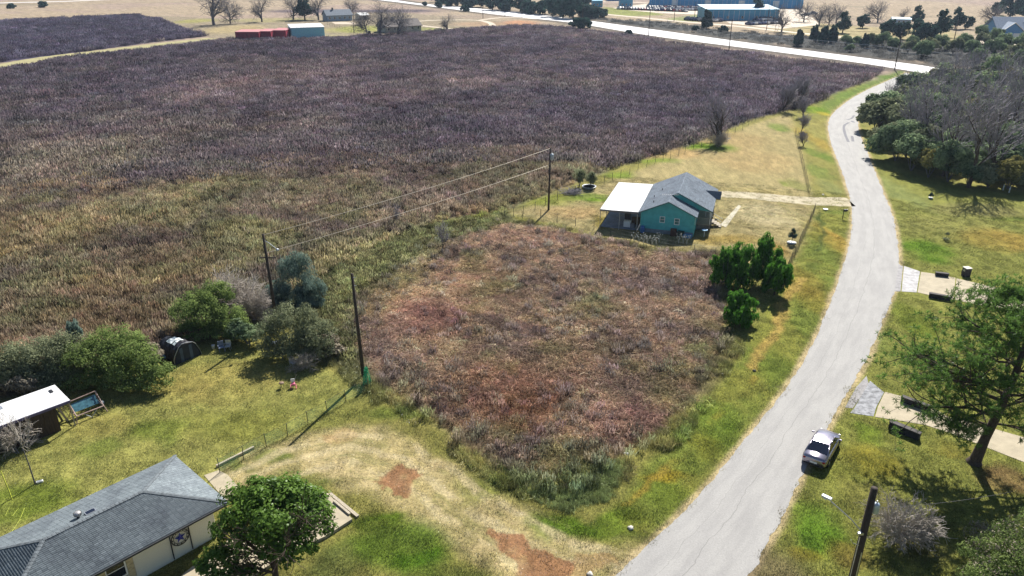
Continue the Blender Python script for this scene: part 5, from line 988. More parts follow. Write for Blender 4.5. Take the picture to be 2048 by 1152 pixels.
# upper gable triangle facing the camera above the front section
mgz = MB(); mgz.poly([(fx, fd-.02, fz+.0), (fw+ov, fd-.02, se-ov*sl), (reave-.15, fd-.02, rez-.02), (mx0, fd-.02, mz-.06)]); mgz.poly([(-.1, fd-.01, se-.1), (fx, fd-.01, fz-.1), (mx0, fd-.01, mz-.08)]); mgz.build('upper_gable', M['teal'], gH)
bgz = MB(); bgz.poly([(0, bd1-.01, se), (mx0, bd1-.01, mz-.1), (reave-.3, bd1-.01, rez), (fw, bd1-.01, se-.2)]); bgz.build('rear_gable', M['teal'], gH)
window(gH, (2.45, 0), (3.0, 0), 1.55, 2.3); window(gH, (4.3, 0), (4.85, 0), 1.45, 2.2); window(gH, (fw, 1.0), (fw, 1.5), 1.3, 2.3)
for x_, y_ in ((0, 0), (fw, 0), (fw, fd)): MB().box((x_, y_, 1.45), (.1, .1, 2.8)).build('corner_board', mat('pale_teal_trim', (.14, .46, .4), .7), gH)
# gable porch roof on the road side
pz = 2.7; py0, py1 = 8.6, 11.0; pr = [[(7.4, py0, pz), (9.35, py0, pz), (9.35, (py0+py1)/2, pz+.75), (6.0, (py0+py1)/2, pz+.75)], [(9.35, py1, pz), (7.4, py1, pz), (6.0, (py0+py1)/2, pz+.75), (9.35, (py0+py1)/2, pz+.75)]]
po = deck(pr, M['fascia'], gH, 'porch_roof', .1); shingles('shingles', pr, .5, .2, M['shingle_b'], po, .022, 6)
# porch deck, railing, stairs
dk = MB(); dk.b2(fw+.02, 8.6, fd+.1, 12.6, .72, .84); pd = dk.build('porch_deck', M['wood_weathered'], gH)
sk_ = MB(); sk_.b2(fw+.06, 8.5, fd+.16, 12.5, 0, .71); sk_.build('porch_skirt', M['concrete_wall'], pd)
for yy in (3.1, 6.2, 9.2, 12.4): MB().box((8.5, yy, 1.75), (.1, .1, 1.85)).build('porch_post', M['white'], gH)
rl = MB(); rl.b2(fw+.1, 8.5, fd+.13, fd+.19, 1.62, 1.68); rl.b2(fw+.1, 8.5, fd+.13, fd+.19, .9, .94); rl.b2(8.47, 8.53, fd+.2, 4.6, 1.62, 1.68); rl.b2(8.47, 8.53, 6.2, 12.4, 1.62, 1.68); railo = rl.build('railing', M['wood_weathered'], gH)
for i in range(13): MB().b2(fw+.15+i*.135, fw+.19+i*.135, fd+.14, fd+.18, .94, 1.62).build('baluster', M['wood_weathered'], railo)
for i in range(6): MB().b2(8.48, 8.52, 3.3+i*.22, 3.34+i*.22, .94, 1.62).build('baluster', M['wood_weathered'], railo)
st = MB(); st.b2(8.6, 8.66, 4.6, 6.0, 0.0, .7); so = st.build('stairs', M['wood_weathered'], gH)
for i in range(4): MB().b2(8.66+i*.32, 8.98+i*.32, 4.62, 5.98, .62-i*.17, .67-i*.17).build('step', M['wood_weathered'], so)
MB().path([(8.7, 4.6, 1.5), (9.95, 4.6, .85)], .035, 5).build('handrail', M['white'], so); MB().path([(8.7, 6.0, 1.5), (9.95, 6.0, .85)], .035, 5).build('handrail', M['white'], so)
MB().tube((9.9, 4.6, 0), (9.9, 4.6, .9), .03).build('newel', M['white'], so)
def gtop(name, local, label, cat, group=None, rz=0):
    v_ = Matrix.Rotation(grz, 4, 'Z') @ Vector(local); return empty(name, (q0.x+v_.x, q0.y+v_.y, v_.z), grz+rz, label, cat, group)
tb = gtop('porch_table', (8.0, 6.6, .84), 'small white table on the porch of the green house', 'table')
MB().b2(-.35, .35, -.35, .35, .68, .73).build('tabletop', M['white'], tb)
for a_ in (-1, 1):
    for b_ in (-1, 1): MB().tube((a_*.28, b_*.28, 0), (a_*.28, b_*.28, .68), .02).build('leg', M['white'], tb)
# satellite dish on the ridge and pipe vent
dsh = gtop('roof_antenna', (fx+.1, 1.6, fz-.02), 'white television antenna boom lying over the front ridge', 'antenna'); ab = MB(); ab.tube((0, 0, 0), (0, 0, .45), .025); ab.build('mast', M['galv'], dsh); ab = MB(); ab.tube((-1.3, -.15, .32), (.9, .1, .5), .02); ab.build('boom', M['galv'], dsh)
ab = MB()
for i in range(9): x_ = -1.2+i*.25; ab.tube((x_, -.3+.01*i, .33+i*.018), (x_+.05, .35-.02*i, .33+i*.018), .01, n=4)
ab.build('elements', M['galv'], dsh)
for (lx, ly) in ((1.2, 2.2), (1.6, 7.5), (.9, 5.0)): MB().tube((lx, ly, se+lx*sl-.05), (lx, ly, se+lx*sl+.28), .05).build('pipe_vent', M['dark_plastic'], gH)
# carport
cp = gtop('carport', (0, 0, 0), 'white sheet-metal carport on posts attached left of the green house', 'carport')
cx0, cx1, cy0, cy1 = -5.35, -.34, -.35, 13.0
cr = MB(); cr.v = [(cx0, cy0, 2.55), (cx1, cy0, 2.68), (cx1, cy1, 2.68), (cx0, cy1, 2.55)]; cr.v += [(a_, b_, c_+.05) for a_, b_, c_ in cr.v]; cr.f = [(3, 2, 1, 0), (4, 5, 6, 7), (0, 1, 5, 4), (1, 2, 6, 5), (2, 3, 7, 6), (3, 0, 4, 7)]; cro = cr.build('roof', M['white_metal'], cp)
rb = MB()
for i in range(22):
    y_ = cy0+.3+i*.6; k = len(rb.v); rb.v += [(cx0, y_, 2.604), (cx1, y_, 2.734), (cx1, y_+.05, 2.734), (cx0, y_+.05, 2.604)]; rb.v += [(a_, b_, c_+.03) for a_, b_, c_ in rb.v[k:k+4]]; rb.f += [tuple(k+j for j in f) for f in ((4, 5, 6, 7), (0, 1, 5, 4), (2, 3, 7, 6), (3, 0, 4, 7))]
tag(rb.build('seams', M['white_metal'], cro), kind='stuff')
MB().b2(cx0, cx1, cy0-.03, cy0, 2.42, 2.64).build('front_beam', mat('weathered_beam', (.2, .19, .18), .8, var=.2), cp)
for x_, y_ in ((cx0+.06, cy0+.1), (cx0+.06, 4.2), (cx0+.06, 8.5), (cx0+.06, 12.7), (-2.75, cy0+.1), (cx1-.1, cy0+.1), (-2.75, 12.7)): MB().tube((x_, y_, 0), (x_, y_, 2.55), .045).build('post', M['galv'], cp)
gs = MB().b2(-5.3, -.02, .3, 12.8, 0, .06).build('carport_floor', mat('shade_blue_floor', (.2, .235, .29), .8, var=.2, scale=.8), None); gs.matrix_world = Matrix.Translation(q0) @ Matrix.Rotation(grz, 4, 'Z'); tag(gs, 'grey concrete floor under the carport', kind='structure')  # blue of the shade under the carport is put into the concrete colour
# things under the carport and against the wall
def boxthing(name, loc, dims, m, label, cat, lidm=None, rz=0):
    t = gtop(name, loc, label, cat, None, rz); x, y, z = dims; MB().b2(-x/2, x/2, -y/2, y/2, 0.02, z*.86).build('body', m, t, bevel=.02); MB().b2(-x/2-.02, x/2+.02, -y/2-.02, y/2+.02, z*.86+.003, z).build('lid', lidm or m, t, bevel=.02); return t
boxthing('chest_freezer', (-1.9, 1.2, .06), (.9, .6, .85), M['white'], 'white chest freezer among the clutter under the carport', 'freezer')
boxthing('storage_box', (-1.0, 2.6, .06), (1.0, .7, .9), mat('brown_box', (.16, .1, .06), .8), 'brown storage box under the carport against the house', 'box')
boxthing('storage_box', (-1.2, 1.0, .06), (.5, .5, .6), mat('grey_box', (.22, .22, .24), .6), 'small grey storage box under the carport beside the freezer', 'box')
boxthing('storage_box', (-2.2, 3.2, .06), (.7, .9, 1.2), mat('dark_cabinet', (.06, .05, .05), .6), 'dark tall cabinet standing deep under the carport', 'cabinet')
lw = gtop('lawn_mower', (-2.0, 2.0, .06), 'small riding mower parked under the carport', 'mower'); MB().b2(-.3, .3, -.6, .6, .2, .5).build('body', mat('mower_paint', (.25, .1, .03), .4), lw, bevel=.05); MB().b2(-.2, .2, -.5, -.15, .5, .75).build('seat', M['dark_plastic'], lw, bevel=.03)
for a_ in (-1, 1):
    for b_ in (-.42, .42): MB().tube((a_*.3, b_, .18), (a_*.42, b_, .18), .18, n=12).build('wheel', M['black_rubber'], lw)
bd_ = gtop('leaning_board', (-.75, .55, .06), 'pale board leaning against the carport post', 'board', None, .5); MB().path([(0, 0, 0), (.35, .1, .75)], .06, 4).build('plank', M['wood_weathered'], bd_)
boxthing('garden_cabinet', (4.3, -.32, 0), (.75, .4, .95), mat('brown_cabinet', (.1, .055, .04), .7), 'brown cabinet standing against the teal wall under the right window', 'cabinet')
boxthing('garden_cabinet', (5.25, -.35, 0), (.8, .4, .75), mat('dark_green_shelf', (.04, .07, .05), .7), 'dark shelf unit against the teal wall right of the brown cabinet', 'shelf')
boxthing('water_trough', (6.1, -.5, 0), (1.1, .55, .45), mat('blue_trough', (.1, .25, .45), .5), 'blue trough on the ground at the right corner of the teal wall', 'trough')
kb = gtop('blue_barrel', (.35, -.4, 0), 'blue barrel beside the left corner of the teal wall', 'barrel'); MB().lathe((0, 0, 0), [(.25, .02), (.3, .3), (.3, .65), (.25, .9)], 14).build('drum', mat('blue_plastic', (.06, .16, .4), .4), kb, True); MB().lathe((0, 0, .9), [(.26, 0.002), (.26, .04)], 14).build('rim', mat('blue_plastic_rim', (.08, .2, .46), .4), kb, True)
wb = gtop('bird_bath', (8.1, .4, 0), 'pale blue bird bath on a stand right of the green house', 'bird bath'); MB().tube((0, 0, 0), (0, 0, .8), .05, .04).build('stand', M['white'], wb); MB().lathe((0, 0, .78), [(.06, 0), (.3, .1), (.38, .22), (.3, .16)], 14).build('bowl', mat('pale_blue_glaze', (.2, .4, .6), .4), wb, True)
# white dead flower stalks along the house (thin individual weeds)
M['pale_weed'] = mat('pale_weed_stem', (.55, .55, .5), .9, var=.15)
for i, px in enumerate((1268, 1277, 1287, 1294, 1304, 1312, 1318, 1357, 1366, 1373)):
    X, Y, _ = G(px, 486+(i*7 % 6)); t = empty('dry_flower_stalk', (X, Y, 0), i, 'pale dead flower stalk in the shade before the teal wall, %s from the left' % (on+['last'])[i], 'dry plant', 'dead flower stalks before the teal wall'); mb = MB(); hb = MB(); rr_ = random.Random(i)
    for k in range(7): a_ = rr_.random()*6.28; e = (math.cos(a_)*.35, math.sin(a_)*.35, rr_.uniform(.7, 1.4)); mb.path([(0, 0, 0), (e[0]*.3, e[1]*.3, e[2]*.6), e], .012, 3); hb.lathe(e, [(.02, -.03), (.07, .02), (.02, .06)], 5)
    mb.build('stem', M['pale_weed'], t); hb.build('seed_heads', M['pale_weed'], t)
slab('garden_path', [(1440, 450), (1452, 455), (1482, 413), (1477, 410)], -.1, .03, mat('white_path', alb((226, 218, 194)), .9, var=.2, scale=2, bump=.3), 'white gravel path running from the porch stairs')
# brush heap and tub
X, Y, _ = G(1143, 388); t = empty('brush_heap', (X, Y, 0), 0, 'grey heap of cut branches beside the wispy green shrubs', 'brush pile'); sg = []; rr_ = random.Random(3)
for i in range(230): a_ = rr_.random()*6.28; p = Vector((rr_.gauss(0, .8), rr_.gauss(0, .45), abs(rr_.gauss(.3, .25)))); sg.append((p, p+Vector((math.cos(a_)*.6, math.sin(a_)*.6, rr_.uniform(-.15, .3))), .035, .015, 0))
np_obj('branches', segs_mesh('branches', sg, 4, M['twig_grey']), t)
X, Y, _ = G(1178, 376); t = empty('round_tub', (X, Y, 0), 0, 'white-rimmed round tub holding the wispy shrub', 'tub'); MB().lathe((0, 0, 0), [(1.0, 0), (1.1, .26), (1.1, .32), (1.02, .32), (1.0, .2)], 24).build('rim', M['galv'], t, True); MB().lathe((0, 0, .18), [(.05, 0), (.98, .02)], 20).build('soil', mat('dark_soil', (.04, .03, .025), .9), t)

# ---------------------------------------------------------------- car
def car_loft(st, zs=None):
    """st: list of (y, halfwidth, z_low, z_shoulder, z_top)"""
    V = []; F = []; n = 11
    for (y, w_, zl, zs_, zt) in st:
        prof = [(-w_*.86, zl), (-w_*.98, zl+.1), (-w_, (zl+zs_)/2), (-w_*.97, zs_), (-w_*.8, zt-.015), (0, zt), (w_*.8, zt-.015), (w_*.97, zs_), (w_, (zl+zs_)/2), (w_*.98, zl+.1), (w_*.86, zl)]
        V += [(a_, y, b_) for a_, b_ in prof]
    m = len(st)
    for i in range(m-1):
        for j in range(n-1): F.append((i*n+j, i*n+j+1, (i+1)*n+j+1, (i+1)*n+j))
        F.append((i*n+n-1, i*n, (i+1)*n, (i+1)*n+n-1))
    F.append(tuple(range(n-1, -1, -1))); F.append(tuple((m-1)*n+j for j in range(n))); mb = MB(); mb.v = V; mb.f = [tuple(reversed(f)) for f in F]; return mb
def sedan(loc, rz, label, paint, sc=1.0):
    t = empty('parked_car', loc, rz, label, 'car'); t.scale = (sc,)*3
    body = car_loft([(-2.33, .66, .42, .62, .8), (-2.26, .8, .32, .8, .96), (-2.1, .86, .26, .86, 1.0), (-1.5, .9, .22, .86, 1.02), (-.6, .91, .2, .84, .98), (.6, .91, .2, .83, .97), (1.0, .91, .22, .82, .96), (1.6, .89, .24, .78, .88), (2.1, .82, .28, .7, .78), (2.3, .68, .34, .58, .68), (2.36, .55, .4, .54, .6)]).build('body', paint, t, True)
    def cab(y, wb, wt, zb, zt): return [(-wb, y, zb), (-wt, y, zt), (wt, y, zt), (wb, y, zb)]
    # glasshouse: pillars + roof shell as paint, glass as separate panes
    zb = .95; R0, R1, F1, F0 = -1.72, -.78, .45, 1.18; wt = .62; wb = .8; zt = 1.4
    rf = MB(); N_ = 6
    for i in range(N_):
        for j in range(6):
            def pt(a_, b_): y = R1+(F1-R1)*a_/N_; x = -wt+2*wt*b_/6; return (x, y, zt+.05*math.sin(math.pi*a_/N_)*.8+.045*math.cos(math.pi*(b_/6-.5))-.02)
            rf.quad(pt(i, j), pt(i, j+1), pt(i+1, j+1), pt(i+1, j))
    for s_ in (-1, 1):
        rf.tube((s_*wt, F1, zt), (s_*wb, F0, zb), .045, n=6); rf.tube((s_*wt, R1, zt), (s_*wb*.97, R0, zb), .06, n=6); rf.tube((s_*wt, R1, zt), (s_*wt, F1, zt), .04, n=6); rf.tube((s_*wt, -.12, zt), (s_*wb*.99, -.1, zb), .035, n=6)
    rf.build('roof', paint, t, True)
    MB().quad((-wt, F1, zt), (wt, F1, zt), (wb, F0, zb), (-wb, F0, zb)).build('windscreen', M['glass_dark'], t); MB().quad((wt, R1, zt), (-wt, R1, zt), (-wb*.95, R0, zb+.01), (wb*.95, R0, zb+.01)).build('rear_window', M['glass_dark'], t)
    for s_ in (-1, 1): MB().poly([(s_*(wt+.01), R1, zt-.01), (s_*(wt+.01), F1, zt-.01), (s_*(wb-.01), F0, zb), (s_*(wb-.01), R0, zb)]).build('side_window', M['glass_dark'], t)
    for s_ in (-1, 1):
        for y in (-1.42, 1.42):
            w_ = MB().lathe((0, 0, 0), [(.2, -.1), (.31, -.1), (.325, -.04), (.325, .04), (.31, .1), (.2, .1)], 18).build('wheel', M['black_rubber'], t, True); w_.rotation_euler = (0, math.pi/2, 0); w_.location = (s_*.83, y, .325)
            MB().lathe((0, 0, 0), [(.19, -.09), (.19, .09), (.05, .12)], 10).build('rim', M['galv'], w_, True)
        MB().box((s_*1.0, .98, .98), (.2, .1, .13)).build('wing_mirror', paint, t, bevel=.03)
        MB().box((s_*.62, -2.29, .74), (.3, .06, .13)).build('tail_light', mat('tail_light_red', (.35, .01, .015), .25), t, bevel=.02); MB().box((s_*.58, 2.24, .6), (.3, .14, .12)).build('headlight', M['galv'], t, bevel=.02)
        MB().b2(min(s_*.915, s_*.92), max(s_*.915, s_*.92), -.11, -.09, .3, .85).build('door_seam', M['dark_plastic'], t)
    MB().b2(-.26, .26, -2.355, -2.34, .5, .63).build('number_plate', M['white'], t); MB().b2(-.7, .7, -2.34, -2.22, .3, .4).build('rear_bumper', M['dark_plastic'], t, bevel=.02); MB().tube((0, -.7, 1.42), (0, -.76, 1.52), .02, n=4).build('aerial', M['dark_plastic'], t)
    return t
paint = mat('metallic_mauve_silver', (.3, .28, .34), .24, .8, var=.03, spec=.5, coat=.6)
cr_ = GV(1626, 934); cf_ = GV(1657, 872, .5); hd = math.atan2(cf_.y-cr_.y, cf_.x-cr_.x)-math.pi/2
dirv = Vector((-math.sin(hd), math.cos(hd), 0)); sedan((cr_.x+dirv.x*2.0, cr_.y+dirv.y*2.0, .015), hd, 'silver-mauve sedan parked on the right edge of the country road', paint, .96)

# ---------------------------------------------------------------- utility poles and wires
def pole(px_base, h, r0, r1, label, lean=(0, 0), group='wooden utility poles', arms=(), name='utility_pole', m='wood_pole'):
    X, Y = px_base[:2]; t = empty(name, (X, Y, 0), 0, label, 'utility pole', group); MB().tube((0, 0, -.3), (lean[0], lean[1], h), r0, r1, n=10).build('shaft', M[m], t, True)
    for z, ln, az in arms:
        f = z/h; c = Vector((lean[0]*f, lean[1]*f, z)); a_ = math.radians(az); d = Vector((math.cos(a_), math.sin(a_), 0)); MB().box(tuple(c+Vector((-d.y, d.x, 0))*(r1+.06)), (ln, .1, .12), a_).build('crossarm', M['wood_pole'], t)
        for s_ in (-.45, .45): MB().lathe(tuple(c+Vector((-d.y, d.x, 0))*(r1+.06)+d*(ln*s_)), [(.03, .05), (.06, .1), (.035, .2)], 8).build('insulator', M['galv'], t)
    return t
pa = G(727, 755); pA = pole(pa, 9.6, .16, .11, 'tall bare leaning pole with green netting at its foot by the vacant lot', (-.15, 0), 'wooden utility poles')
for z in (9.3, 8.6): MB().tube((-.15, 0, z), (.12, -.1, z+.02), .025, n=5).build('bracket', M['galv'], pA)
pbt = G(526, 468, 9.3); pB = pole((pbt[0]+.1, pbt[1]), 9.3, .17, .12, 'utility pole with a lamp bracket among the blue-green bushes', (-.1, 0))
MB().path([(-.25, 0, 8.75), (.3, -.1, 8.5), (1.1, -.3, 7.9)], .035, 6).build('lamp_arm', M['galv'], pB); MB().lathe((1.15, -.32, 7.72), [(.05, 0), (.16, .04), (.12, .2), (.04, .26)], 10).build('lamp_head', M['galv'], pB, True); MB().box((0, .12, 6.9), (1.5, .1, .12)).build('crossarm', M['wood_pole'], pB)
pc = G(1097, 420); pC = pole(pc, 8.8, .15, .11, 'utility pole with a pale transformer beside the green house yard', (.1, .2))
trf = MB().lathe((.33, -.05, 7.2), [(.2, 0), (.24, .05), (.24, .75), (.16, .85)], 12).build('transformer', mat('transformer_grey', (.4, .45, .5), .5, .3), pC, True); MB().lathe((.33, -.05, 8.05), [(.03, 0), (.06, .05), (.03, .2)], 8).build('bushing', M['galv'], trf)
def wire(a, b, sag, r, label, m='wire', grp=None, n=14, name='power_line'):
    a = Vector(a); b = Vector(b); pts = [a.lerp(b, i/n)-Vector((0, 0, sag*4*(i/n)*(1-i/n))) for i in range(n+1)]; o = MB().path(pts, r, 4).build(name, M[m]); return tag(o, label, 'power line', grp)
wire((pbt[0], pbt[1], 9.2), (pc[0]+.1, pc[1]+.2, 8.75), .35, .023, 'upper pale wire from the lamp pole to the transformer pole'); wire((pbt[0], pbt[1], 7.4), (pc[0]+.1, pc[1]+.1, 6.5), .3, .023, 'lower pale wire from the lamp pole to the transformer pole')
# near pole, bottom right, with street lamp
pdt = G(1749, 976, 10.0); pD = pole(pdt, 10.0, .22, .16, 'near utility pole with street-lamp arm and meter boxes at the bottom edge', (0, 0), 'wooden utility poles')
la = Vector(G(1660, 1001, 8.3))-Vector((pdt[0], pdt[1], 0)); sb = Vector((-.13, -.05, 7.4)); MB().path([sb, sb.lerp(la, .35)+Vector((0, 0, .1)), la], .03, 6).build('lamp_arm', M['galv'], pD)
ld = (la-sb).normalized(); lh = MB(); lh.box((0, 0, 0), (.5, .2, .12)); lho = lh.build('lamp_head', mat('lamp_housing', (.6, .63, .68), .4, .2), pD, bevel=.03); lho.location = la+ld*.2; lho.rotation_euler = (0, 0, math.atan2(ld.y, ld.x)); MB().lathe((.05, 0, -.12), [(.06, 0), (.13, .06), (.13, .08)], 12).build('lens', M['white'], lho, True)
MB().lathe((.28, -.02, 8.55), [(.13, 0), (.16, .04), (.16, .5), (.1, .58)], 12).build('transformer', mat('transformer_blue_grey', (.35, .42, .5), .45, .3), pD, True); MB().lathe((.28, -.02, 9.13), [(.02, 0), (.05, .04), (.02, .14)], 8).build('bushing', M['galv'], pD)
for a_, b_ in (((-.16, -.05), 7.1), ((.05, -.17), 6.2)): MB().tube((a_[0], a_[1], 0), (a_[0]*.9, a_[1]*.9, b_), .035, n=8).build('conduit', M['galv'], pD)
MB().box((-.2, -.1, 7.35), (.25, .14, .12)).build('bracket', M['galv'], pD); MB().path([(-.15, -.1, 6.6), (-.5, -.15, 6.8), (-.62, -.15, 7.0)], .02, 5).build('hook', M['galv'], pD)
for zc in (4.1, 3.3): mbx = MB().box((-.34, -.12, zc), (.3, .2, .45)).build('meter_box', mat('meter_box_blue', (.45, .5, .6), .45, .2), pD, bevel=.02); MB().lathe((-.34, -.25, zc+.05), [(.08, 0), (.08, .06)], 10).build('dial', M['white'], mbx)
wire((pdt[0]+.1, pdt[1], 8.8), (pdt[0]+12, pdt[1]+6.5, 4.5), .2, .012, 'service wire running from the near pole to the right over the pine shadow', 'wire_dark')
# highway poles
hp = [(1789, 140, 62, 'highway pole at the junction with the country road'), (1457, 107, 38, 'highway pole right of centre on the near verge'), (1297, 72, 18, 'highway pole above the middle of the weed field'), (1165, 45, 8, 'highway pole behind the pair of verge bushes'), (1044, 35, 7, 'highway pole at the orange bare ground'), (1010, 33, 8, 'highway pole at the end of the farm lane'), (966, 37, 6, 'thin highway pole by the farm loop'), (708, 48, 8, 'pole beside the blue-grey farmhouse'), (708, 66, 46, 'short pole in front of the blue-grey farmhouse'), (1533, 59, 11, 'pole beside the end of the car park'), (1348, 42, 12, 'slim pole on the verge of the frontage road'), (1389, 35, 4, 'slim pole in front of the low blue building'), (1908, 80, 38, 'pole among the shrubs near the blue house drive'), (2230, 172, 90, 'highway pole just outside the right edge')]
def pole_h(px, py, pt):
    X, Y, _ = G(px, py); lo, hi = 0, 40
    for _ in range(40):
        h = (lo+hi)/2; fwd = Y*math.cos(PITCH)-(h-CAM_H)*math.sin(PITCH); up = Y*math.sin(PITCH)+(h-CAM_H)*math.cos(PITCH)
        if 576-FPX*up/fwd > pt: lo = h
        else: hi = h
    return h
PT = {}
for px, py, pt, lab in hp:
    g_ = G(px, py); h = min(12.5, pole_h(px, py, pt)); pole(g_, h, .17, .12, lab, (0, 0), 'poles along the highway', ((h-.5, 2.0, 70),) if px in (1789, 1457, 1297, 1165, 2230) else ()); PT[px] = (g_[0], g_[1], h-.4)
seq = [2230, 1789, 1457, 1297, 1165]; nm_ = ['first', 'second', 'third', 'fourth']
for i in range(4):
    for k in range(3):
        a_ = PT[seq[i]]; b_ = PT[seq[i+1]]; wire((a_[0], a_[1]+k*.8-.8, a_[2]-(k == 2)*1.2), (b_[0], b_[1]+k*.8-.8, b_[2]-(k == 2)*1.2), .9, .028, '%s wire of the %s span from the right along the highway' % (['rear', 'front', 'lower'][k], nm_[i]), 'wire_dark', 'wires along the highway')

# ---------------------------------------------------------------- fences
def fence(name, pts, h, label, group=None, wires=3, pr=.035, wr=.006, m='post_metal', cat='fence', explicit=True, wm='wire_dark', spacing=2.4):
    W_ = [Vector(G(*p)) for p in pts]
    if not explicit:
        q = densify([(v.x, v.y) for v in W_], spacing); W_ = [Vector((a_, b_, 0)) for a_, b_ in q]
    t = empty(name, W_[0], 0, label, cat, group); pm = MB().tube((0, 0, -.1), (0, 0, h), pr, n=5); o = pm.build('post', M[m], t); rr_ = random.Random(len(pts))
    for i, v in enumerate(W_):
        c = o if i == 0 else o.copy()
        if i: COL.objects.link(c); c.parent = t
        c.location = v-W_[0]; c.rotation_euler = (rr_.uniform(-.05, .05), rr_.uniform(-.05, .05), 0); c.scale = (1, 1, rr_.uniform(.94, 1.06))
    wb_ = MB()
    for k in range(wires):
        z = h*(.25+.7*k/max(1, wires-1))
        for a_, b_ in zip(W_[:-1], W_[1:]): wb_.tube(a_-W_[0]+Vector((0, 0, z)), b_-W_[0]+Vector((0, 0, z)), wr, n=3, caps=False)
    tag(wb_.build('wires', M[wm], t), kind='stuff'); return t
fence('wire_fence', [(1575, 224), (1548, 229), (1526, 236), (1510, 243), (1497, 250), (1485, 259), (1470, 266), (1455, 274), (1440, 280), (1420, 288), (1403, 293), (1387, 298), (1370, 305), (1357, 311), (1341, 317), (1326, 321), (1310, 327), (1293, 334), (1276, 340), (1259, 349), (1241, 355), (1225, 360), (1208, 369), (1180, 378), (1150, 388), (1115, 400), (1091, 410), (1070, 420), (1047, 428), (1027, 433), (1010, 438)], 1.25, 'wire fence on thin posts between the green house yard and the big field')
fence('wire_fence', [(1010, 438), (1045, 437), (1081, 435), (1114, 445), (1151, 452), (1188, 458), (1221, 473), (1262, 482), (1300, 492), (1345, 500), (1388, 507), (1430, 513)], 1.2, 'wire fence between the green house yard and the vacant lot')
fence('road_fence', [(1590+t_*28, 268+t_*123) for t_ in np.linspace(0, 1, 24)], 1.25, 'close-posted wire fence along the road above the gravel driveway', pr=.035, wires=2, wr=.003, m='post_wood')
fence('road_fence', [(1628-57*t_**1.05, 425+124*t_) for t_ in np.linspace(0, 1, 25)], 1.25, 'close-posted wire fence along the road below the gravel driveway', pr=.035, wires=2, wr=.003, m='post_wood')
fence('farm_fence', [(700, 67), (800, 66), (860, 64), (960, 58), (1060, 50), (1140, 56)], 1.4, 'low fence in front of the brown farmhouse and farm loop', wires=3, pr=.06, wr=.02, explicit=False, spacing=4, m='twig_grey')
fence('yard_fence', [(655, 50), (690, 60), (710, 65)], 1.2, 'short rail fence by the blue-grey farmhouse', wires=2, pr=.06, wr=.03, explicit=False, spacing=4)
fence('highway_fence', [(1480, 76), (1600, 86), (1740, 100), (1840, 112), (1900, 118)], 1.8, 'post and rail fence on the far side of the highway', wires=2, pr=.09, wr=.045, explicit=False, spacing=7, wm='white', m='galv')
gr_ = fence('guard_rail', [(1975, 153), (2050, 161), (2150, 170)], .8, 'guard rail on the highway at the right edge of the photo', None, 2, .08, .1, explicit=False, spacing=3, wm='galv', cat='guard rail')
# chain-link fence with green mesh along the left lawn
cl_pts = [(735, 783), (692, 803), (655, 826), (616, 848), (575, 872), (533, 893), (487, 918), (440, 945)]; clf = fence('chain_link_fence', cl_pts, 1.15, 'see-through green mesh fence along the lower edge of the left lawn', None, 2, .03, .01)
mm_, tt_ = new_mat('green_mesh_wire'); b_ = N(tt_, 'ShaderNodeBsdfPrincipled', Roughness=.6); b_.inputs['Base Color'].default_value = (.12, .4, .22, 1); o_ = N(tt_, 'ShaderNodeOutputMaterial'); L(tt_, b_.outputs[0], o_.inputs[0]); M['green_mesh'] = mm_
mb = MB(); W_ = [Vector(G(*p)) for p in cl_pts]
for a_, b2 in zip(W_[:-1], W_[1:]):
    ln = (b2-a_).length; d_ = (b2-a_)/ln; n_ = int(ln/.17)
    for i in range(n_):
        for sgn in (0, 1):
            p = a_-W_[0]+d_*(i*.17); q = p+d_*(.85 if i*.17+.85 < ln else ln-i*.17); z0, z1 = (.05, .05+(q-p).length*1.2) if sgn == 0 else (1.08, 1.08-(q-p).length*1.2); mb.tube((p.x, p.y, z0), (q.x, q.y, z1), .006, n=3, caps=False)
tag(mb.build('mesh', M['green_mesh'], clf), kind='stuff')
# green netting bunched at the tall pole
g0 = GV(733, 772); t = empty('green_netting', g0, 0, 'bright green plastic netting hanging bunched at the foot of the tall pole', 'netting'); mb = MB(); rr_ = random.Random(2); M['green_net'] = mat('green_net', (.02, .42, .2), .5, var=.3)
for i in range(26):
    a_ = (rr_.uniform(-.05, .2), rr_.uniform(-.1, .1), 1.75+rr_.uniform(-.15, .1)); e_ = (rr_.uniform(-.3, .5), rr_.uniform(-.5, .3), .05); mid = ((a_[0]+e_[0])/2+rr_.uniform(-.15, .1), (a_[1]+e_[1])/2, .9); mb.path([a_, mid, e_], .018, 4)
for i in range(9): z = .2+i*.18; mb.path([(-.25+.02*i, -.15, z), (.1, -.22, z-.03), (.4-.03*i, .1, z+.02)], .014, 4)
mb.build('strands', M['green_net'], t)
t = empty('net_stake', GV(742, 782), 0, 'thin dark stake holding the green netting', 'stake'); MB().tube((0, 0, 0), (0.02, 0, 1.3), .025).build('shaft', M['post_metal'], t); MB().lathe((0.02, 0, 1.3), [(.03, .002), (.015, .06)], 6).build('cap', M['post_metal'], t)

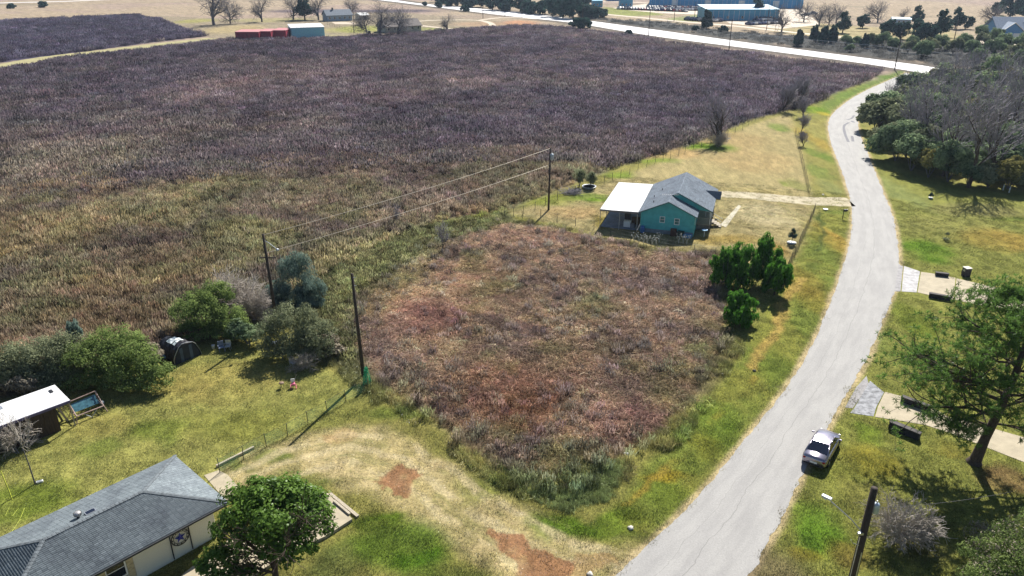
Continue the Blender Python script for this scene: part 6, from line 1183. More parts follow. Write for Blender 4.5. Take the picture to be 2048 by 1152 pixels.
# ---------------------------------------------------------------- right driveways: headwalls, trash bin, mailboxes
def headwall(a, b, h, th, label):
    A_ = GV(*a); B_ = GV(*b); d_ = (B_-A_); ln = d_.length; rz = math.atan2(d_.y, d_.x); t = empty('culvert_headwall', (A_+B_)/2, rz, label, 'culvert headwall', 'concrete headwalls beside the driveways'); MB().b2(-ln/2, ln/2, -th/2, th/2, -.2, h-.06).build('wall', mat('shaded_concrete_%d' % a[0], (.035, .033, .04), .9, var=.4, scale=3, bump=.5), t, bevel=.02); MB().b2(-ln/2-.03, ln/2+.03, -th/2-.03, th/2+.03, h-.06+.002, h+.02).build('coping', mat('coping_%d' % a[0], (.1, .09, .09), .9, var=.3), t, bevel=.015)  # wall colour darkened to carry the shade on its front face
    pp = MB().tube((0, -th/2-.02, .18), (0, -th/2+.03, .18), .16, n=16); pp.build('pipe_mouth', M['dark_plastic'], t)
headwall((1870, 551), (1896, 554), .42, .35, 'small dark headwall on the far side of the upper driveway'); headwall((1857, 594), (1902, 602), .5, .35, 'dark headwall on the near side of the upper driveway')
headwall((1802, 802), (1860, 824), .5, .35, 'dark headwall on the far side of the lower driveway'); headwall((1778, 855), (1838, 880), .62, .4, 'long dark headwall on the near side of the lower driveway')
t = empty('brick_mailbox', GV(1931, 552), .15, 'dark brick mailbox pillar with a pale cap by the upper driveway', 'mailbox'); MB().b2(-.33, .33, -.33, .33, 0, .95).build('pillar', mat('dark_brick', (.06, .05, .055), .8, var=.4, scale=9, bump=.5), t, bevel=.02); MB().b2(-.37, .37, -.37, .37, .952, 1.04).build('cap', mat('pale_cap', (.6, .58, .52), .8), t, bevel=.015); MB().b2(-.36, -.335, -.14, .14, .6, .82).build('door', M['galv'], t)
t = empty('mailbox', GV(1685, 437), .1, 'dark mailbox on a post at the road edge below the gravel driveway', 'mailbox'); MB().tube((0, 0, 0), (0, 0, 1.05), .05, n=6).build('post', M['wood_pole'], t); MB().b2(-.05, .5, -.13, .13, 1.05, 1.3).build('box', M['dark_plastic'], t, bevel=.05); MB().b2(.502, .52, -.12, .12, 1.06, 1.28).build('door', M['galv'], t); MB().b2(0, .45, -.03, .03, .98, 1.045).build('arm', M['wood_pole'], t)
t = empty('white_planter', GV(1651, 420), 0, 'small white dish-shaped planter by the driveway ditch', 'planter'); MB().lathe((0, 0, 0), [(.2, 0), (.36, .16), (.3, .16)], 14).build('bowl', M['white'], t, True); MB().lathe((0, 0, .1), [(.02, 0), (.28, .02)], 12).build('soil', M['dark_plastic'], t)
for px, py, lab in ((2018, 385, 'first white yard ornament at the thicket edge'), (2006, 380, 'second, fainter white yard ornament in the thicket shade')):
    t = empty('yard_ornament', GV(px, py), 0, lab, 'ornament'); MB().lathe((0, 0, 0), [(.12, 0), (.06, .3), (.1, .55), (.05, .75)], 10).build('figure', M['white'], t, True); MB().lathe((0, 0, .76), [(.02, 0), (.08, .07), (.02, .14)], 8).build('finial', M['white'], t, True)
t = empty('seedling', GV(1892, 480), 0, 'tiny staked seedling tree on the right lawn', 'tree'); MB().tube((0, 0, 0), (0, 0, 1.1), .015).build('stem', M['bark'], t); np_obj('leaves', crown_mesh('leaves', [(0, 0, .8, .25, .25, .4), (0, 0, .15, .5, .4, .15)], 260, .1, M['leaf_olive']), t)

# ---------------------------------------------------------------- left yard
sh0 = GV(104, 771, 2.3); sh1 = GV(140, 800, 2.3); sh2 = GV(5, 850, 2.3); d_ = (sh1-sh2); srz = math.atan2(d_.y, d_.x); sL = 7.6; sD = (sh0-sh1).length
sn = Vector((-math.sin(srz), math.cos(srz), 0)); shd = empty('white_roofed_shed', (sh1.x, sh1.y, 0), srz, 'dark brown shed with a bright white flat roof at the left edge', 'shed')
MB().b2(-sL, 0, 0, sD, 2.2, 2.3).build('roof', M['white_metal'], shd, bevel=.02); MB().b2(-sL+.05, -1.05, .18, sD-.1, 0, 2.19).build('wall', mat('dark_brown_board', (.06, .04, .028), .8, var=.35, scale=2, stretch=(6, 1, .6)), shd)
MB().b2(-sL, 0, -.03, -.003, 2.08, 2.28).build('fascia', mat('purple_grey_fascia', (.12, .1, .2), .6), shd)
for x_, y_ in ((-.1, .08), (-.1, sD-.1)): MB().box((x_, y_, 1.1), (.09, .09, 2.19)).build('post', M['wood_weathered'], shd)
for k, (a_, b_) in enumerate(((-.55, sD*.72), (-3.9, sD*.8), (-4.6, sD*.86), (-5.1, .5), (-6.0, .5))): MB().box((a_, b_, 2.33), (.22, .5, .05)).build('roof_vent', M['dark_plastic'] if k == 0 else M['galv'], shd)
for i in range(26): MB().b2(-sL+.1+i*.245, -sL+.12+i*.245, .165, .18, .05, 2.1).build('board_batten', M['bark'], shd)
def bucket(px, py, col, label, s=1.0, grp=None):
    t = empty('bucket', GV(px, py), 0, label, 'bucket', grp); MB().lathe((0, 0, 0), [(.12*s, 0), (.16*s, .34*s), (.17*s, .36*s)], 14).build('pail', mat('bucket_%d' % px, col, .5), t, True); MB().path([(-.16*s, 0, .34*s), (0, -.1*s, .25*s), (.16*s, 0, .34*s)], .008, 4).build('handle', M['galv'], t)
bucket(103, 854, (.3, .5, .75), 'pale blue bucket beside the shed, left one of two', 1.25, 'buckets by the shed'); bucket(112, 851, (.45, .6, .8), 'pale blue bucket beside the shed, right one of two', 1.25, 'buckets by the shed'); bucket(427, 697, (.8, .8, .8), 'small white bucket in front of the round green bush')
for i, (px, lab) in enumerate(((125, 'dark ladder-like board leaning on the open end of the shed'), (136, 'greenish board leaning at the corner of the shed'))):
    t = empty('leaning_board', GV(px, 842), srz, lab, 'board'); MB().path([(0, 0, 0), (-.35-.1*i, .25, 1.6)], .1, 4).build('panel', M['wood_weathered'] if i else M['post_metal'], t); MB().path([(.25, -.05, 0), (-.15, .2, 1.5)], .03, 4).build('strut', M['wood_weathered'], t)
# old swing-bench frame with a glass panel
t = empty('swing_frame', GV(178, 828), srz, 'rusty tube bench frame holding a tilted blue-green glass panel', 'bench frame'); fr_ = MB(); X0_, X1_, Y0_, Y1_ = -1.0, 1.0, -.6, .7
P_ = [(X0_, Y0_, .55), (X1_, Y0_, .55), (X1_, Y1_, .55), (X0_, Y1_, .55)]
for i in range(4): fr_.tube(P_[i], P_[(i+1) % 4], .045)
fr_.tube((X0_, Y1_, 1.25), (X1_, Y1_, 1.35), .04); fr_.tube((X1_, Y1_, .55), (X1_, Y1_, 1.35), .04); fr_.tube((X0_, Y1_, .55), (X0_, Y1_, 1.25), .04); fr_.tube((X0_, Y0_, .55), (X0_, Y1_, 1.25), .035); fr_.tube((X1_, Y0_, .55), (X1_, Y1_, 1.35), .035); fr_.build('frame', mat('rusty_pink_tube', (.42, .3, .27), .6, var=.25), t)
for x_, y_ in ((X0_, Y0_), (X1_, Y0_), (X1_, Y1_), (X0_, Y1_)): MB().tube((x_, y_, .55), (x_*1.12, y_*1.2, 0), .04).build('leg', mat('rusty_leg', (.4, .29, .26), .6), t)
MB().path([(X0_*.5, Y0_, .52), (0, Y0_-.05, 0.0), (X1_*.5, Y0_, .52)], .03, 5).build('brace', M['galv'], t)
MB().quad((X0_+.1, -.05, .62), (X1_-.1, -.05, .62), (X1_-.1, Y1_-.05, 1.12), (X0_+.1, Y1_-.05, 1.05)).build('glass_panel', mat('blue_green_glass', (.06, .15, .19), .1, 0, var=.3, scale=3, spec=.9), t)
t = empty('white_jug', GV(205, 808), 0, 'white jug lying beside the bench frame', 'jug'); MB().lathe((0, 0, 0), [(.14, 0), (.15, .22), (.05, .3)], 10).build('body', M['white'], t, True); MB().lathe((0, 0, .302), [(.04, 0), (.04, .04)], 8).build('cap', M['galv'], t)
# black dome shelter
da = GV(336, 700); db = GV(392, 695); t = empty('dome_shelter', GV(356, 708), math.radians(-38), 'black tarpaulin tunnel shelter with a torn white patch on top', 'shelter'); t.scale = (1.05, 1.1, 1.2)
mb = MB(); Ld = 3.3; Rd = 1.12; n_ = 12; k_ = 9; rr_ = random.Random(8)
def dp(i, j, r_=Rd):
    a_ = math.pi*j/n_; x_ = -Ld/2+Ld*i/k_; e_ = r_*(1-.28*(1-i/k_)**2)*(1+.03*math.sin(i*2.3+j*1.7)); return (x_, math.cos(a_)*e_, math.sin(a_)*e_*1.25)
for i in range(k_):
    for j in range(n_): mb.quad(dp(i, j), dp(i+1, j), dp(i+1, j+1), dp(i, j+1))
mb.build('tarpaulin', mat('black_tarpaulin', (.01, .01, .018), .55, 0, var=.3, scale=5, bump=.8, bscale=5, spec=.35), t)
mb = MB()
for i in range(3, 7):
    for j in range(5, 8): mb.quad(dp(i, j, Rd+.03), dp(i+1, j, Rd+.03), dp(i+1, j+1, Rd+.03), dp(i, j+1, Rd+.03))
mb.build('white_patch', mat('torn_white_patch', (.7, .72, .72), .6, var=.5, scale=4, c2=(.3, .42, .46)), t)
for i in (0, 3, 6, k_): MB().path([dp(i, j, Rd+.05) for j in range(n_+1)], .022, 5).build('hoop', M['dark_plastic'] if i < k_ else M['galv'], t)
fz_ = MB(); fz_.poly([dp(k_, j, Rd*.97) for j in range(n_+1)]); fo_ = fz_.build('end_wall', mat('blue_grey_sheet', (.02, .028, .05), .5, var=.2), t)
for y_ in (-.45, .35): MB().b2(Ld/2-.0, Ld/2+.03, y_-.12, y_+.12, .02, 1.15).build('end_board', mat('slate_board', (.07, .1, .15), .6), fo_)
bk = MB(); bk.poly([dp(0, j, Rd*.99) for j in range(n_, -1, -1)]); bk.build('back_wall', M['dark_plastic'], t)
t = empty('rope_coil', GV(360, 703), 0, 'pale coiled rope hanging on the front of the black shelter', 'rope'); ring = MB(); ring.path([(.12*math.cos(a_/8*6.283), -.3, .75+.2*math.sin(a_/8*6.283)) for a_ in range(9)], .025, 4); ring.build('coil', M['twig_pale'], t); MB().path([(0, -.3, .95), (.05, -.3, 1.3)], .02, 4).build('tail', M['twig_pale'], t)
t = empty('red_ball', GV(347, 721), 0, 'red ball on the grass in front of the black shelter', 'ball'); MB().lathe((0, 0, 0), [(.02, 0), (.14, .05), (.22, .2), (.2, .32), (.12, .4), (.02, .43)], 14).build('ball', mat('red_rubber', (.55, .015, .05), .4), t, True); MB().tube((0, 0, .425), (0, 0, .445), .02).build('valve', M['white'], t)
t = empty('folded_sheet', GV(338, 713), .6, 'blue and white folded sheet lying beside the black shelter', 'sheet'); MB().b2(-.5, .5, -.35, .35, .02, .3).build('fold', mat('blue_cloth', (.12, .25, .42), .7, var=.3), t, bevel=.05); MB().path([(-.6, .3, .45), (.5, -.2, .34)], .035, 4).build('white_edge', M['white'], t)
for i, (a_, b_) in enumerate((((327, 727), (310, 762)), ((322, 735), (312, 752)))):
    A_ = GV(*a_); B_ = GV(*b_); t = empty('bamboo_cane', A_, 0, ['longer pale cane lying on the grass by the black shelter', 'shorter pale cane beside the longer one'][i], 'cane'); MB().tube((0, 0, .04), tuple(B_-A_+Vector((0, 0, .04))), .025).build('stem', mat('cane_%d' % i, (.6, .5, .3), .6), t); MB().tube(tuple((B_-A_)*.5+Vector((0, 0, .04))), tuple((B_-A_)*.52+Vector((0, 0, .04))), .035).build('joint', M['wood_weathered'], t)
# seats under the spreading bush, stool, pink ornament
def chair(px, py, rz, m, label, grp='chairs under the spreading bush'):
    t = empty('garden_chair', GV(px, py), rz, label, 'chair', grp); MB().b2(-.25, .25, -.25, .25, .4, .44).build('seat', m, t, bevel=.01); MB().b2(-.25, .25, .23, .27, .46, .92).build('backrest', m, t, bevel=.01)
    for a_ in (-.22, .22):
        for b_ in (-.22, .22): MB().tube((a_, b_, 0), (a_, b_, .4), .02).build('leg', m, t)
    for a_ in (-.27, .27): MB().b2(a_-.02, a_+.02, -.22, .22, .62, .65).build('armrest', m, t)
    return t
gm_ = mat('blue_grey_plastic', (.2, .24, .33), .5); chair(570, 715, .4, gm_, 'blue-grey garden chair in the shade under the spreading bush'); chair(588, 733, .9, mat('white_plastic', (.5, .5, .52), .5), 'pale garden chair at the edge of the bush shade'); chair(457, 700, .1, M['galv'], 'metal chair beside the white bucket, by the round bush', None); chair(444, 702, .5, gm_, 'dark chair left of the metal chair, by the round bush', None)
t = empty('covered_grill', GV(551, 702), .3, 'dark covered grill under the spreading bush', 'grill'); MB().b2(-.4, .4, -.3, .3, .3, .85).build('cover', mat('grill_cover', (.05, .06, .09), .6), t, bevel=.08); MB().b2(-.42, .42, -.32, .32, .86, .9).build('lid', gm_, t, bevel=.01)
for a_ in (-.33, .33):
    for b_ in (-.23, .23): MB().tube((a_, b_, 0), (a_, b_, .3), .02).build('leg', M['galv'], t)
t = empty('stool', GV(564, 775), 0, 'small round brown stool on the left lawn', 'stool'); MB().lathe((0, 0, .4), [(.2, 0), (.22, .04), (.2, .08)], 14).build('seat', mat('brown_seat', (.2, .13, .09), .7), t, True)
for k in range(3): a_ = k*2.1; MB().tube((.12*math.cos(a_), .12*math.sin(a_), .4), (.17*math.cos(a_), .17*math.sin(a_), 0), .018).build('leg', M['post_metal'], t)
t = empty('toy_rocker', GV(587, 775), .3, 'pink and white toy seat on the left lawn beside the stool', 'toy'); pk = mat('pink_plastic', (.6, .12, .22), .45); MB().b2(-.16, .16, -.18, .18, .25, .42).build('seat', pk, t, bevel=.04); MB().b2(-.16, .16, .16, .22, .42, .75).build('backrest', M['white'], t, bevel=.03)
for s_ in (-.22, .22): MB().path([(s_, -.4, .1), (s_, -.15, .02), (s_, .15, .02), (s_, .4, .1)], .03, 5).build('runner', pk, t)
for s_ in (-.2, .2): MB().tube((s_, -.1, .03), (s_*.7, -.1, .28), .025).build('strut', pk, t)
MB().tube((.1, .2, .4), (.35, .3, 1.0), .015).build('handle', M['twig_pale'], t)
# sapling with a white block and yellow hose
tk, bk, _ = bare_pair(77, 4.2, dict(seg=[5, 4, 3], depth=2, wob=.1, up=.06, tap=.5, first=2, kids=[3, 2], ang=(.4, .8), lr=(.4, .55), rr=.5, l0=.85), .05, M['bark_grey'], M['twig_pale'], 0, .01)
make_tree('bare_sapling', G(70, 968), 0, 1.0, tk, bk, 'thin bare sapling on the left lawn with a white block at its foot', 'tree', None, 'branches')
tk2, bk2, _ = bare_pair(78, 2.4, dict(BRUSH, stems=5), .03, M['twig_grey'], M['twig_pale'], 0, .012); make_tree('bare_shrub', G(38, 905), 0, 1.0, tk2, bk2, 'leafless pale shrub in front of the white-roofed shed', 'shrub', None, 'branches')
t = empty('white_block', GV(80, 965), .5, 'white block at the foot of the thin sapling', 'block'); MB().b2(-.2, .2, -.1, .1, 0, .14).build('block', M['white'], t, bevel=.02); MB().b2(-.15, .15, -.06, .06, .141, .16).build('top_groove', M['galv'], t)
M['yellow_hose'] = mat('yellow_hose', (.45, .5, .06), .5)
o = MB().path([Vector(G(*p))+Vector((0, 0, .03)) for p in ((2, 942), (10, 962), (20, 985), (25, 1000))], .016, 5).build('garden_hose', M['yellow_hose']); tag(o, 'yellow hose curving over the lawn below the sapling', 'hose')
o = MB().path([Vector(G(*p))+Vector((0, 0, .03)) for p in ((49, 1017), (40, 1040), (30, 1055), (18, 1073))], .016, 5).build('garden_hose', M['yellow_hose']); tag(o, 'straight yellow hose length near the roof edge', 'hose')
for i, (a_, b_) in enumerate((((19, 1015), (11, 1032)), ((37, 1017), (25, 1033)))): o = MB().path([Vector(G(*a_))+Vector((0, 0, .03)), Vector(G(*b_))+Vector((0, 0, .03))], .012, 5).build('yellow_stake', M['yellow_hose']); tag(o, ['short yellow strip on the lawn, left one', 'short yellow strip on the lawn, right one'][i], 'strip')
# timbers
def timber(a, b, w_, h, label, m='wood_weathered', grp=None, z=0, name='timber'):
    A_ = GV(*a, z); B_ = GV(*b, z); d_ = B_-A_; t = MB().b2(-d_.length/2, d_.length/2, -w_/2, w_/2, 0, h).build(name, M[m], None, bevel=.01); t.location = (A_+B_)/2; t.rotation_euler = (0, 0, math.atan2(d_.y, d_.x)); return tag(t, label, 'timber', grp)
timber((433, 935), (508, 897), .16, .2, 'long weathered timber edging the lawn by the concrete pad'); timber((660, 989), (716, 1035), .22, .14, 'weathered timber along the right end of the patio, outer one', z=.0); timber((668, 1003), (700, 1030), .16, .12, 'shorter weathered timber on the patio edge, inner one', z=.22)
# rocks and litter
def rock(px, py, r_, c, label, name='rock', cat='rock', grp=None):
    bm_ = MB(); rr_ = random.Random(px); bm_.lathe((0, 0, 0), [(r_*.7, -.05), (r_, r_*.3), (r_*.7, r_*.7), (r_*.2, r_*.85)], 9); bm_.v = [(x_*(1+rr_.uniform(-.25, .25)), y_*(1+rr_.uniform(-.25, .25)), z_*(1+rr_.uniform(-.2, .2))) for x_, y_, z_ in bm_.v]; o = bm_.build(name, mat('%s_%d' % (name, px), c, .85, bump=.4), None, True); o.location = GV(px, py); return tag(o, label, cat, grp)
rock(1261, 1057, .2, (.5, .48, .42), 'pale rock on the grass corner by the road'); rock(1103, 892, .16, (.75, .74, .72), 'white scrap lying in the brush near the lot corner', 'litter', 'litter'); rock(1219, 760, .16, (.75, .75, .75), 'white scrap lying in the middle of the vacant lot', 'litter', 'litter'); rock(1252, 909, .2, (.5, .5, .52), 'grey scrap at the green edge of the vacant lot', 'litter', 'litter'); rock(1508, 742, .15, (.06, .06, .06), 'dark lump beside the roadside ditch', 'litter', 'litter'); rock(1646, 390, .18, (.8, .78, .7), 'white stone above the gravel driveway'); rock(1180, 1150, .2, (.6, .56, .5), 'pale broken concrete lump where the dirt drive meets the road')
X, Y, _ = G(1003, 905); t = empty('twig_pile', (X, Y, 0), .6, 'pale heap of cut sticks at the lower edge of the vacant lot', 'stick pile'); sg = []
for i in range(60): p = Vector((rnd.gauss(0, .45), rnd.gauss(0, .14), abs(rnd.gauss(.12, .08)))); a_ = rnd.gauss(0, .3); sg.append((p, p+Vector((math.cos(a_)*.8, math.sin(a_)*.8, rnd.uniform(-.05, .1))), .018, .01, 0))
np_obj('sticks', segs_mesh('sticks', sg, 4, M['twig_pale']), t)

# ---------------------------------------------------------------- far farm buildings
def gable_house(name, a, b, dep, h, rh, wallm, roofm, label, wins=4, cat='house', ov=.5, chimney=False, flat=False):
    A_ = GV(*a); B_ = GV(*b); d_ = B_-A_; ln = d_.length; t = empty(name, A_, math.atan2(d_.y, d_.x), label, cat)
    MB().b2(0, ln, 0, dep, 0, h).build('wall', wallm, t)
    if flat:
        r_ = MB(); r_.v = [(-ov, -ov, h+.002), (ln+ov, -ov, h+.002), (ln+ov, dep+ov, h+rh), (-ov, dep+ov, h+rh)]; r_.v += [(x_, y_, z_+.15) for x_, y_, z_ in r_.v]; r_.f = [(3, 2, 1, 0), (4, 5, 6, 7), (0, 1, 5, 4), (1, 2, 6, 5), (2, 3, 7, 6), (3, 0, 4, 7)]; ro = r_.build('roof', roofm, t)
    else:
        zlo = h-ov*rh/(dep/2); p1 = [(-ov, -ov, zlo), (ln+ov, -ov, zlo), (ln+ov, dep/2, h+rh), (-ov, dep/2, h+rh)]; p2 = [(ln+ov, dep+ov, zlo), (-ov, dep+ov, zlo), (-ov, dep/2, h+rh), (ln+ov, dep/2, h+rh)]; ro = deck([p1, p2], roofm, t, 'roof', .2)
        gg = MB(); gg.poly([(0, 0, h), (0, dep/2, h+rh-.2), (0, dep, h)]); gg.poly([(ln, 0, h), (ln, dep, h), (ln, dep/2, h+rh-.2)]); gg.build('gable', wallm, t)
    if chimney: MB().b2(ln*.3, ln*.3+.8, dep*.45, dep*.55, h, h+rh+1).build('chimney', M['concrete_wall'], ro)
    for i in range(wins):
        x_ = ln*(i+.5)/wins; window(t, (x_-.5, 0), (x_+.5, 0), 1.0, 2.2, .06)
    return t, ln
red = mat('red_shed_paint', (.32, .03, .055), .6, var=.15, scale=.6); redr = mat('dull_red_roof', (.5, .2, .2), .5, var=.15)
for i, (a_, b_, lab) in enumerate((((472, 81), (495, 81), 'red shed, leftmost of four in the row'), ((496, 81), (519, 81), 'red shed, second from left of four in the row'), ((519, 79.5), (543, 79.5), 'red shed, third from left of four in the row'), ((547, 77.5), (573, 77.5), 'red shed, rightmost of four and standing slightly apart'))):
    t, ln = gable_house('red_shed', a_, b_, 9, 3.3, .2, red, redr, lab, 0, 'shed', .1, flat=True); t['group'] = 'row of red sheds'; MB().b2(ln*.25, ln*.75, -.05, -.002, .05, 2.4).build('door', mat('red_door', (.26, .025, .05), .5), t)
t, ln = gable_house('metal_barn', (584, 76), (650, 73.5), 10, 4.0, .8, mat('pale_blue_sheet', (.22, .5, .62), .5, 0, var=.08), M['white_metal'], 'pale blue metal barn with a white roof right of the red sheds', 0, 'barn', .2, flat=True)
for i in range(18): MB().b2(ln*i/18+.2, ln*i/18+.26, -.04, -.003, .05, 3.95).build('rib', mat('barn_rib_%d' % (i % 2), (.3, .46, .58), .5), t)
t, ln = gable_house('farmhouse', (655, 43), (705, 41), 9, 3.2, 2.4, mat('skylit_blue_grey_wall', (.3, .38, .46), .7), mat('blue_grey_roof', (.12, .15, .19), .8), 'blue-grey farmhouse with a dark roof among bare trees', 5, chimney=True)  # bluish wall colour stands in for shade lit by the sky
t, ln = gable_house('farmhouse', (772, 66), (843, 62), 10, 2.8, 2.6, mat('pale_brown_wall', (.36, .36, .32), .7), mat('brown_roof', (.11, .09, .085), .8, var=.25), 'long low farmhouse with a brown roof behind three bare trees', 6, chimney=True)
t, ln = gable_house('small_barn', (722, 40), (738, 39), 6, 2.6, 1.0, mat('tan_wall', (.5, .42, .33), .7), M['white_metal'], 'small pale outbuilding right of the blue-grey farmhouse', 0, 'outbuilding'); MB().b2(ln*.3, ln*.7, -.05, -.002, 0, 2).build('door', M['dark_plastic'], t)
slab('farm_yard_concrete', [(663, 44), (708, 44), (712, 49), (670, 48)], -.1, .03, M['pale_track'], 'pale paved yard before the blue-grey farmhouse')
# tractor by the field edge
t = empty('tractor', GV(735, 74), .2, 'small dark tractor parked at the field edge under the bare trees', 'tractor'); MB().b2(-1.6, .3, -.4, .4, .8, 1.5).build('bonnet', mat('dark_blue_tractor', (.03, .04, .09), .4), t, bevel=.08); MB().b2(.35, 1.5, -.55, .55, .9, 2.5).build('cab', M['glass_dark'], t, bevel=.08)
for x_, r_ in ((-1.2, .5), (1.0, .85)):
    for y_ in (-.8, .8): w_ = MB().tube((x_, y_-.18, r_), (x_, y_+.18, r_), r_, n=16).build('wheel', M['black_rubber'], t); MB().tube((x_, y_-.2, r_), (x_, y_+.2, r_), r_*.45, n=10).build('hub', M['galv'], w_)
# ---------------------------------------------------------------- warehouses and car park
blu = mat('skylit_blue_cladding', (.06, .32, .6), .5, 0, var=.1, scale=.2); blu2 = mat('skylit_steel_blue_cladding', (.06, .28, .46), .5, 0, var=.1, scale=.2); rf = mat('blue_white_roof', (.13, .38, .55), .5, 0, var=.1, scale=.1)  # blue of sky-lit shade is put into the far wall colours
t, ln = gable_house('blue_warehouse', (1298, 13), (1605, 17), 60, 9.5, 2.5, blu, rf, 'very long bright blue metal warehouse behind the car park', 0, 'warehouse', .5)
rbm = MB().b2(-.12, .12, -.12, -.003, .1, 9.3); r0_ = rbm.build('rib', mat('white_blue_rib', (.3, .5, .65), .5), t)
for i in range(36): c_ = r0_ if i == 0 else r0_.copy(); (COL.objects.link(c_) if i else None); c_.parent = t; c_.location = (ln*(i+.5)/36, 0, 0)
for i in range(4): MB().b2(ln*(.15+.22*i), ln*(.15+.22*i)+4, -.1, -.004, 0, 4.5).build('door', M['white'], t)
t, ln = gable_house('low_blue_building', (1412, 41), (1556, 41), 22, 5.6, 1.2, blu2, rf, 'low steel-blue building at the right of the car park', 5, 'warehouse', .4, flat=True)
for i in range(14): MB().b2(ln*(i+.3)/14, ln*(i+.3)/14+.15, -.08, -.003, .1, 5.1).build('rib', M['galv'], t)
for a_, b_, h_, lab in (((1240, 14), (1265, 14), 5, 'small pale blue block at the left end of the car park'), ((1185, 14), (1205, 14), 4, 'tiny blue kiosk beside the evergreen row'), ((1168, 3), (1190, 3), 5, 'far pale building behind the kiosk'), ((1215, 2), (1240, 2), 4, 'far white building left of the warehouse')):
    t, ln = gable_house('small_block', a_, b_, 8, h_, .3, blu2, rf, lab, 3, 'building', .2, flat=True)
t, ln = gable_house('mobile_home', (1783, 50), (1820, 51), 8, 3, .6, mat('grey_white_wall', (.4, .48, .55), .6), rf, 'long pale mobile home behind the dark cedars', 4, 'mobile home', .3)
# low polygon cars shared between copies
car_cols = {'white': (.75, .75, .75), 'black': (.015, .015, .02), 'silver': (.42, .44, .47), 'dark blue': (.02, .04, .14), 'red': (.3, .02, .02), 'grey': (.16, .17, .19)}; protos = {}
def far_car(col):
    if col not in protos:
        pm_ = mat('car_paint_'+col.replace(' ', '_'), car_cols[col], .3, .2 if col != 'white' else 0, var=.02, coat=.5)
        b = car_loft([(-2.3, .75, .35, .7, .85), (-2.1, .88, .25, .85, 1.0), (0, .9, .22, .85, .98), (1.4, .88, .24, .8, .9), (2.2, .75, .35, .6, .7)]).build('body', pm_); c = car_loft([(-1.7, .75, .9, .95, .97), (-.8, .68, .9, 1.2, 1.4), (.4, .68, .9, 1.2, 1.4), (1.1, .75, .85, .92, .94)]).build('cabin', M['glass_dark']); w_ = MB()
        wl = MB().tube((-.95, 0, 0), (.95, 0, 0), .32, n=10).build('wheels', M['black_rubber']); protos[col] = (b.data, c.data, wl.data)
        for o_ in (b, c, wl): bpy.data.objects.remove(o_)
    return protos[col]
ORD = on+['tenth', 'eleventh', 'twelfth', 'thirteenth', 'fourteenth', 'fifteenth', 'sixteenth', 'seventeenth', 'eighteenth', 'nineteenth', 'twentieth', 'twenty-first', 'twenty-second', 'twenty-third', 'twenty-fourth', 'twenty-fifth', 'twenty-sixth']
def park(row, pts, n, cols, seed, heading, where):
    rr_ = random.Random(seed); A_ = GV(*pts[0]); B_ = GV(*pts[1])
    for i in range(n):
        c = rr_.choice(cols); p = A_.lerp(B_, (i+.5)/n); t = empty('parked_car', (p.x, p.y+rr_.uniform(-.3, .3), .03), heading+rr_.uniform(-.05, .05), '%s car, %s in the %s' % (c, ORD[i], where), 'car', 'cars in the far car park'); t.scale = (1.25, 1.25, rr_.choice([1.25, 1.25, 1.5])); b_, c_, w_ = far_car(c)
        np_obj('body', b_, t); np_obj('cabin', c_, t)
        for yy in (-1.4, 1.4): o_ = np_obj('axle', w_, t); o_.location = (0, yy, .32)
allc = ['white', 'white', 'silver', 'dark blue', 'black', 'black', 'grey', 'dark blue', 'red', 'silver']
park(1, ((1296, 16), (1425, 18)), 26, allc, 1, .3, 'hindmost row along the warehouse'); park(2, ((1236, 18.5), (1372, 24)), 24, allc, 2, .3, 'long middle row of the car park'); park(3, ((1300, 19.5), (1410, 21.5)), 18, allc, 5, .3, 'short row just behind the middle row')
park(4, ((1373, 40.5), (1412, 43)), 8, allc, 3, .4, 'row left of the low building'); park(5, ((1420, 43.5), (1440, 43)), 4, allc, 6, .3, 'short row before the low building'); park(6, ((1440, 39.5), (1492, 36.5)), 9, ['black', 'dark blue', 'black', 'grey'], 4, .2, 'dark row against the low building'); park(7, ((1494, 50), (1558, 47)), 8, allc, 8, .3, 'front row at the right end'); park(8, ((1510, 42), (1556, 40)), 6, allc, 9, .3, 'second row at the right end')
park(9, ((1603, 33), (1632, 29)), 2, ['black', 'grey'], 10, 1.2, 'pair behind the bare trees')
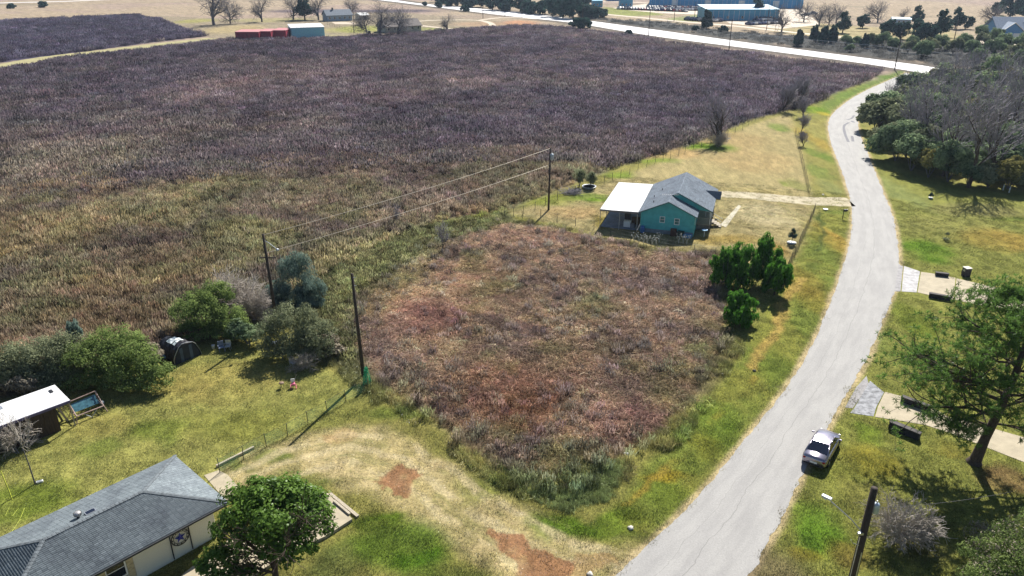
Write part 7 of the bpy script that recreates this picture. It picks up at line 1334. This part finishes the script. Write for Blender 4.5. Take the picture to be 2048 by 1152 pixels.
# ---------------------------------------------------------------- blue house, right
A_ = GV(1992, 78); t = empty('blue_house', A_, -.12, 'large blue house with white-trimmed gables and dormers at the right edge', 'house'); bw = mat('skylit_blue_house_wall', (.1, .26, .5), .6, var=.08); br_ = mat('grey_blue_roof', (.2, .25, .33), .8, var=.15); MB().b2(0, 26, 0, 12, 0, 4.2).build('wall', bw, t)  # wall blue includes the sky-lit shade, painted into the colour
ro = deck([[(-1, -1, 3.9), (27, -1, 3.9), (27, 6, 8.6), (-1, 6, 8.6)], [(27, 13, 3.9), (-1, 13, 3.9), (-1, 6, 8.6), (27, 6, 8.6)]], br_, t, 'roof', .25); gg = MB(); gg.poly([(0, 0, 4.2), (0, 6, 8.3), (0, 12, 4.2)]); gg.build('gable', bw, t)
MB().b2(1, 8, -3, -.01, 0, 4.0).build('garage_wing', bw, t); deck([[(.5, -3.5, 3.8), (.5, 3, 3.8), (4.5, 3, 6.9), (4.5, -3.5, 6.9)], [(8.5, 3, 3.8), (8.5, -3.5, 3.8), (4.5, -3.5, 6.9), (4.5, 3, 6.9)]], br_, t, 'wing_roof', .2); gg = MB(); gg.poly([(1, -3, 4.0), (8, -3, 4.0), (4.5, -3, 6.6)]); gg.build('wing_gable', bw, t)
tr_ = MB(); tr_.path([(.4, -3.55, 3.75), (4.5, -3.55, 6.9), (8.6, -3.55, 3.75)], .16, 4); tr_.build('gable_trim', M['white'], t)
for a_ in (1.8, 5.0): MB().b2(a_, a_+2.4, -3.08, -3.003, .05, 2.6).build('garage_door', M['white'], t)
for a_ in (11, 17): 
    d0 = MB().b2(a_, a_+2, 1, 4, 5.2, 6.9).build('dormer', bw, t); window(d0, (a_+.5, 1), (a_+1.5, 1), 5.6, 6.6); deck([[(a_-.3, .6, 6.8), (a_-.3, 5, 6.8), (a_+1, 5, 7.8), (a_+1, .6, 7.8)], [(a_+2.3, 5, 6.8), (a_+2.3, .6, 6.8), (a_+1, .6, 7.8), (a_+1, 5, 7.8)]], br_, d0, 'dormer_roof', .15)
for a_ in (10, 13, 16, 19, 22): window(t, (a_, 0), (a_+1.2, 0), 1, 3)
slab('pale_drive', [(1900, 84), (1990, 80), (2100, 92), (2100, 100), (1980, 88), (1900, 90)], -.1, .03, M['pale_track'], 'pale drive in front of the blue house')

# ---------------------------------------------------------------- air: closed box of even haze around everything
if HAZE > 0:
    hz = MB().b2(-900, 1100, -60, 1500, -1.0, 42.0).build('haze', None); m_, t_ = new_mat('haze_air'); v_ = N(t_, 'ShaderNodeVolumePrincipled'); v_.inputs['Color'].default_value = (.62, .76, 1.0, 1); v_.inputs['Density'].default_value = HAZE; v_.inputs['Anisotropy'].default_value = .3
    o_ = N(t_, 'ShaderNodeOutputMaterial'); L(t_, v_.outputs[0], o_.inputs['Volume']); hz.data.materials.append(m_); tag(hz, 'thin blue daylight haze over the whole landscape', kind='stuff')
